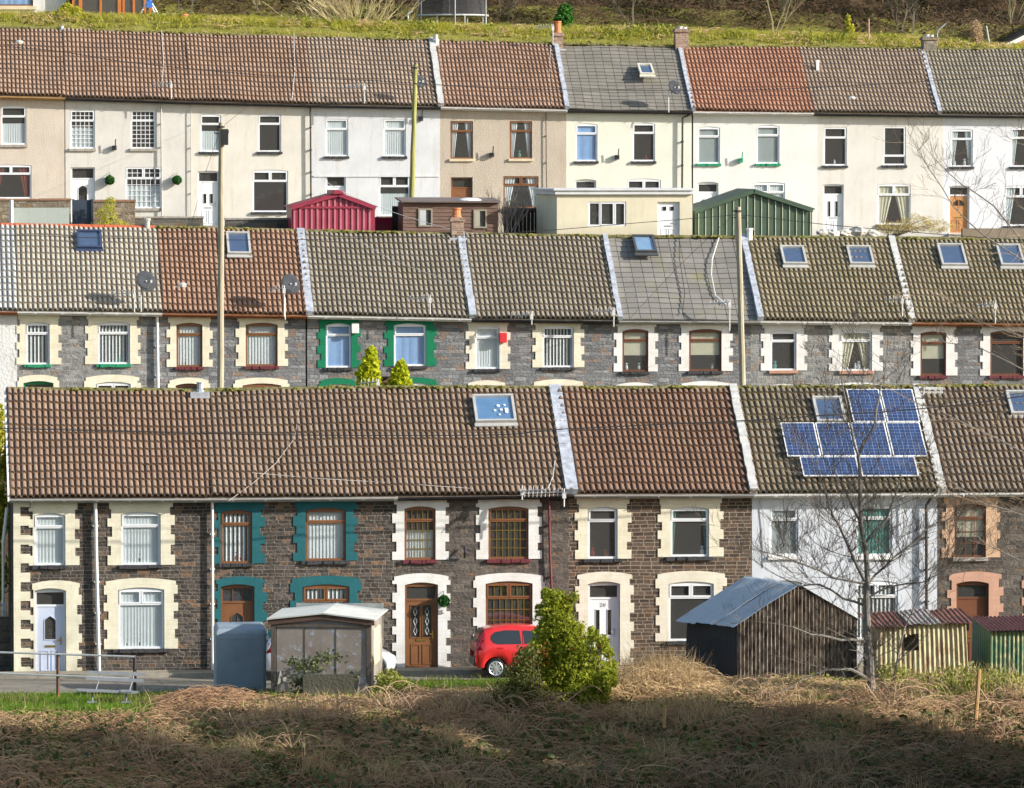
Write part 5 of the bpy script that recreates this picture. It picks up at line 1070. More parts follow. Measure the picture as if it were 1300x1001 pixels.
cable([(-700, 520), (-150, 539), (0, 544), (165, 548), (330, 552), (500, 553), (640, 552), (700, 546), (820, 540), (950, 534), (1060, 527), (1170, 519), (1300, 503), (1700, 440)], 152, 'thicker of the two black cables crossing the front terrace roofs', .02)
cable([(-700, 516), (0, 542), (330, 549.5), (640, 549), (820, 543), (1000, 531), (1300, 499), (1700, 425)], 152.3, 'thinner upper black cable crossing the front terrace roofs', .008)
cable([(-500, 294), (0, 299), (110, 302), (330, 305), (560, 300), (690, 293), (800, 284), (937, 273)], 176, 'black cable running left from the pole over the middle terrace ridges', .014)
cable([(937, 273), (960, 275), (1065, 287), (1232, 300.7), (1330, 306), (1700, 318)], 176, 'black cable running right from the pole to the bottom of the dry grasses', .016)
cable([(-500, 40), (0, 59), (160, 79), (330, 95.5), (480, 103), (527, 106), (650, 113), (820, 115), (970, 114), (1100, 108), (1182, 103), (1300, 93.5), (1700, 50)], 216.4, 'black cable crossing the top terrace roofs past the leaning pole', .018)
0 and cable([(527, 90, 216.4), (440, 115, 214), (330, 160, 205), (283, 165, 176.2)], 176, 'faint grey wire between the two leftmost telegraph poles', .006, GREYP)
cable([(281, 162, 176), (296, 150, 200), (318, 133, 224.6)], 200, 'thin black wire from the leftmost pole up to the cream top terrace house', .007)
cable([(281, 162, 176), (255, 240, 180), (214, 402, 187)], 180, 'thin black wire from the leftmost pole down to the brown framed middle house', .006)
cable([(937, 268, 176), (985, 330, 181), (1030, 407, 187)], 180, 'thin black wire from the rightmost pole down to the house with pink sills', .006)
cable([(937, 268, 176), (870, 330, 181), (800, 404, 187)], 180, 'thin black wire from the rightmost pole down to the flat grey roofed house', .006)
cable([(400, 222, 216), (440, 246, 211), (500, 270, 205), (560, 288, 198), (602, 297, 192)], 200, 'white telephone wire crossing in front of the crimson shed', .010, WHITEP)
# ================= ABOVE THE TOP TERRACE
def simple_house(label, x0, x1, Y, ybase, hgt, depth, wm, rm, gable=None):
    pass
Y = 243.5; t = thing('house', P(40, 22, Y), 'white walled house at the top left with an orange framed conservatory', 'house'); a = P(-220, 24, Y); b = P(84, 24, Y); zt = a.z+5.2
wn = P(-14, 7.5, Y), P(42, 7.5, Y); mb = MB(); wz = wn[0].z; mb.prism(rect(a.x, a.z-.8, b.x, zt), [rect(wn[0].x, wz, wn[1].x, wz+1.2)], Y, Y+.15); mb.box(a.x, a.x+.1, Y+.15, Y+7, a.z-.8, zt); mb.box(b.x-.1, b.x, Y+.15, Y+7, a.z-.8, zt); mb.build('wall', m_render('white_roughcast', (.74, .75, .76), grain=.5), t)
window(t, wn[0].x, wz, wn[1].x, wz+1.2, Y, 'g', D_, 'blue', 0); mb = MB(); mb.box(wn[0].x-.1, wn[1].x+.15, Y-.1, Y+.02, wz-.16, wz); mb.build('window_sill', m_plain('cream_sill', 0), t)
mb = MB(); mb.hexa([(a.x-.3, Y-.4, zt-.1), (b.x+.3, Y-.4, zt-.1), (b.x+.3, Y+7.4, zt-.1), (a.x-.3, Y+7.4, zt-.1), (a.x-.3, Y+3.4, zt+2.4), (b.x+.3, Y+3.4, zt+2.4), (b.x+.3, Y+3.6, zt+2.4), (a.x-.3, Y+3.6, zt+2.4)]); mb.build('roof', T_T[3], t, uv=[(0, 0)]*8)
OR_ = m_plain('orange_frame', (.50, .16, .04), .5); Yc = 243; c0 = P(92, 25, Yc); c1 = P(193, 26, Yc); cw = thing('conservatory', P(140, 26, Yc), 'conservatory with orange timber frames and a white base beside the white walled house', 'conservatory')
mb = MB(); mb.box(c0.x, c1.x, Yc, Yc+.2, c0.z-.8, P(140, 21, Yc).z); mb.build('base_wall', WHITEP, cw); zb_ = P(140, 21, Yc).z; mb = MB(); zt_ = zb_+2.1
for px in (93, 103, 128, 152.5, 157, 170, 184, 191):
    x = P(px, 20, Yc).x; mb.box(x-(.10 if px in (103, 152.5) else .05), x+.05, Yc+.02, Yc+.12, zb_, zt_)
mb.box(c0.x, c1.x, Yc+.0, Yc+.13, zb_, zb_+.09); mb.box(c0.x, c1.x, Yc+.01, Yc+.14, zt_, zt_+.12); mb.build('frame', OR_, cw); mb = MB(); mb.add([(c0.x, Yc+.07, zb_), (c1.x, Yc+.07, zb_), (c1.x, Yc+.07, zt_), (c0.x, Yc+.07, zt_)], [(0, 1, 2, 3)]); mb.build('pane', GLASS, cw)
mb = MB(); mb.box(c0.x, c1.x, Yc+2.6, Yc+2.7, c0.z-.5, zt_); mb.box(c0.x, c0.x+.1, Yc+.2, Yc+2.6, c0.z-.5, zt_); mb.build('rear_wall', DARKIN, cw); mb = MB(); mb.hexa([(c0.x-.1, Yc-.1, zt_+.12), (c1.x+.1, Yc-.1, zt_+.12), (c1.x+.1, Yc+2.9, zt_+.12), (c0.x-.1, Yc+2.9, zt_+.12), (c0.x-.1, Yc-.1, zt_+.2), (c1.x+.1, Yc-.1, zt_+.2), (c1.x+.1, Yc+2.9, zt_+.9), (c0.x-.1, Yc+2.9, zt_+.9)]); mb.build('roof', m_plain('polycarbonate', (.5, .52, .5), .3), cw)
# play frame
t = thing('play_frame', P(195, 26, 241.5), 'white tubular play frame with a blue joint beside the conservatory', 'play frame'); mb = MB()
ap = P(189, -2, 241.5)
for q in ((174, 26), (200, 27), (206, 27)): mb.tube([ap+Vector((0, .3 if q[0] == 200 else 0, 0)), P(q[0], q[1], 241.5)], .035, 6)
for s in (.35, .6, .8): u = ap.lerp(P(200, 27, 241.5), s); v = ap.lerp(P(206, 27, 241.5), s); mb.tube([u, v], .02, 5)
mb.build('legs', WHITEP, t); mb = MB(); mb.ball(ap, .14, 8, 6, 0, (1, 1, .8)); mb.box(ap.x-.1, ap.x+.15, 241.4, 241.6, ap.z-.4, ap.z-.1); mb.build('joint', m_plain('blue_plastic', (.05, .18, .6), .4), t)
# trampoline
Y = 245.0; c = P(574, 26, Y); R_ = 1.58; t = thing('trampoline', (c.x, Y, c.z-.45), 'round garden trampoline with a dark safety net on the grass bank', 'trampoline'); mb = MB(); zr = c.z+.20
mb.tube([(c.x+R_*math.cos(k*math.pi/16), Y+R_*math.sin(k*math.pi/16), zr) for k in range(33)], .045, 6, cap=False)
for k in range(8): th = k*math.pi/4+.25; mb.tube([(c.x+R_*math.cos(th), Y+R_*math.sin(th), zr), (c.x+R_*math.cos(th), Y+R_*math.sin(th), zr-.75)], .03, 6)
mb.build('frame', STEEL, t); mb = MB(); n_ = 32; mb.add([(c.x, Y, zr-.04)]+[(c.x+R_*.97*math.cos(k*2*math.pi/n_), Y+R_*.97*math.sin(k*2*math.pi/n_), zr) for k in range(n_)], [(0, k+1, (k+1) % n_+1) for k in range(n_)]); mb.build('mat', BLACKP, t)
mb = MB(); 
for k in range(6): th = k*math.pi/3+.5; mb.tube([(c.x+(R_+.05)*math.cos(th), Y+(R_+.05)*math.sin(th), zr-.6), (c.x+(R_+.05)*math.cos(th), Y+(R_+.05)*math.sin(th), zr+1.9)], .025, 6)
mb.build('net_poles', STEEL, t); mb = MB(); vs = []
for j in range(5):
    for k in range(33): th = k*math.pi/16; rr = R_*(.97-.08*math.sin(j/4*3.14)-.05*abs(math.sin(th*3))); vs.append((c.x+rr*math.cos(th), Y+rr*math.sin(th), zr+1.8*j/4))
mb.add(vs, [(j*33+k, j*33+k+1, (j+1)*33+k+1, (j+1)*33+k) for j in range(4) for k in range(32)])
m = bpy.data.materials.new('net_mesh'); m.use_nodes = True; n = m.node_tree; n.nodes.clear(); o1 = N(n, 'ShaderNodeOutputMaterial'); mx = N(n, 'ShaderNodeMixShader'); mx.inputs[0].default_value = .62; tr = N(n, 'ShaderNodeBsdfTransparent'); df = N(n, 'ShaderNodeBsdfDiffuse'); df.inputs[0].default_value = (.06, .06, .065, 1); L(n, tr.outputs[0], mx.inputs[1]); L(n, df.outputs[0], mx.inputs[2]); L(n, mx.outputs[0], o1.inputs[0])
mb.build('safety_net', m, t)
# brick gable house top right
Y = 246; t = thing('brick_house', P(1330, 62, Y), 'orange brick gabled house rising beyond the grass bank at the top right', 'house'); e = P(1262, 63, Y); ap = P(1385, 3, Y); r_ = P(1508, 63, Y); mb = MB()
mb.prism([(e.x+.5, e.z-3), (r_.x-.5, e.z-3), (r_.x-.5, e.z+.15), (ap.x, ap.z-.05), (e.x+.5, e.z+.15)], [], Y, Y+7, back=True); mb.build('wall', m_stone('orange_brick', (.42, .16, .06), (.55, .24, .10), (.45, .38, .30), w=.22, h=.075, rub=.2, c3=(.5, .2, .08)), t)
mb = MB(); f_ = MB()
for p, q in ((e, ap), (ap, r_)):
    d = q-p; nn = Vector((-d.z, 0, d.x)).normalized(); mb.obox(p+Vector((0, -.2, 0)), d, Vector((0, .03, 0)), -nn*.18); f_.obox(p+Vector((0, -.25, 0))+nn*.002, d, Vector((0, 7.6, 0)), nn*.08)
mb.build('bargeboard', WHITEP, t); f_.build('roof', BLACKP, t)
def lonepole(px0, y0, px1, y1, Y, label, r=.03, curve=None, mat=None):
    a = P(px1, y1, Y); b = P(px0, y0, Y); pts = [a-Vector((0, 0, .6)), a, a.lerp(b, .5), b]
    if curve: pts = pts[:-1]+[a.lerp(b, .8)-Vector((.05, 0, 0)), b, P(curve[0], curve[1], Y)]
    mb = MB(); mb.tube(pts, r, 6); tag(mb.build('garden_pole', mat or STEEL), label, 'pole')
lonepole(1103, 24, 1103, 58, 239.8, 'thin pinkish wooden pole above the mottled brown top roof', .03, mat=m_plain('pink_wood', (.5, .3, .22)))
lonepole(1192, 38, 1188, 62, 240.2, 'curved grey metal pole just right of the mossy stone chimney', .03, curve=(1201, 30)); lonepole(1252, 33, 1257, 62, 240.2, 'straight grey leaning pole beside the pale dry shrub', .035)
lonepole(519, 17, 518, 34, 242, 'short pale pipe standing left of the trampoline', .04, curve=(524, 14))
mb = MB(); pf = P(233, 26, 240.6); mb.lathe(pf-Vector((0, 0, .1)), [(.13, 0), (.2, .3), (.22, .31), (.22, .36), (.18, .34), (0, .3)], 12); tag(mb.build('plant_pot', ORANGE), 'small terracotta pot standing on the grass bank', 'plant pot')
# ================= FOREGROUND THINGS
def place(px, py, z=.06): q = G(px, py, z); return q
# railing
Yr_ = G(73, 885).y; t = thing('railing', P(73, 884, Yr_), 'two rail metal fence with rusty posts on the lawn at the left', 'railing')
for i, (px, yt, yb) in enumerate(((-60, 826, 883), (73.5, 828, 885), (171, 832, 887))):
    mb = MB(); mb.tube([P(px, yb, Yr_)-Vector((0, 0, .3)), P(px, yt+2, Yr_), P(px, yt, Yr_)], [.045, .045, .03], 8); mb.build('post', m_rust('rusty_post', (.10, .06, .05), (.30, .09, .03), .6) if i == 1 else m_plain('dark_post', (.05, .035, .035)), t)
for y0, y1 in ((828.5, 834), (855, 862)):
    mb = MB(); mb.tube([P(-160, y0-6, Yr_-.05), P(0, y0, Yr_-.05), P(171, y1, Yr_-.05)], .028, 6); mb.build('rail', STEEL, t)
# bench
Yb = G(140, 893).y; t = thing('park_bench', P(138, 893, Yb), 'grey slatted metal bench on the lawn', 'bench'); k = Yb*1.006/F_PX
def bpx(px, py, dy=0): return P(px, py, Yb+dy)
BM = m_plain('weathered_grey', (.24, .26, .28), .6, .3, .15, 5)
for (a, b, dy) in (((110.5, 853.5), (184, 856.5), .30), ((109, 861), (182, 864.5), .26), ((97, 874), (176, 877.5), .0), ((99, 875.5), (174, 879), -.14)):
    mb = MB(); p, q = bpx(*a, dy), bpx(*b, dy); mb.obox(p-Vector((0, .02, .045)), q-p, Vector((0, .10 if dy < .2 else .03, 0)), Vector((0, 0, .035 if dy < .2 else .085))); mb.build('slat', BM, t)
for px in (117, 160):
    mb = MB(); a = bpx(px, 892, 0); s = bpx(px, 877.5, 0); mb.tube([a, s], .032, 6); mb.box(a.x-.13, a.x+.13, a.y-.08, a.y+.08, a.z-.01, a.z+.03); mb.obox(s-Vector((.15, .18, .02)), Vector((.30, 0, 0)), Vector((0, .4, 0)), Vector((0, 0, .035))); e_ = bpx(px+11, 853, .34); mb.tube([s+Vector((.10, .18, 0)), e_], .022, 5); mb.build('leg', BM, t)
# stake
mb = MB(); a = P(1237, 915, 142.6); b = P(1243, 850, 142.6); mb.tube([a-Vector((0, 0, .3)), a.lerp(b, .5)+Vector((.02, 0, 0)), b], [.06, .055, .05], 7); tag(mb.build('wooden_stake', m_wood('fresh_stake', (.42, .24, .10), (.60, .38, .18), horiz=False)), 'pale orange wooden stake standing in the lower right grass', 'stake')
mb = MB(); a = P(843, 925, 142.3); mb.tube([a, P(844, 896, 142.3)], .045, 6); tag(mb.build('wooden_stake', m_wood('fresh_stake', 0, 0)), 'short wooden stake below the dry grass mound', 'stake')
# tank container
t = thing('storage_tank', G(307, 878), 'blue grey plastic tank with rounded corners beside the old grey shed', 'tank'); o = G(274, 878.5); wd = P(339, 860, o.y).x-o.x; hh = P(300, 799, o.y).z-o.z; mb = MB()
c = [(0, 0), (wd-.07, 0), (wd, .07), (wd, 1.25), (.1, 1.25), (0, 1.15)]; lv = [(0, .0), (.08, .03), (hh-.12, .0), (hh-.03, .05), (hh, .14)]; vs = []
for z, ins in lv:
    for x, y in c: cx, cy = wd/2, .6; vs.append((o.x+cx+(x-cx)*(1-ins*.9/wd*1.2), o.y+cy+(y-cy)*(1-ins*.9), o.z+z+(.1*(y/1.25) if z > hh-.2 else 0)))
n_ = len(c); mb.add(vs, [(j*n_+i, j*n_+(i+1) % n_, (j+1)*n_+(i+1) % n_, (j+1)*n_+i) for j in range(len(lv)-1) for i in range(n_)]+[tuple(range((len(lv)-1)*n_, len(lv)*n_))]); mb.build('body', m_plain('blue_grey_plastic', (.27, .33, .38), .5, .4, .15, 1.5, bmp=.3, bsc=5), t, bevel=.035)
mb = MB(); mb.box(o.x+.05, o.x+wd-.1, o.y-.012, o.y+.02, o.z+hh-.26, o.z+hh-.23); mb.box(o.x+.10, o.x+wd-.2, o.y-.015, o.y+.02, o.z+.1, o.z+.16); mb.build('moulded_rib', m_plain('blue_grey_plastic', 0), t)
# grey shed
o = G(344, 889); an = math.radians(-11); T = L2W(o, an); t = thing('old_shed', o, 'old grey fibre board shed with a pale low pitched roof on the lane edge', 'shed'); wS = 2.66; hE = 2.12; hA = 2.26; dS = 2.7
GB = m_plain('grey_fibreboard', (.28, .25, .22), .9, .2, .3, 2, bmp=.6, bsc=14)
m, n, b = nt('peeling_board', .9, .2); oo, uv, s = coords(n); f, _ = noise_(n, oo, 5, 5, .75); g_, _ = noise_(n, oo, 1.2, 4); base = ramp(n, g_, [(.3, (.24, .20, .165)), (.7, (.35, .31, .27))]); L(n, mixc(n, ramp(n, f, [(.555, (0, 0, 0)), (.62, (.75, .75, .75))]), base, (.42, .47, .55)), b.inputs['Base Color']); bump(n, b, f, .5, .02); PB = m
mb = MB(); mb.prism([(0, 0), (wS, 0), (wS, hE), (wS*.52, hA), (0, hE)], [], 0, dS, back=True); mb.xform(T); mb.build('walls', GB, t)
mb = MB(); mb.prism([(.16, .05), (wS-.14, .05), (wS-.14, hE-.16), (.16, hE-.16)], [], -.02, -.001); mb.xform(T); mb.build('front_panel', PB, t)
mb = MB()
for x in (.90, 1.72): mb.box(x-.012, x+.012, -.03, -.021, .02, hE-.12)
for x in (.07, wS-.07): mb.box(x-.06, x+.06, -.05, -.003, .02, hE-.12)
mb.box(.05, wS-.05, -.055, -.022, hE-.19, hE-.12); mb.xform(T); mb.build('battens', m_wood('old_batten', (.10, .08, .06), (.2, .17, .14), horiz=False), t)
mb = MB()
for (x0, z0), (x1, z1) in (((-.07, hE-.02), (wS*.52, hA)), ((wS*.52, hA), (wS+.08, hE-.02))): mb.add([(x0, -.09, z0-.12), (x1, -.09, z1-.12), (x1, -.09, z1+.01), (x0, -.09, z0+.01), (x0, -.06, z0-.12), (x1, -.06, z1-.12), (x1, -.06, z1+.01), (x0, -.06, z0+.01)], [(0, 1, 2, 3), (4, 7, 6, 5), (0, 4, 5, 1), (3, 2, 6, 7)])
mb.xform(T); mb.build('bargeboard', m_wood('brown_barge', (.10, .06, .045), (.19, .12, .09)), t)
mb = MB(); o1 = Vector((-.09, -.13, hE)); r1 = Vector((wS*.52, -.13, hA+.02)); e1 = Vector((wS+.1, -.13, hE)); dv = Vector((.04, dS+.3, .03)); mb.obox(o1, r1-o1, dv, Vector((0, 0, .035))); mb.obox(r1, e1-r1, dv, Vector((0, 0, .035))); mb.xform(T); mb.build('roof', m_plain('pale_roof_sheet', (.62, .62, .56), .8, .3, .12, 3, bmp=.3, bsc=20), t)
mb = MB(); mb.box(.35, wS+.02, dS+.02, dS+.09, 1.2, hE+.22); mb.xform(T); mb.build('rear_board', m_plain('grey_board', (.42, .42, .39), .8, .2, .2, 4), t)
mb = MB(); mb.box(wS+.001, wS+.03, .25, 1.9, .9, 1.85); mb.xform(T); mb.build('sunlit_side', m_plain('sunlit_cream', (.62, .56, .36)), t)  # cream colour paints the sunlight on the shed's right side
mb = MB(); o2 = G(383, 890); mb.box(o2.x, o2.x+1.35, o2.y-.5, o2.y-.28, -.1, .78); o_w = mb.build('mossy_wall', m_render('moss_covered_block', (.09, .09, .065), grain=1.2, gsc=10), None); tag(o_w, 'low dark mossy block wall in front of the old grey shed', 'wall')
for i, (x0, y0, x1, y1) in enumerate(((352, 883, 358, 852), (366, 882, 361, 860), (455, 884, 461, 846), (463, 884, 469, 850))):
    mb = MB(); a = P(x0, y0, o.y-.45-i*.06); b_ = P(x1, y1, o.y-.3-i*.05); d = (b_-a).normalized(); mb.obox(a-d*.15-Vector((.05, 0, 0)), Vector((.10, .02, 0)), Vector((0, .03, 0)), b_-a+d*.15); tag(mb.build('leaning_plank', m_wood('grey_plank', (.2, .18, .15), (.42, .39, .34), horiz=False)), ['tallest pale plank leaning on the left of the old grey shed', 'short brownish plank leaning beside the tallest pale plank', 'grey plank leaning at the right corner of the old grey shed', 'outermost plank leaning on the right corner of the old grey shed'][i], 'plank', 'planks leaning on the old grey shed')
# black tin shed
o = P(936, 882, 148.0); o.z = -.05; th = math.radians(18.5); T = L2W(o, th); wT, LT, hE, hA = 3.62, 3.0, P(936, 793, 148).z-o.z, P(1017, 743, 148.6).z-o.z
t = thing('tin_shed', o, 'black corrugated tin shed with a pale blue metal roof behind the bare tree', 'shed')
TM = m_rust('sunlit_rusty_tin', (.36, .31, .25), (.05, .032, .025), .8, .8, 7); TD = m_rust('black_tin', (.035, .035, .045), (.05, .035, .03), .3, .6)  # gable's pale tone paints a sunlit highlight over the dark rusty tin
def gable_corr(mb, w_, hE, hA, y, pitch, amp):
    k = int(w_/pitch*6); vs = []
    for i in range(k+1):
        x = w_*i/k; zt = hE+(hA-hE)*(1-abs(x-w_/2)/(w_/2)); yy = y+amp*math.sin(x/pitch*2*math.pi)+.012*math.sin(x*3); vs += [(x, yy, 0), (x, yy, zt)]
    mb.add(vs, [(2*i, 2*i+2, 2*i+3, 2*i+1) for i in range(k)])
mb = MB(); gable_corr(mb, wT, hE, hA, 0, .115, .036); mb.xform(T); mb.build('gable_wall', TM, t)
mb = MB(); corr(mb, (0, LT, 0), (0, -LT, 0), (0, 0, hE), (-1, 0, 0), .14, .022, .02); mb.xform(T); mb.build('side_wall', TD, t); mb = MB(); corr(mb, (wT, 0, 0), (0, LT, 0), (0, 0, hE), (1, 0, 0), .12, .02); mb.xform(T); mb.build('side_wall', TD, t); mb = MB(); gable_corr(mb, wT, hE, hA, LT, .115, .02); mb.xform(T); mb.build('rear_wall', TD, t)
mb = MB(); sl_ = Vector((wT/2, 0, hA-hE)); nn = Vector((-(hA-hE), 0, wT/2)).normalized(); ov = sl_.normalized()*.28
for j, (ya, yb_, dz) in enumerate(((-.12, 1.0, .03), (.95, 2.0, .055), (1.96, LT+.1, .035))): corr(mb, Vector((0, ya, hE+dz))-ov*(1+.25*(j-1)), (0, yb_-ya, 0), sl_+ov*(1+.25*(j-1)), nn, .15, .014, .012)
mb.xform(T); mb.build('roof', m_rust('galvanised_roof', (.50, .56, .60), (.24, .28, .30), .25, .45, 1.2), t); mb = MB(); s2 = Vector((wT/2, 0, -(hA-hE))); corr(mb, (wT/2, -.1, hA+.03), (0, LT+.2, 0), s2*1.05, Vector(((hA-hE), 0, wT/2)).normalized(), .15, .014); mb.xform(T); mb.build('rear_roof_slope', m_rust('pale_far_slope', (.5, .52, .52), (.3, .2, .15), .3), t)
# yellow tin shed
o = P(1113, 884, 148.3); o.z = -.05; t = thing('tin_shed', o, 'leaning yellow corrugated tin shed with a rusty patched roof', 'shed'); k = 148.3*1.006/F_PX; w_ = 120*k; h1 = P(1113, 797, 148.3).z-o.z; h2 = P(1230, 791, 148.3).z-o.z
YT = m_rust('yellow_tin', (.52, .49, .31), (.24, .11, .05), .55, .7, 3); mb = MB(); kx = int(w_/.135*6); vs = []
for i in range(kx+1):
    u = i/kx; x = w_*u; zt = h1+(h2-h1)*u; y = .02*math.sin(x/.135*6.283)+.015*math.sin(x*4)
    for j in range(9): z_ = zt*j/8; vs.append((x-.10*j/8*u, y, z_))
hx0, hx1 = .30, .47; fs = []
for i in range(kx):
    for j in range(8):
        if hx0 < (i+.5)/kx < hx1 and j in (5, 6): continue
        fs.append((9*i+j, 9*i+9+j, 9*i+10+j, 9*i+1+j))
mb.add(vs, fs); mb.xform(L2W(o, 0)); mb.build('front_wall', YT, t); mb = MB(); corr(mb, (0, 2, 0), (0, -2, 0), (0, 0, h1), (-1, 0, 0), .13, .02); corr(mb, (w_, 0, 0), (0, 2, 0), (-.1, 0, h2), (1, 0, 0), .13, .02); corr(mb, (0, 2, 0), (w_, 0, 0), (0, 0, h1+.2), (0, 1, 0), .13, .02); mb.xform(L2W(o, 0)); mb.build('side_wall', YT, t)
RR = m_rust('rusty_red_roof', (.19, .07, .055), (.34, .15, .08), .5, .7, 2)
for j, (a, b_, m_, dz) in enumerate(((-.15, .9, RR, .03), (.85, 1.75, m_rust('flaked_roof', (.40, .37, .33), (.24, .09, .06), .5, .7, 3), .055), (1.7, w_+.12, RR, .03))):
    mb = MB(); corr(mb, (a, -.15, h1-.02+dz+(h2-h1)*a/w_), (b_-a, 0, (h2-h1)*(b_-a)/w_), (.02, 2.2, .22), (0, 0, 1), .13, .015, .012); mb.xform(L2W(o, 0)); mb.build('roof_sheet', m_, t)
# green tin shed
o = P(1257, 880, 148.6); o.z = -.05; t = thing('tin_shed', o, 'green tin shed with a dark red corrugated roof at the right edge', 'shed'); hg = P(1257, 802, 148.6).z-o.z; GT = m_rust('green_tin', (.04, .16, .11), (.16, .10, .05), .25, .6, 2); GY = m_rust('green_yellow_tin', (.09, .19, .12), (.50, .42, .22), .5, .6, 8)
zb2 = P(1238, 784, 151.1).z-o.z; mb = MB(); corr(mb, (0, 0, 0), (2.6, 0, 0), (0, 0, hg), (0, -1, 0), .12, .022); mb.xform(L2W(o, 0)); mb.build('front_wall', GY, t); mb = MB(); k_ = 40; vs = []
for i in range(k_+1): y = 2.5*i/k_; vs += [(.012*math.sin(y*40), y, 0), (.012*math.sin(y*40), y, hg+(zb2-hg)*i/k_)]
mb.add(vs, [(2*i, 2*i+2, 2*i+3, 2*i+1) for i in range(k_)]); mb.add([(2.6+v[0], v[1], v[2]) for v in vs], [(2*i, 2*i+2, 2*i+3, 2*i+1) for i in range(k_)]); corr(mb, (0, 2.5, 0), (2.6, 0, 0), (0, 0, zb2), (0, 1, 0), .12, .02); mb.xform(L2W(o, 0)); mb.build('side_wall', GT, t)
mb = MB(); corr(mb, (-.08, -.15, hg+.02), (2.8, 0, 0), (0, 2.75, zb2-hg), (0, -.3, 1), .115, .022, .006); mb.xform(L2W(o, 0)); mb.build('roof', m_rust('oxide_red_roof', (.20, .065, .06), (.42, .22, .18), .3, .6, 3), t)
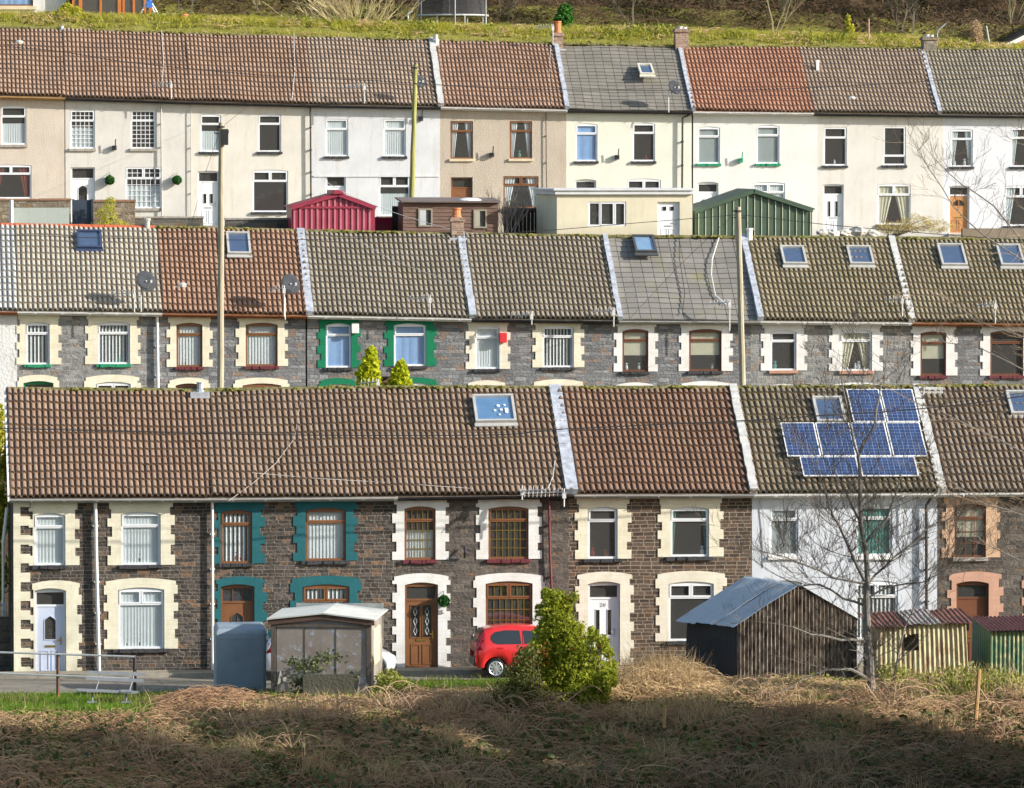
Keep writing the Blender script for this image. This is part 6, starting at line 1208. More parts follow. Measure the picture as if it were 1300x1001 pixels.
# ================= CARS
def car(label, px_rear, Yc, z0, Lc, Wc, Hc, paint, whl, taillamp=True):
    xr = P(px_rear, 850, Yc).x; t = thing('parked_car', (xr+Lc/2, Yc+Wc/2, z0), label, 'car', 'cars parked along the terrace')
    #  station: x, zb, zbelt, zroof(top), half width factor at roof
    S_ = [(0, .38, .72, .74, .86), (.04, .30, .88, .98, .80), (.12, .28, .94, 1.18, .74), (.26, .28, .95, 1.36, .70), (.5, .28, .95, 1.43, .70), (.9, .24, .94, 1.47, .71), (1.3, .24, .93, 1.47, .71), (1.65, .24, .92, 1.44, .71), (1.95, .24, .91, 1.35, .72), (2.25, .24, .90, 1.17, .76), (2.5, .26, .89, .98, .82), (2.62, .26, .88, .92, .86), (2.9, .27, .83, .86, .86), (3.2, .28, .74, .77, .85), (3.38, .30, .64, .66, .84), (3.44, .36, .52, .54, .84)]
    sc = Lc/3.44; wr = .275; axl = (.56*sc, 2.86*sc)
    xs = sorted(set([s[0]*sc for s in S_]+[a+wr*1.14*math.cos(k*math.pi/10) for a in axl for k in range(11)])); tab = lambda i: [(s[0]*sc, s[i]) for s in S_]
    t1, t2, t3, t4 = tab(1), tab(2), tab(3), tab(4); vs = []; hw = Wc/2
    for x in xs:
        zb = interp(t1, x)
        for a in axl:
            d = abs(x-a)
            if d < wr*1.14+.001: zb = max(zb, wr+math.sqrt(max(0, (wr*1.14)**2-d*d)))
        zbe, zr, f = interp(t2, x), interp(t3, x)*Hc/1.47, interp(t4, x); zbe *= Hc/1.47; e_ = 1-.10*max(0, 1-x/.35)**2-.16*max(0, (x-Lc+.55)/.55)**2; w0 = hw*e_
        sec = [(w0*.93, zb), (w0*.985, min(zb+.08, zbe-.05)), (w0, max(zb+.03, zb+(zbe-zb)*.55)), (w0*.965, zbe), (w0*(f+.03)*1.0 if zr-zbe > .1 else w0*.93, zbe+(zr-zbe)*.82), (w0*f*.86, zr-.012), (w0*f*.4, zr+.008)]
        ring = [(-y, z) for y, z in sec]+[(y, z) for y, z in reversed(sec)]; vs.append([(xr+x, Yc+hw+y, z0+z) for y, z in ring])
    mb = MB(); m_ = len(vs[0]); mb.add([v for r_ in vs for v in r_], [(i*m_+j, i*m_+j+1, (i+1)*m_+j+1, (i+1)*m_+j) for i in range(len(vs)-1) for j in range(m_-1)]+[tuple(range(m_)), tuple(range((len(vs)-1)*m_, len(vs)*m_))[::-1]])
    body = mb.build('body', paint, t, smooth=True)
    def side(x, z, o=.008):     # near side surface point
        xx = x; zbe = interp(t2, x)*Hc/1.47; zr = interp(t3, x)*Hc/1.47; f = interp(t4, x); e_ = 1-.10*max(0, 1-x/.35)**2-.16*max(0, (x-Lc+.55)/.55)**2; w0 = hw*e_; u = min(1, max(0, (z-zbe)/max(.05, (zr-zbe)*.82))); y = w0*(.965+((f+.03)-.965)*u); return (xr+x, Yc+hw-y-o, z0+z)
    gl = MB(); hc = Hc/1.47
    for poly in ([(.42, 1.10), (.50, 1.00), (.62, .965), (1.28, .965), (1.24, 1.34), (.85, 1.35), (.55, 1.30), (.44, 1.20)], [(1.37, .965), (2.28, .95), (2.12, 1.13), (1.86, 1.31), (1.34, 1.34)]):
        pts = [(a*sc, b*hc) for a, b in poly]; cx = sum(p[0] for p in pts)/len(pts); cz = sum(p[1] for p in pts)/len(pts)
        for i in range(len(pts)): a, b = pts[i], pts[(i+1) % len(pts)]; gl.add([side(cx, cz), side(*a), side(*b)], [(0, 1, 2)])
    gl.build('side_window', CARGL_, t)
    # rear and front screens
    g2 = MB()
    for (xa, za, xb, zb_, ww) in ((.05, .98, .24, 1.33, .66), (2.46, 1.0, 2.02, 1.31, .70)):
        s = -1 if xa < 1 else 1; o_ = .02*s; g2.quad((xr+xa*sc+o_, Yc+hw-hw*ww, z0+za*hc+.02), (xr+xb*sc+o_, Yc+hw-hw*ww*.9, z0+zb_*hc+.03), (xr+xb*sc+o_, Yc+hw+hw*ww*.9, z0+zb_*hc+.03), (xr+xa*sc+o_, Yc+hw+hw*ww, z0+za*hc+.02))
    g2.build('screen', CARGL_, t)
    if taillamp:
        k = MB(); pts = [(.035, .80), (.10, .76), (.20, .80), (.24, 1.06), (.20, 1.10), (.10, 1.06)]; cx, cz = .13, .92
        for i in range(len(pts)): a, b = pts[i], pts[(i+1) % len(pts)]; k.add([side(cx*sc, cz*hc, .014), side(a[0]*sc, a[1]*hc, .012), side(b[0]*sc, b[1]*hc, .012)], [(0, 1, 2)])
        k.build('tail_lamp', m_plain('lamp_red', (.22, .005, .01), .2, .6), t)
    bm = MB(); bm.box(xr-.03, xr+.05, Yc+.12, Yc+Wc-.12, z0+.32, z0+.55); bm.build('rear_bumper', BLACKP, t, bevel=.03); fb = MB(); fb.box(xr+Lc-.05, xr+Lc+.02, Yc+.15, Yc+Wc-.15, z0+.30, z0+.46); fb.build('front_bumper', BLACKP, t, bevel=.03)
    hl = MB(); hl.ball((xr+Lc-.16, Yc+.18, z0+.62*hc), .12, 8, 6, 0, (1.2, .7, .8)); hl.build('headlight', m_plain('lamp_clear', (.75, .78, .8), .15, .8), t)
    sl2 = MB(); pts = [side(x_, .30, .012) for x_ in np.linspace(axl[0]+.4, axl[1]-.4, 6)]; sl2.tube(pts, .02, 5); dl = [side(1.32*sc, z_*hc, .004) for z_ in (.4, .6, .8, .95, 1.15, 1.33)]; sl2.tube(dl, .006, 4); sl2.build('door_seam', BLACKP, t)
    dh = MB(); q = side(.70*sc, .87*hc, .01); dh.box(q[0]-.07, q[0]+.07, q[1]-.02, q[1]+.01, q[2]-.02, q[2]+.01); dh.build('door_handle', paint, t); mr = MB(); q = side(2.15*sc, .98*hc, .06); mr.ball(q, .09, 8, 6, 0, (.7, 1, .7)); mr.build('wing_mirror', paint, t)
    for a in axl:
        for yy, s in ((Yc+.03, -1), (Yc+Wc-.03, 1)):
            w_ = MB(); c = (xr+a, yy, z0+wr); prof = [(.17, .0), (.25, -.01), (wr-.01, .0), (wr, .03), (wr, .14), (wr-.02, .17), (.1, .17)]
            vs2 = []; ns = 24
            for r_, d in prof:
                for i in range(ns): u = 2*math.pi*i/ns; vs2.append((c[0]+r_*math.cos(u), c[1]-s*d*1, c[2]+r_*math.sin(u)))
            w_.add(vs2, [(j*ns+i, j*ns+(i+1) % ns, (j+1)*ns+(i+1) % ns, (j+1)*ns+i) for j in range(len(prof)-1) for i in range(ns)])
            whe = w_.build('wheel', m_plain('tyre', (.02, .02, .022), .9, .2), t, smooth=True)
            h_ = MB()
            for i in range(9):
                u = 2*math.pi*i/9; d = Vector((math.cos(u), 0, math.sin(u))); e2 = Vector((-math.sin(u), 0, math.cos(u))); cc = Vector(c)+Vector((0, s*.005, 0)); h_.add([cc+d*.04-e2*.018, cc+d*.04+e2*.018, cc+d*.185+e2*.040, cc+d*.185-e2*.040], [(0, 1, 2, 3)])
            h_.tube([Vector(c)+Vector((.185*math.cos(k*math.pi/10), s*.004, .185*math.sin(k*math.pi/10))) for k in range(21)], .016, 5, cap=False); h_.tube([Vector(c)+Vector((0, s*.02, 0)), Vector(c)-Vector((0, s*.02, 0))], .05, 10); h_.build('hubcap', m_plain('silver', (.62, .64, .66), .35, .6, metal=.6), whe)
            k2 = MB(); k2.tube([Vector(c)-Vector((0, s*.03, 0)), Vector(c)-Vector((0, s*.05, 0))], .2, 16); k2.build('rim', BLACKP, whe)
    return t
m, n, b = nt('car_glass_dark', .05, .6); b.inputs['Base Color'].default_value = (.03, .04, .045, 1); CARGL_ = m
def m_paint(name, col):
    m, n, b = nt(name, .28, .5); b.inputs['Base Color'].default_value = c4(col); b.inputs['Coat Weight'].default_value = .6; b.inputs['Coat Roughness'].default_value = .06; o, uv, s = coords(n); f, _ = noise_(n, o, 3, 4); L(n, mixc(n, math_(n, 'MULTIPLY', f, .12), col, (.2, .17, .13)), b.inputs['Base Color']); return m
car('small red hatchback parked before the white quoined house, half hidden by the shrub', 604, 152.5, .03, 3.40, 1.6, 1.43, m_paint('red_paint', (.72, .02, .025)), None)
car('white car parked behind the old grey shed with only its nose and tail showing', 336, 152.45, .03, 3.62, 1.62, 1.40, m_paint('white_car_paint', (.78, .80, .82)), None)
# ================= VEGETATION
LF1 = m_leaf('privet_leaf', (.11, .16, .02), (.52, .55, .06), .55, cc=(.74, .70, .18)); LFD = m_leaf('dull_leaf', (.06, .07, .02), (.20, .21, .05), .3); LFC = m_leaf('golden_conifer', (.32, .42, .02), (.68, .68, .03), .45, cc=(.76, .72, .08))
LFY = m_leaf('yellow_green', (.30, .36, .03), (.66, .60, .07), .45); LFG = m_leaf('green_leaf', (.02, .10, .015), (.08, .24, .03), .3); STRAW = m_leaf('straw', (.36, .24, .12), (.70, .52, .29), .35, .8, cc=(.82, .68, .42)); BRAM = m_leaf('bramble_stem', (.16, .09, .05), (.46, .28, .16), .15, .8, cc=(.62, .44, .28))
GRS = m_leaf('grass_blade', (.08, .17, .012), (.22, .38, .03), .4, cc=(.30, .34, .08)); GRY = m_leaf('bank_grass', (.26, .28, .03), (.56, .52, .08), .45, cc=(.66, .54, .20)); IVY = m_leaf('ivy', (.035, .055, .018), (.13, .16, .05), .2, .5, cc=(.22, .15, .07))
BRK = m_leaf('bracken_frond', (.05, .034, .02), (.16, .105, .06), .25, .9, cc=(.24, .19, .08)); BRG = m_leaf('hill_green', (.035, .034, .016), (.10, .085, .035), .2, .9)
def berries(t, lum):
    mb = MB()
    for _ in range(38):
        l = random.choice(lum); mb.ball((l[0]+random.uniform(-.9, .9)*l[3], l[1]-l[4]*random.uniform(.4, 1), l[2]+random.uniform(-.8, .9)*l[5]), random.uniform(.015, .03), 5, 4)
    mb.build('blossoms', m_plain('red_blossom', (.55, .06, .03)), t)
SAT = [(722+52*math.cos(a)*random.uniform(.9, 1.08), 850+56*math.sin(a)*random.uniform(.9, 1.1), random.uniform(5, 10), random.uniform(6, 12), random.uniform(-1, 1)) for a in [random.uniform(-1.0, 2.2) for _ in range(26)]]+[(702+random.gauss(0, 13), 758+random.uniform(-9, 22), random.uniform(4, 7), random.uniform(5, 10)) for _ in range(12)]+[(700+44*t+random.gauss(0, 4), 782+44*t+random.gauss(0, 5), random.uniform(5, 9), random.uniform(6, 12)) for t in [random.random() for _ in range(12)]]
bush('evergreen_shrub', SAT+[(703, 761, 17, 13), (700, 782, 20, 18), (714, 800, 26, 22), (727, 822, 33, 26), (733, 848, 40, 32), (728, 876, 44, 32), (716, 902, 48, 14), (684, 872, 28, 28), (674, 848, 20, 20), (664, 882, 28, 22), (688, 826, 22, 20), (694, 806, 18, 16)], 144.6, 29000, .036, LF1, 'tall leafy green shrub with a few red blossoms in front of the red car', extra=berries, stems=4)
bush('dark_shrub', [(668, 834, 19, 15), (662, 858, 24, 22), (655, 884, 32, 22), (690, 905, 60, 14), (640, 898, 30, 10)], 144.0, 5000, .032, LFD, 'dull dark shrub at the foot of the tall leafy green shrub', stems=3)
bush('golden_conifer', [(471, 448, 7, 8), (470, 462, 11, 12), (468, 477, 15, 14), (468, 490, 16, 14)], 178, 5200, .040, LFC, 'golden conifer with a pointed top left of the small brown roof', 'conifer', 'golden conifers between the front and middle terraces', flat=.8)
bush('golden_conifer', [(509, 464, 7, 7), (508, 475, 12, 10), (508, 487, 15, 12), (509, 500, 17, 12)], 178, 4600, .040, LFC, 'shorter golden conifer right of the small brown roof', 'conifer', 'golden conifers between the front and middle terraces', flat=.8)
t = thing('small_roof', P(484, 505, 178.5), 'small brown boarded shed between the two golden conifers', 'shed'); mb = MB(); a = P(474, 520, 178.5); b = P(493, 480, 178.5); mb.box(a.x, b.x, 178.5, 180, a.z-1, b.z); mb.build('walls', WD, t); mb = MB(); mb.box(a.x-.08, b.x+.08, 178.4, 180.1, b.z, b.z+.05); mb.build('roof', m_plain('roofing_felt', 0), t)
yg = yagi(468, 487, 22, 175.5, 1.2, 1); tag(yg, 'white television aerial in front of the left golden conifer', 'aerial')
bush('twiggy_shrub', [(139, 258, 8, 8), (136, 272, 14, 12), (142, 286, 26, 8)], 213.4, 1800, .035, LFY, 'yellow green twiggy shrub against the rubble garden wall', flat=.3)
bush('dry_grasses', [(1140, 288, 28, 8), (1165, 284, 24, 12), (1190, 288, 22, 9), (1130, 292, 20, 6)], 211.5, 2600, .05, m_leaf('dry_yellow', (.40, .33, .12), (.68, .56, .24), .4), 'pale yellow dry grasses below the cream curtained ground floor window', 'grasses', flat=.15)
bush('yellow_shrub', [(84, 12, 8, 8), (80, 24, 16, 12), (66, 30, 18, 8), (92, 30, 20, 9), (48, 33, 10, 5), (96, 14, 8, 6)], 240.2, 5200, .05, LFY, 'bright yellow green shrub on the bank below the white walled house', flat=.35)
bush('round_bush', [(717, 14, 9, 9), (716, 24, 12, 9), (714, 32, 8, 6)], 241.5, 2600, .045, LFG, 'small dark green bush growing above the terracotta chimney pot', 'bush')
bush('golden_shrub', [(1076, 26, 4, 7), (1079, 38, 6, 7), (1081, 47, 6, 6)], 240.6, 1100, .045, LFY, 'narrow yellow shrub on the bank between the two stone chimneys')
bush('dry_shrub', [(1238, 34, 8, 8), (1240, 46, 9, 9), (1241, 58, 5, 8)], 240.8, 1500, .05, m_leaf('dry_pampas', (.36, .26, .15), (.60, .46, .30), .4), 'pale brown feathery dry shrub near the orange brick gable', flat=.2)
for i, (px, lab) in enumerate(((1262, 'small orange planted tub nearest the orange brick gable'), (1178, 'small orange marker on the bank by the mossy stone chimney'))): pass
# bare shrub on the bank
def bare(name, label, root, Y, stems, cat='bare shrub', mat=None, group=None, upb=.22):
    base = P(root[0], root[1], Y); t = thing(name, base, label, cat, group); mb = MB()
    for (dx, dz, r, Ln, dep) in stems: grow(mb, base+Vector((random.uniform(-.25, .25), random.uniform(-.2, .2), -.1)), (dx, random.gauss(0, .15), dz), r, Ln, dep, .42, upb, 3, 5, 4, 3, .13, .007, .68)
    mb.build('branches', mat or BARKP, t); return t
bare('bare_shrub', 'wide leafless pale willow shrub rising from the bank left of the trampoline', (455, 50), 240.6, [(random.uniform(-2.0, 2.0), 1, random.uniform(.012, .028), random.uniform(1.2, 2.0), 2) for _ in range(26)], mat=m_plain('willow_twig', (.66, .56, .32), .8, .2, .15), upb=.06)
bare('bare_shrub', 'leafless grey shrub beside the black board fence', (643, 300), 212.6, [(random.uniform(-.6, .6), 1, .02, .8, 3) for _ in range(8)], mat=m_plain('grey_twig', (.30, .26, .22)))
i = 0
for px, py, lab, sc_ in ((235, 22, 'leafless brown thorn tree right of the conservatory', 1.4), (640, 33, 'leafless thorn tree between the trampoline and the small dark green bush', 1.1), (900, 40, 'pale leafless tree on the hillside above the brick chimney', 1.3), (985, 42, 'pale leafless tree on the hillside above the orange red roof', 1.5), (1150, 46, 'brown leafless tree on the hillside left of the mossy stone chimney', 1.3), (1285, 52, 'pale leafless tree above the orange brick gable', 1.7), (800, 38, 'dark leafless tree on the hillside above the flat grey tiled roof', 1.2), (330, 24, 'brown leafless tree left of the wide pale willow shrub', 1.4)):
    bare('bare_tree', lab, (px, py), 246.5+(i % 3)*1.7, [(random.uniform(-.5, .5), 1, random.uniform(.025, .045)*sc_, 1.3*sc_, 4) for _ in range(3)], 'bare tree', BARKP if 'pale' in lab else BARK, 'leafless trees on the hillside'); i += 1
# the big bare tree in front
Yt = 145.2; base = P(1112, 908, Yt); t = thing('bare_tree', base, 'large leafless grey tree standing in front of the white solar panelled house', 'bare tree'); mb = MB(); TW = []
limb(mb, [(1112, 915), (1110, 890), (1105, 850), (1103, 824), (1100.7, 781), (1101.5, 738), (1098.5, 695), (1093, 665), (1092, 622), (1090, 579)], .125, .045, Yt, 0, 22, .9, 3, 10, TW)
mb.build('trunk', m_wood('grey_bark', (.15, .14, .125), (.34, .32, .28), horiz=False, bs=1), t); mb = MB()
for pts, r0, r1, dy, tn in (([(1090, 579), (1097, 560), (1111, 536), (1116, 506), (1122, 480), (1126, 452)], .042, .010, .4, 12), ([(1090, 579), (1083, 557), (1073, 506), (1068, 480), (1071, 450)], .036, .009, -.3, 12),
    ([(1098, 738), (1083, 708), (1066, 669), (1053, 643), (1042.5, 609), (1032, 566)], .048, .010, -.8, 40), ([(1098, 742), (1057, 734), (1027, 719), (993, 706), (968, 700)], .032, .008, -.6, 36), ([(1105, 738), (1122, 721), (1139, 704), (1174, 674), (1200, 655)], .036, .008, .5, 36),
    ([(1111, 905), (1122, 902), (1135, 859), (1148, 798), (1165, 760), (1178, 738), (1190, 715)], .045, .010, .5, 34), ([(1100, 815), (1080, 812), (1053, 809), (1030, 806), (1006, 796)], .045, .014, -.9, 8), ([(1106, 865), (1080, 850), (1050, 850), (1020, 862), (990, 880)], .05, .012, -.8, 10),
    ([(1110, 890), (1070, 885), (1030, 893), (985, 905)], .05, .012, -1.2, 8), ([(1112, 900), (1150, 895), (1190, 908)], .05, .014, -1.0, 6), ([(1100, 770), (1070, 760), (1040, 742), (1015, 745), (985, 730)], .04, .01, .4, 14), ([(1093, 665), (1080, 640), (1060, 600), (1057, 560)], .035, .01, .3, 10), ([(1098, 690), (1125, 660), (1140, 620), (1147, 580)], .04, .01, -.4, 12), ([(1101, 760), (1130, 745), (1170, 740), (1215, 715)], .035, .01, -.5, 10)):
    limb(mb, pts, r0, r1, Yt, dy, tn, .95, 3, 6, TW)
mb.build('limbs', m_wood('grey_bark', 0, 0), t); mb = MB()
for p, d, r, Ln in TW: grow(mb, p, d, min(r, .017), Ln*1.05, 3, .55, .10, 2, 3, 4, 3, .18, .0045, .66)
mb.build('twigs', TWIG, t)
# tree at the right, its trunk outside the picture
Yr2 = 143.0; base = P(1420, 905, Yr2); t = thing('bare_tree', base, 'leafless tree reaching pale twigs in from the right edge', 'bare tree'); mb = MB(); TW = []
limb(mb, [(1420, 920), (1415, 800), (1405, 650), (1395, 520), (1385, 400), (1375, 300)], .22, .07, Yr2, 0, 4, 1.0, 3, 9, TW); mb.build('trunk', m_wood('grey_bark', 0, 0), t); mb = MB()
for pts, r0, r1, dy, tn in (([(1375, 300), (1340, 260), (1300, 310), (1262, 262), (1222, 235), (1190, 205)], .035, .008, .3, 23), ([(1385, 400), (1340, 360), (1300, 332), (1250, 300), (1210, 262), (1180, 215), (1165, 190)], .03, .007, -.4, 27), ([(1395, 500), (1330, 440), (1290, 425), (1240, 408), (1200, 380)], .035, .008, .5, 20),
    ([(1400, 600), (1330, 590), (1290, 570), (1240, 545), (1190, 520), (1150, 505)], .03, .008, 0, 20), ([(1405, 650), (1340, 640), (1300, 655), (1250, 640), (1190, 600)], .03, .008, -.5, 20), ([(1410, 720), (1340, 700), (1295, 712), (1250, 690), (1215, 660)], .03, .008, .4, 17), ([(1395, 520), (1340, 500), (1300, 470), (1240, 440), (1170, 430)], .03, .007, .2, 17), ([(1375, 300), (1350, 240), (1320, 200), (1300, 170)], .03, .008, .2, 13)):
    limb(mb, pts, r0, r1, Yr2, dy, tn, .8, 3, 5, TW)
mb.build('limbs', m_wood('grey_bark', 0, 0), t); mb = MB()
for p, d, r, Ln in TW: grow(mb, p, d, min(r, .014), Ln*.9, 2, .5, .05, 2, 3, 3, 3, .18, .004, .66)
mb.build('twigs', m_plain('pale_twigs', (.25, .19, .13), .9, .2, .3, 8), t)
# evergreens outside the frame to the right (unseen, sized to shade the bank)
for k_, (x, y, h_, lab) in enumerate(((31.6, 138.6, 7.4, 'dense evergreen beyond the right edge, nearest the lane'), (32.2, 136.0, 10.8, 'second dense evergreen from the lane beyond the right edge'), (31.6, 133.4, 13.6, 'third dense evergreen from the lane beyond the right edge'), (31.8, 130.8, 16.5, 'middle dense evergreen beyond the right edge, tall to shade the bank'), (31.6, 128.2, 19.5, 'dense evergreen beyond the right edge, second lowest on the bank and tall to shade it'), (31.4, 125.6, 22.0, 'dense evergreen beyond the right edge, lowest on the bank and tallest to shade it'), (36.8, 136.6, 11.0, 'dense evergreen beyond the right edge, standing apart from the row'))):
    z0 = gz(x, y); t = thing('evergreen_tree', (x, y, z0), lab, 'tree', 'unseen evergreens sized to shade the bank'); lum = [(x+random.uniform(-.5, .5), y+random.uniform(-.4, .4), z0+1+(h_-1.8)*j/7, 2.4*(1-.05*j), 1.6*(1-.04*j), max(1.3, h_/9)) for j in range(8)]
    C, A, B = leaf_cloud(lum, 15000, .17); quads_mesh('crown', LFD, C, A, B, t); mb = MB(); mb.tube([(x, y, z0-.3), (x, y, z0+h_*.8)], [.2, .08], 8); mb.build('trunk', BARK, t)
# ---- ground cover
def stuff(o, lab=None): tag(o, kind='stuff'); return o
def xpx(x, y): return PX(x, y, 0)[0]
def n2(x, y, s, o=0): return noise.noise((x*s+o, y*s, o*1.7))
def lane_y(x): return interp(LE, x)-.06
def bramb(x, y):            # where bramble, not lawn, covers the front strip
    px = xpx(x, y); py = PX(x, y, gz(x, y))[1]+6*n2(x, y, .6, 3)
    if px < 205: lim = 915
    elif px < 330: lim = 908-(px-205)*.16
    elif px < 480: lim = 892
    elif px < 640: lim = 886
    elif px < 1140: lim = 868
    else: lim = 893
    return py > lim
p_ = scatter(95000, 1, 34, 144.0, 152.3, lambda x, y: 0 if bramb(x, y) or y > lane_y(x) else (1 if n2(x, y, .7) > -.35 else .4)); stuff(blades('lawn_grass', p_, .075, .009, GRS, lean=.7))
p_ = scatter(14000, 2, 33, 144.5, 152.2, lambda x, y: 0 if y > lane_y(x)-.2 else 1 if n2(x, y, .5, 7) > .15 else .12); stuff(blades('tall_grass', p_, .20, .010, m_leaf('mixed_grass', (.10, .15, .025), (.32, .32, .09), .4, cc=(.55, .45, .22)), lean=.55))
p_ = scatter(22000, 1, 36, 137, 147.5, lambda x, y: (1 if n2(x, y, .5, 2) > -.2 else .35) if bramb(x, y) else 0); stuff(strands('brambles', p_, .75, .26, .011, BRAM))
p_ = scatter(24000, 1, 36, 140, 147.8, lambda x, y: (1 if n2(x, y, .8, 5) > -.1 else .3) if bramb(x, y) else 0); stuff(strands('dead_grass', p_, .45, .20, .009, STRAW))
C = scatter(22000, 1, 36, 136, 147.5, lambda x, y: (1 if n2(x, y, .9, 11) > .05 else .08) if bramb(x, y) else 0, .04)
C[:, 2] += rng.uniform(0, .28, len(C)); a = rng.normal(size=(len(C), 3)); a /= np.linalg.norm(a, axis=1)[:, None]; b = np.cross(a, rng.normal(size=a.shape)); b /= np.linalg.norm(b, axis=1)[:, None]; stuff(quads_mesh('undergrowth', LFD, C, a*.035, b*.025))
C = scatter(24000, 1, 34, 122, 143.0, lambda x, y: 1 if n2(x, y, .5, 31) > -.3 else .3, .03)
C[:, 2] += rng.uniform(0, .35, len(C)); a = rng.normal(size=C.shape); a /= np.linalg.norm(a, axis=1)[:, None]; b = np.cross(a, rng.normal(size=a.shape)); stuff(quads_mesh('ivy', IVY, C, a*.05, b*.04))
def clumps(n_cl, per, x0, x1, y0, y1, sp):
    out = []
    for _ in range(n_cl):
        cx, cy = random.uniform(x0, x1), random.uniform(y0, y1)
        for _ in range(per): x, y = random.gauss(cx, sp), random.gauss(cy, sp*.5); (x > 8.2 or y < 143.0) and out.append((x, y, gz(x, y)+random.uniform(0, .12)))
    return np.array(out)
stuff(strands('brambles', clumps(70, 45, 2, 32, 136, 144.6, .35), 1.15, .62, .013, m_leaf('arching_bramble', (.20, .11, .08), (.52, .36, .22), .15, .8, cc=(.42, .16, .10)), segs=8))
stuff(blades('dead_grass', clumps(110, 90, 1, 33, 135, 145.2, .28), .42, .012, STRAW, lean=.5)); stuff(blades('tall_grass', clumps(70, 90, 1, 33, 135, 146.2, .4), .24, .011, GRS, lean=.6))
# straw mound right of the shrub, and mound by the sheds
def mound(px0, px1, py0, Yc_, n, hgt, mat, nm, L_=.6):
    pts = []
    while len(pts) < n:
        px = random.uniform(px0, px1); y = Yc_+random.uniform(-1.6, 1.1); q = P(px, 870, y); f = 1-abs((px-(px0+px1)/2)/((px1-px0)/2))**2; pts.append((q.x, y, gz(q.x, y)+hgt*f*random.random()*max(0, 1-abs(y-Yc_)/1.8)))
    return np.array(pts)
stuff(strands('straw_mound', mound(765, 915, 815, 146.8, 8500, .85, STRAW, ''), .55, .34, .013, STRAW)); stuff(strands('straw_mound', mound(850, 1110, 850, 146.8, 4200, .35, STRAW, ''), .6, .26, .010, STRAW)); stuff(strands('straw_mound', mound(212, 330, 850, 145.6, 2600, .35, STRAW, ''), .5, .22, .010, BRAM))
p_ = mound(785, 890, 0, 147.0, 700, .5, STRAW, ''); stuff(blades('dry_stalks', p_, .95, .010, STRAW, lean=.28, hv=.35)); p_ = mound(1110, 1300, 0, 147.4, 700, .15, STRAW, ''); stuff(blades('dry_stalks', p_, .55, .010, STRAW, lean=.35)); p_ = mound(340, 640, 0, 146.8, 260, .05, STRAW, ''); stuff(blades('dry_stalks', p_, .38, .010, STRAW, lean=.4)); p_ = mound(0, 1290, 0, 144.6, 420, 0, STRAW, ''); stuff(blades('dry_stalks', p_, .40, .009, STRAW, lean=.4))
for (a0, a1, Yc_, n_, hh) in ((1160, 1300, 147.2, 2600, .45), (1110, 1160, 147.6, 1200, .5), (945, 1090, 147.0, 1400, .35), (470, 520, 147.4, 1500, .45), (345, 480, 147.0, 1200, .3)):
    pts = mound(a0, a1, 0, Yc_, n_, hh, None, ''); pts[:, 2] += rng.uniform(0, hh, n_); a = rng.normal(size=(n_, 3)); a /= np.linalg.norm(a, axis=1)[:, None]; b = np.cross(a, rng.normal(size=a.shape)); b /= np.linalg.norm(b, axis=1)[:, None]; stuff(quads_mesh('leafy_weeds', m_leaf('weed_leaf', (.10, .14, .02), (.34, .36, .07), .35, cc=(.5, .42, .15)), pts, a*.035, b*.024))
# ivy on the old shed
C = np.array([tuple(P(random.gauss(px, 9), random.gauss(py, 4), 146.35+random.uniform(-.05, .05))) for px, py, k_ in ((372, 840, 40), (400, 843, 60), (416, 834, 70), (388, 848, 60), (385, 866, 120), (430, 870, 90), (448, 860, 70)) for _ in range(k_)]); a = rng.normal(size=C.shape)*.6; a[:, 1] *= .3; a /= np.linalg.norm(a, axis=1)[:, None]; b = np.cross(a, np.array([0, 1, 0])+rng.normal(size=a.shape)*.3); stuff(quads_mesh('ivy', IVY, C, a*.026, b*.022))
# bank above the top terrace, and hillside
stuff(blades('bank_grass', scatter(52000, -2, 58, 237.2, 241.6, lambda x, y: 1 if n2(x, y, 1.1, 4) > -.25 else .3), .20, .016, GRY, lean=.6)); stuff(strands('bank_grass', scatter(5000, -2, 58, 237.2, 241, lambda x, y: 1 if n2(x, y, .7, 9) > .1 else .05), .4, .22, .012, STRAW))
C = scatter(7000, -2, 58, 237.0, 240.8, lambda x, y: 1 if n2(x, y, .8, 21) > .12 else .02, .03); C[:, 2] += rng.uniform(0, .3, len(C)); a = rng.normal(size=C.shape); a /= np.linalg.norm(a, axis=1)[:, None]; b = np.cross(a, rng.normal(size=a.shape)); stuff(quads_mesh('bank_weeds', m_leaf('bank_weed', (.13, .17, .03), (.30, .32, .05), .3), C, a*.04, b*.03))
stuff(strands('bracken', scatter(36000, -6, 64, 247.5, 262, lambda x, y: 1 if n2(x, y, .3, 6) > -.25 else .3), .8, .42, .016, BRK)); C = scatter(26000, -6, 64, 247.5, 262, lambda x, y: 1 if n2(x, y, .35, 16) > .05 else .12, .03); C[:, 2] += rng.uniform(0, .5, len(C)); a = rng.normal(size=C.shape); a /= np.linalg.norm(a, axis=1)[:, None]; b = np.cross(a, rng.normal(size=a.shape)); stuff(quads_mesh('undergrowth', BRG, C, a*.06, b*.045))
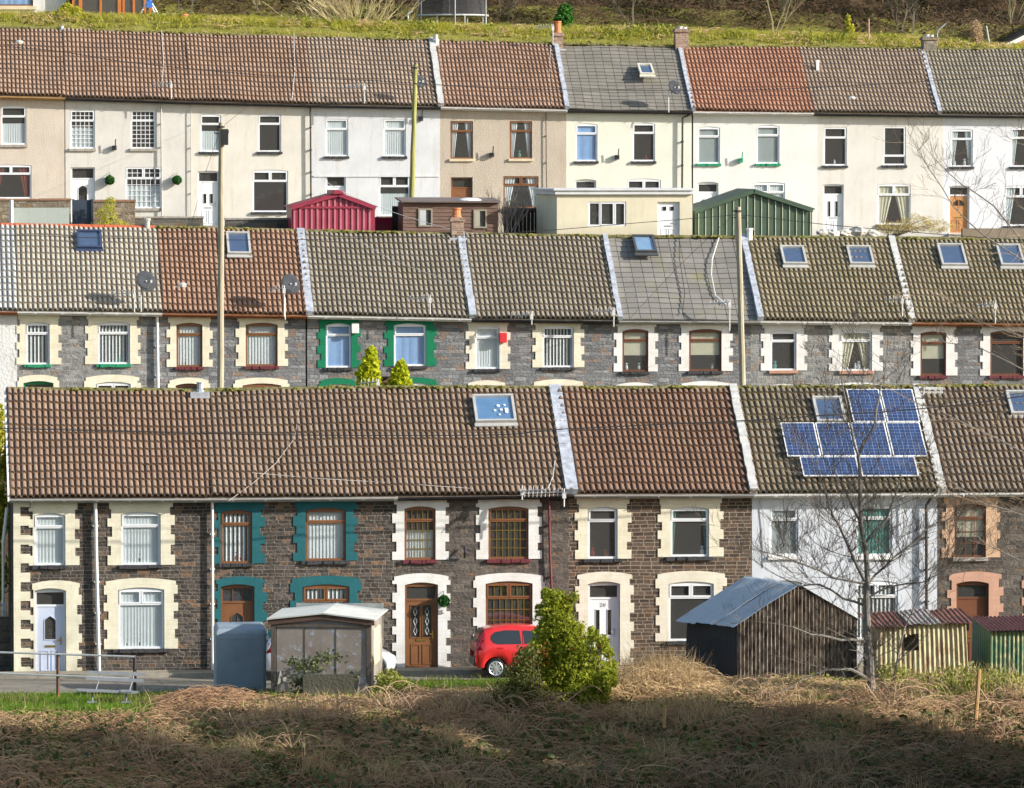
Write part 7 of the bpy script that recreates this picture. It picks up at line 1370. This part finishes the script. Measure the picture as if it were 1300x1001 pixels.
# slope left of the front terrace end, and between the rows
wallbox2 = MB(); a = P(-70, 785, 156); b = P(14, 785, 156); wallbox2.box(a.x, b.x-.02, 156, 156.4, -.2, a.z); t = thing('boundary_wall', ((a.x+b.x)/2, 156.2, -.2), 'dark stone boundary wall left of the end terrace house', 'wall'); wallbox2.build('masonry', STONE_F2, t); mb = MB(); mb.tube([(a.x, 156.2, a.z+.35), (b.x-.1, 156.2, a.z+.35)], .025, 6); mb.tube([(a.x, 156.2, a.z+.16), (b.x-.1, 156.2, a.z+.16)], .02, 6)
for x in (b.x-.15, b.x-1.4, b.x-2.6): mb.tube([(x, 156.2, a.z-.1), (x, 156.2, a.z+.4)], .03, 6)
mb.build('railing', STEEL, t)
bush('ivy_hedge', [(-12, 560, 22, 60, 3), (-8, 650, 20, 50, 2), (-14, 730, 24, 50, 1), (-40, 620, 40, 90, 4)], 158.5, 9000, .06, LFY, 'yellow green hedge climbing the slope left of the end terrace house', 'hedge')
mb = MB(); mb.tube([P(9, 645, 156.5), P(4, 690, 156.5)], .05, 8); mb.tube([P(4, 690, 156.5), P(4, 760, 156.5), P(4, 860, 156.5)], .04, 8); tag(mb.build('white_pipe', WHITEP), 'white leaning pipe beside the end wall of the front terrace', 'pipe')
# ================= CAMERA, SUN, SKY
cd = bpy.data.cameras.new('camera'); cam = bpy.data.objects.new('camera', cd); COL.objects.link(cam); SC.camera = cam
cd.sensor_width = 36; cd.sensor_fit = 'HORIZONTAL'; cd.lens = F_PX/1300*36; cd.clip_start = 1; cd.clip_end = 3000
cam.matrix_world = Matrix((( RT.x, UP.x, -FW.x, 0), (RT.y, UP.y, -FW.y, 0), (RT.z, UP.z, -FW.z, CAMZ), (0, 0, 0, 1)))
TS = Vector((1.0, -.42, .43)).normalized()
sl = bpy.data.lights.new('sun', 'SUN'); sl.energy = 4.6; sl.angle = math.radians(.55); sl.color = (1.0, .94, .86); so = bpy.data.objects.new('sun', sl); COL.objects.link(so)
so.rotation_euler = TS.to_track_quat('Z', 'Y').to_euler(); so.location = (40, 100, 60)
w = bpy.data.worlds.new('World'); SC.world = w; w.use_nodes = True; n = w.node_tree; bg = n.nodes['Background']
sk = n.nodes.new('ShaderNodeTexSky'); sk.sky_type = 'NISHITA'; sk.sun_disc = False; sk.sun_elevation = math.asin(TS.z); sk.sun_rotation = math.atan2(TS.x, TS.y); sk.air_density = 1.2; sk.dust_density = 1.5; sk.altitude = 200
n.links.new(sk.outputs[0], bg.inputs[0]); bg.inputs[1].default_value = .125
SC.view_settings.view_transform = 'Standard'; SC.view_settings.look = 'None'; SC.view_settings.exposure = EXPO; SC.view_settings.gamma = 1
SC.render.engine = 'CYCLES'; SC.cycles.max_bounces = 6; SC.cycles.transparent_max_bounces = 12
SC.render.resolution_x = 1024; SC.render.resolution_y = 788
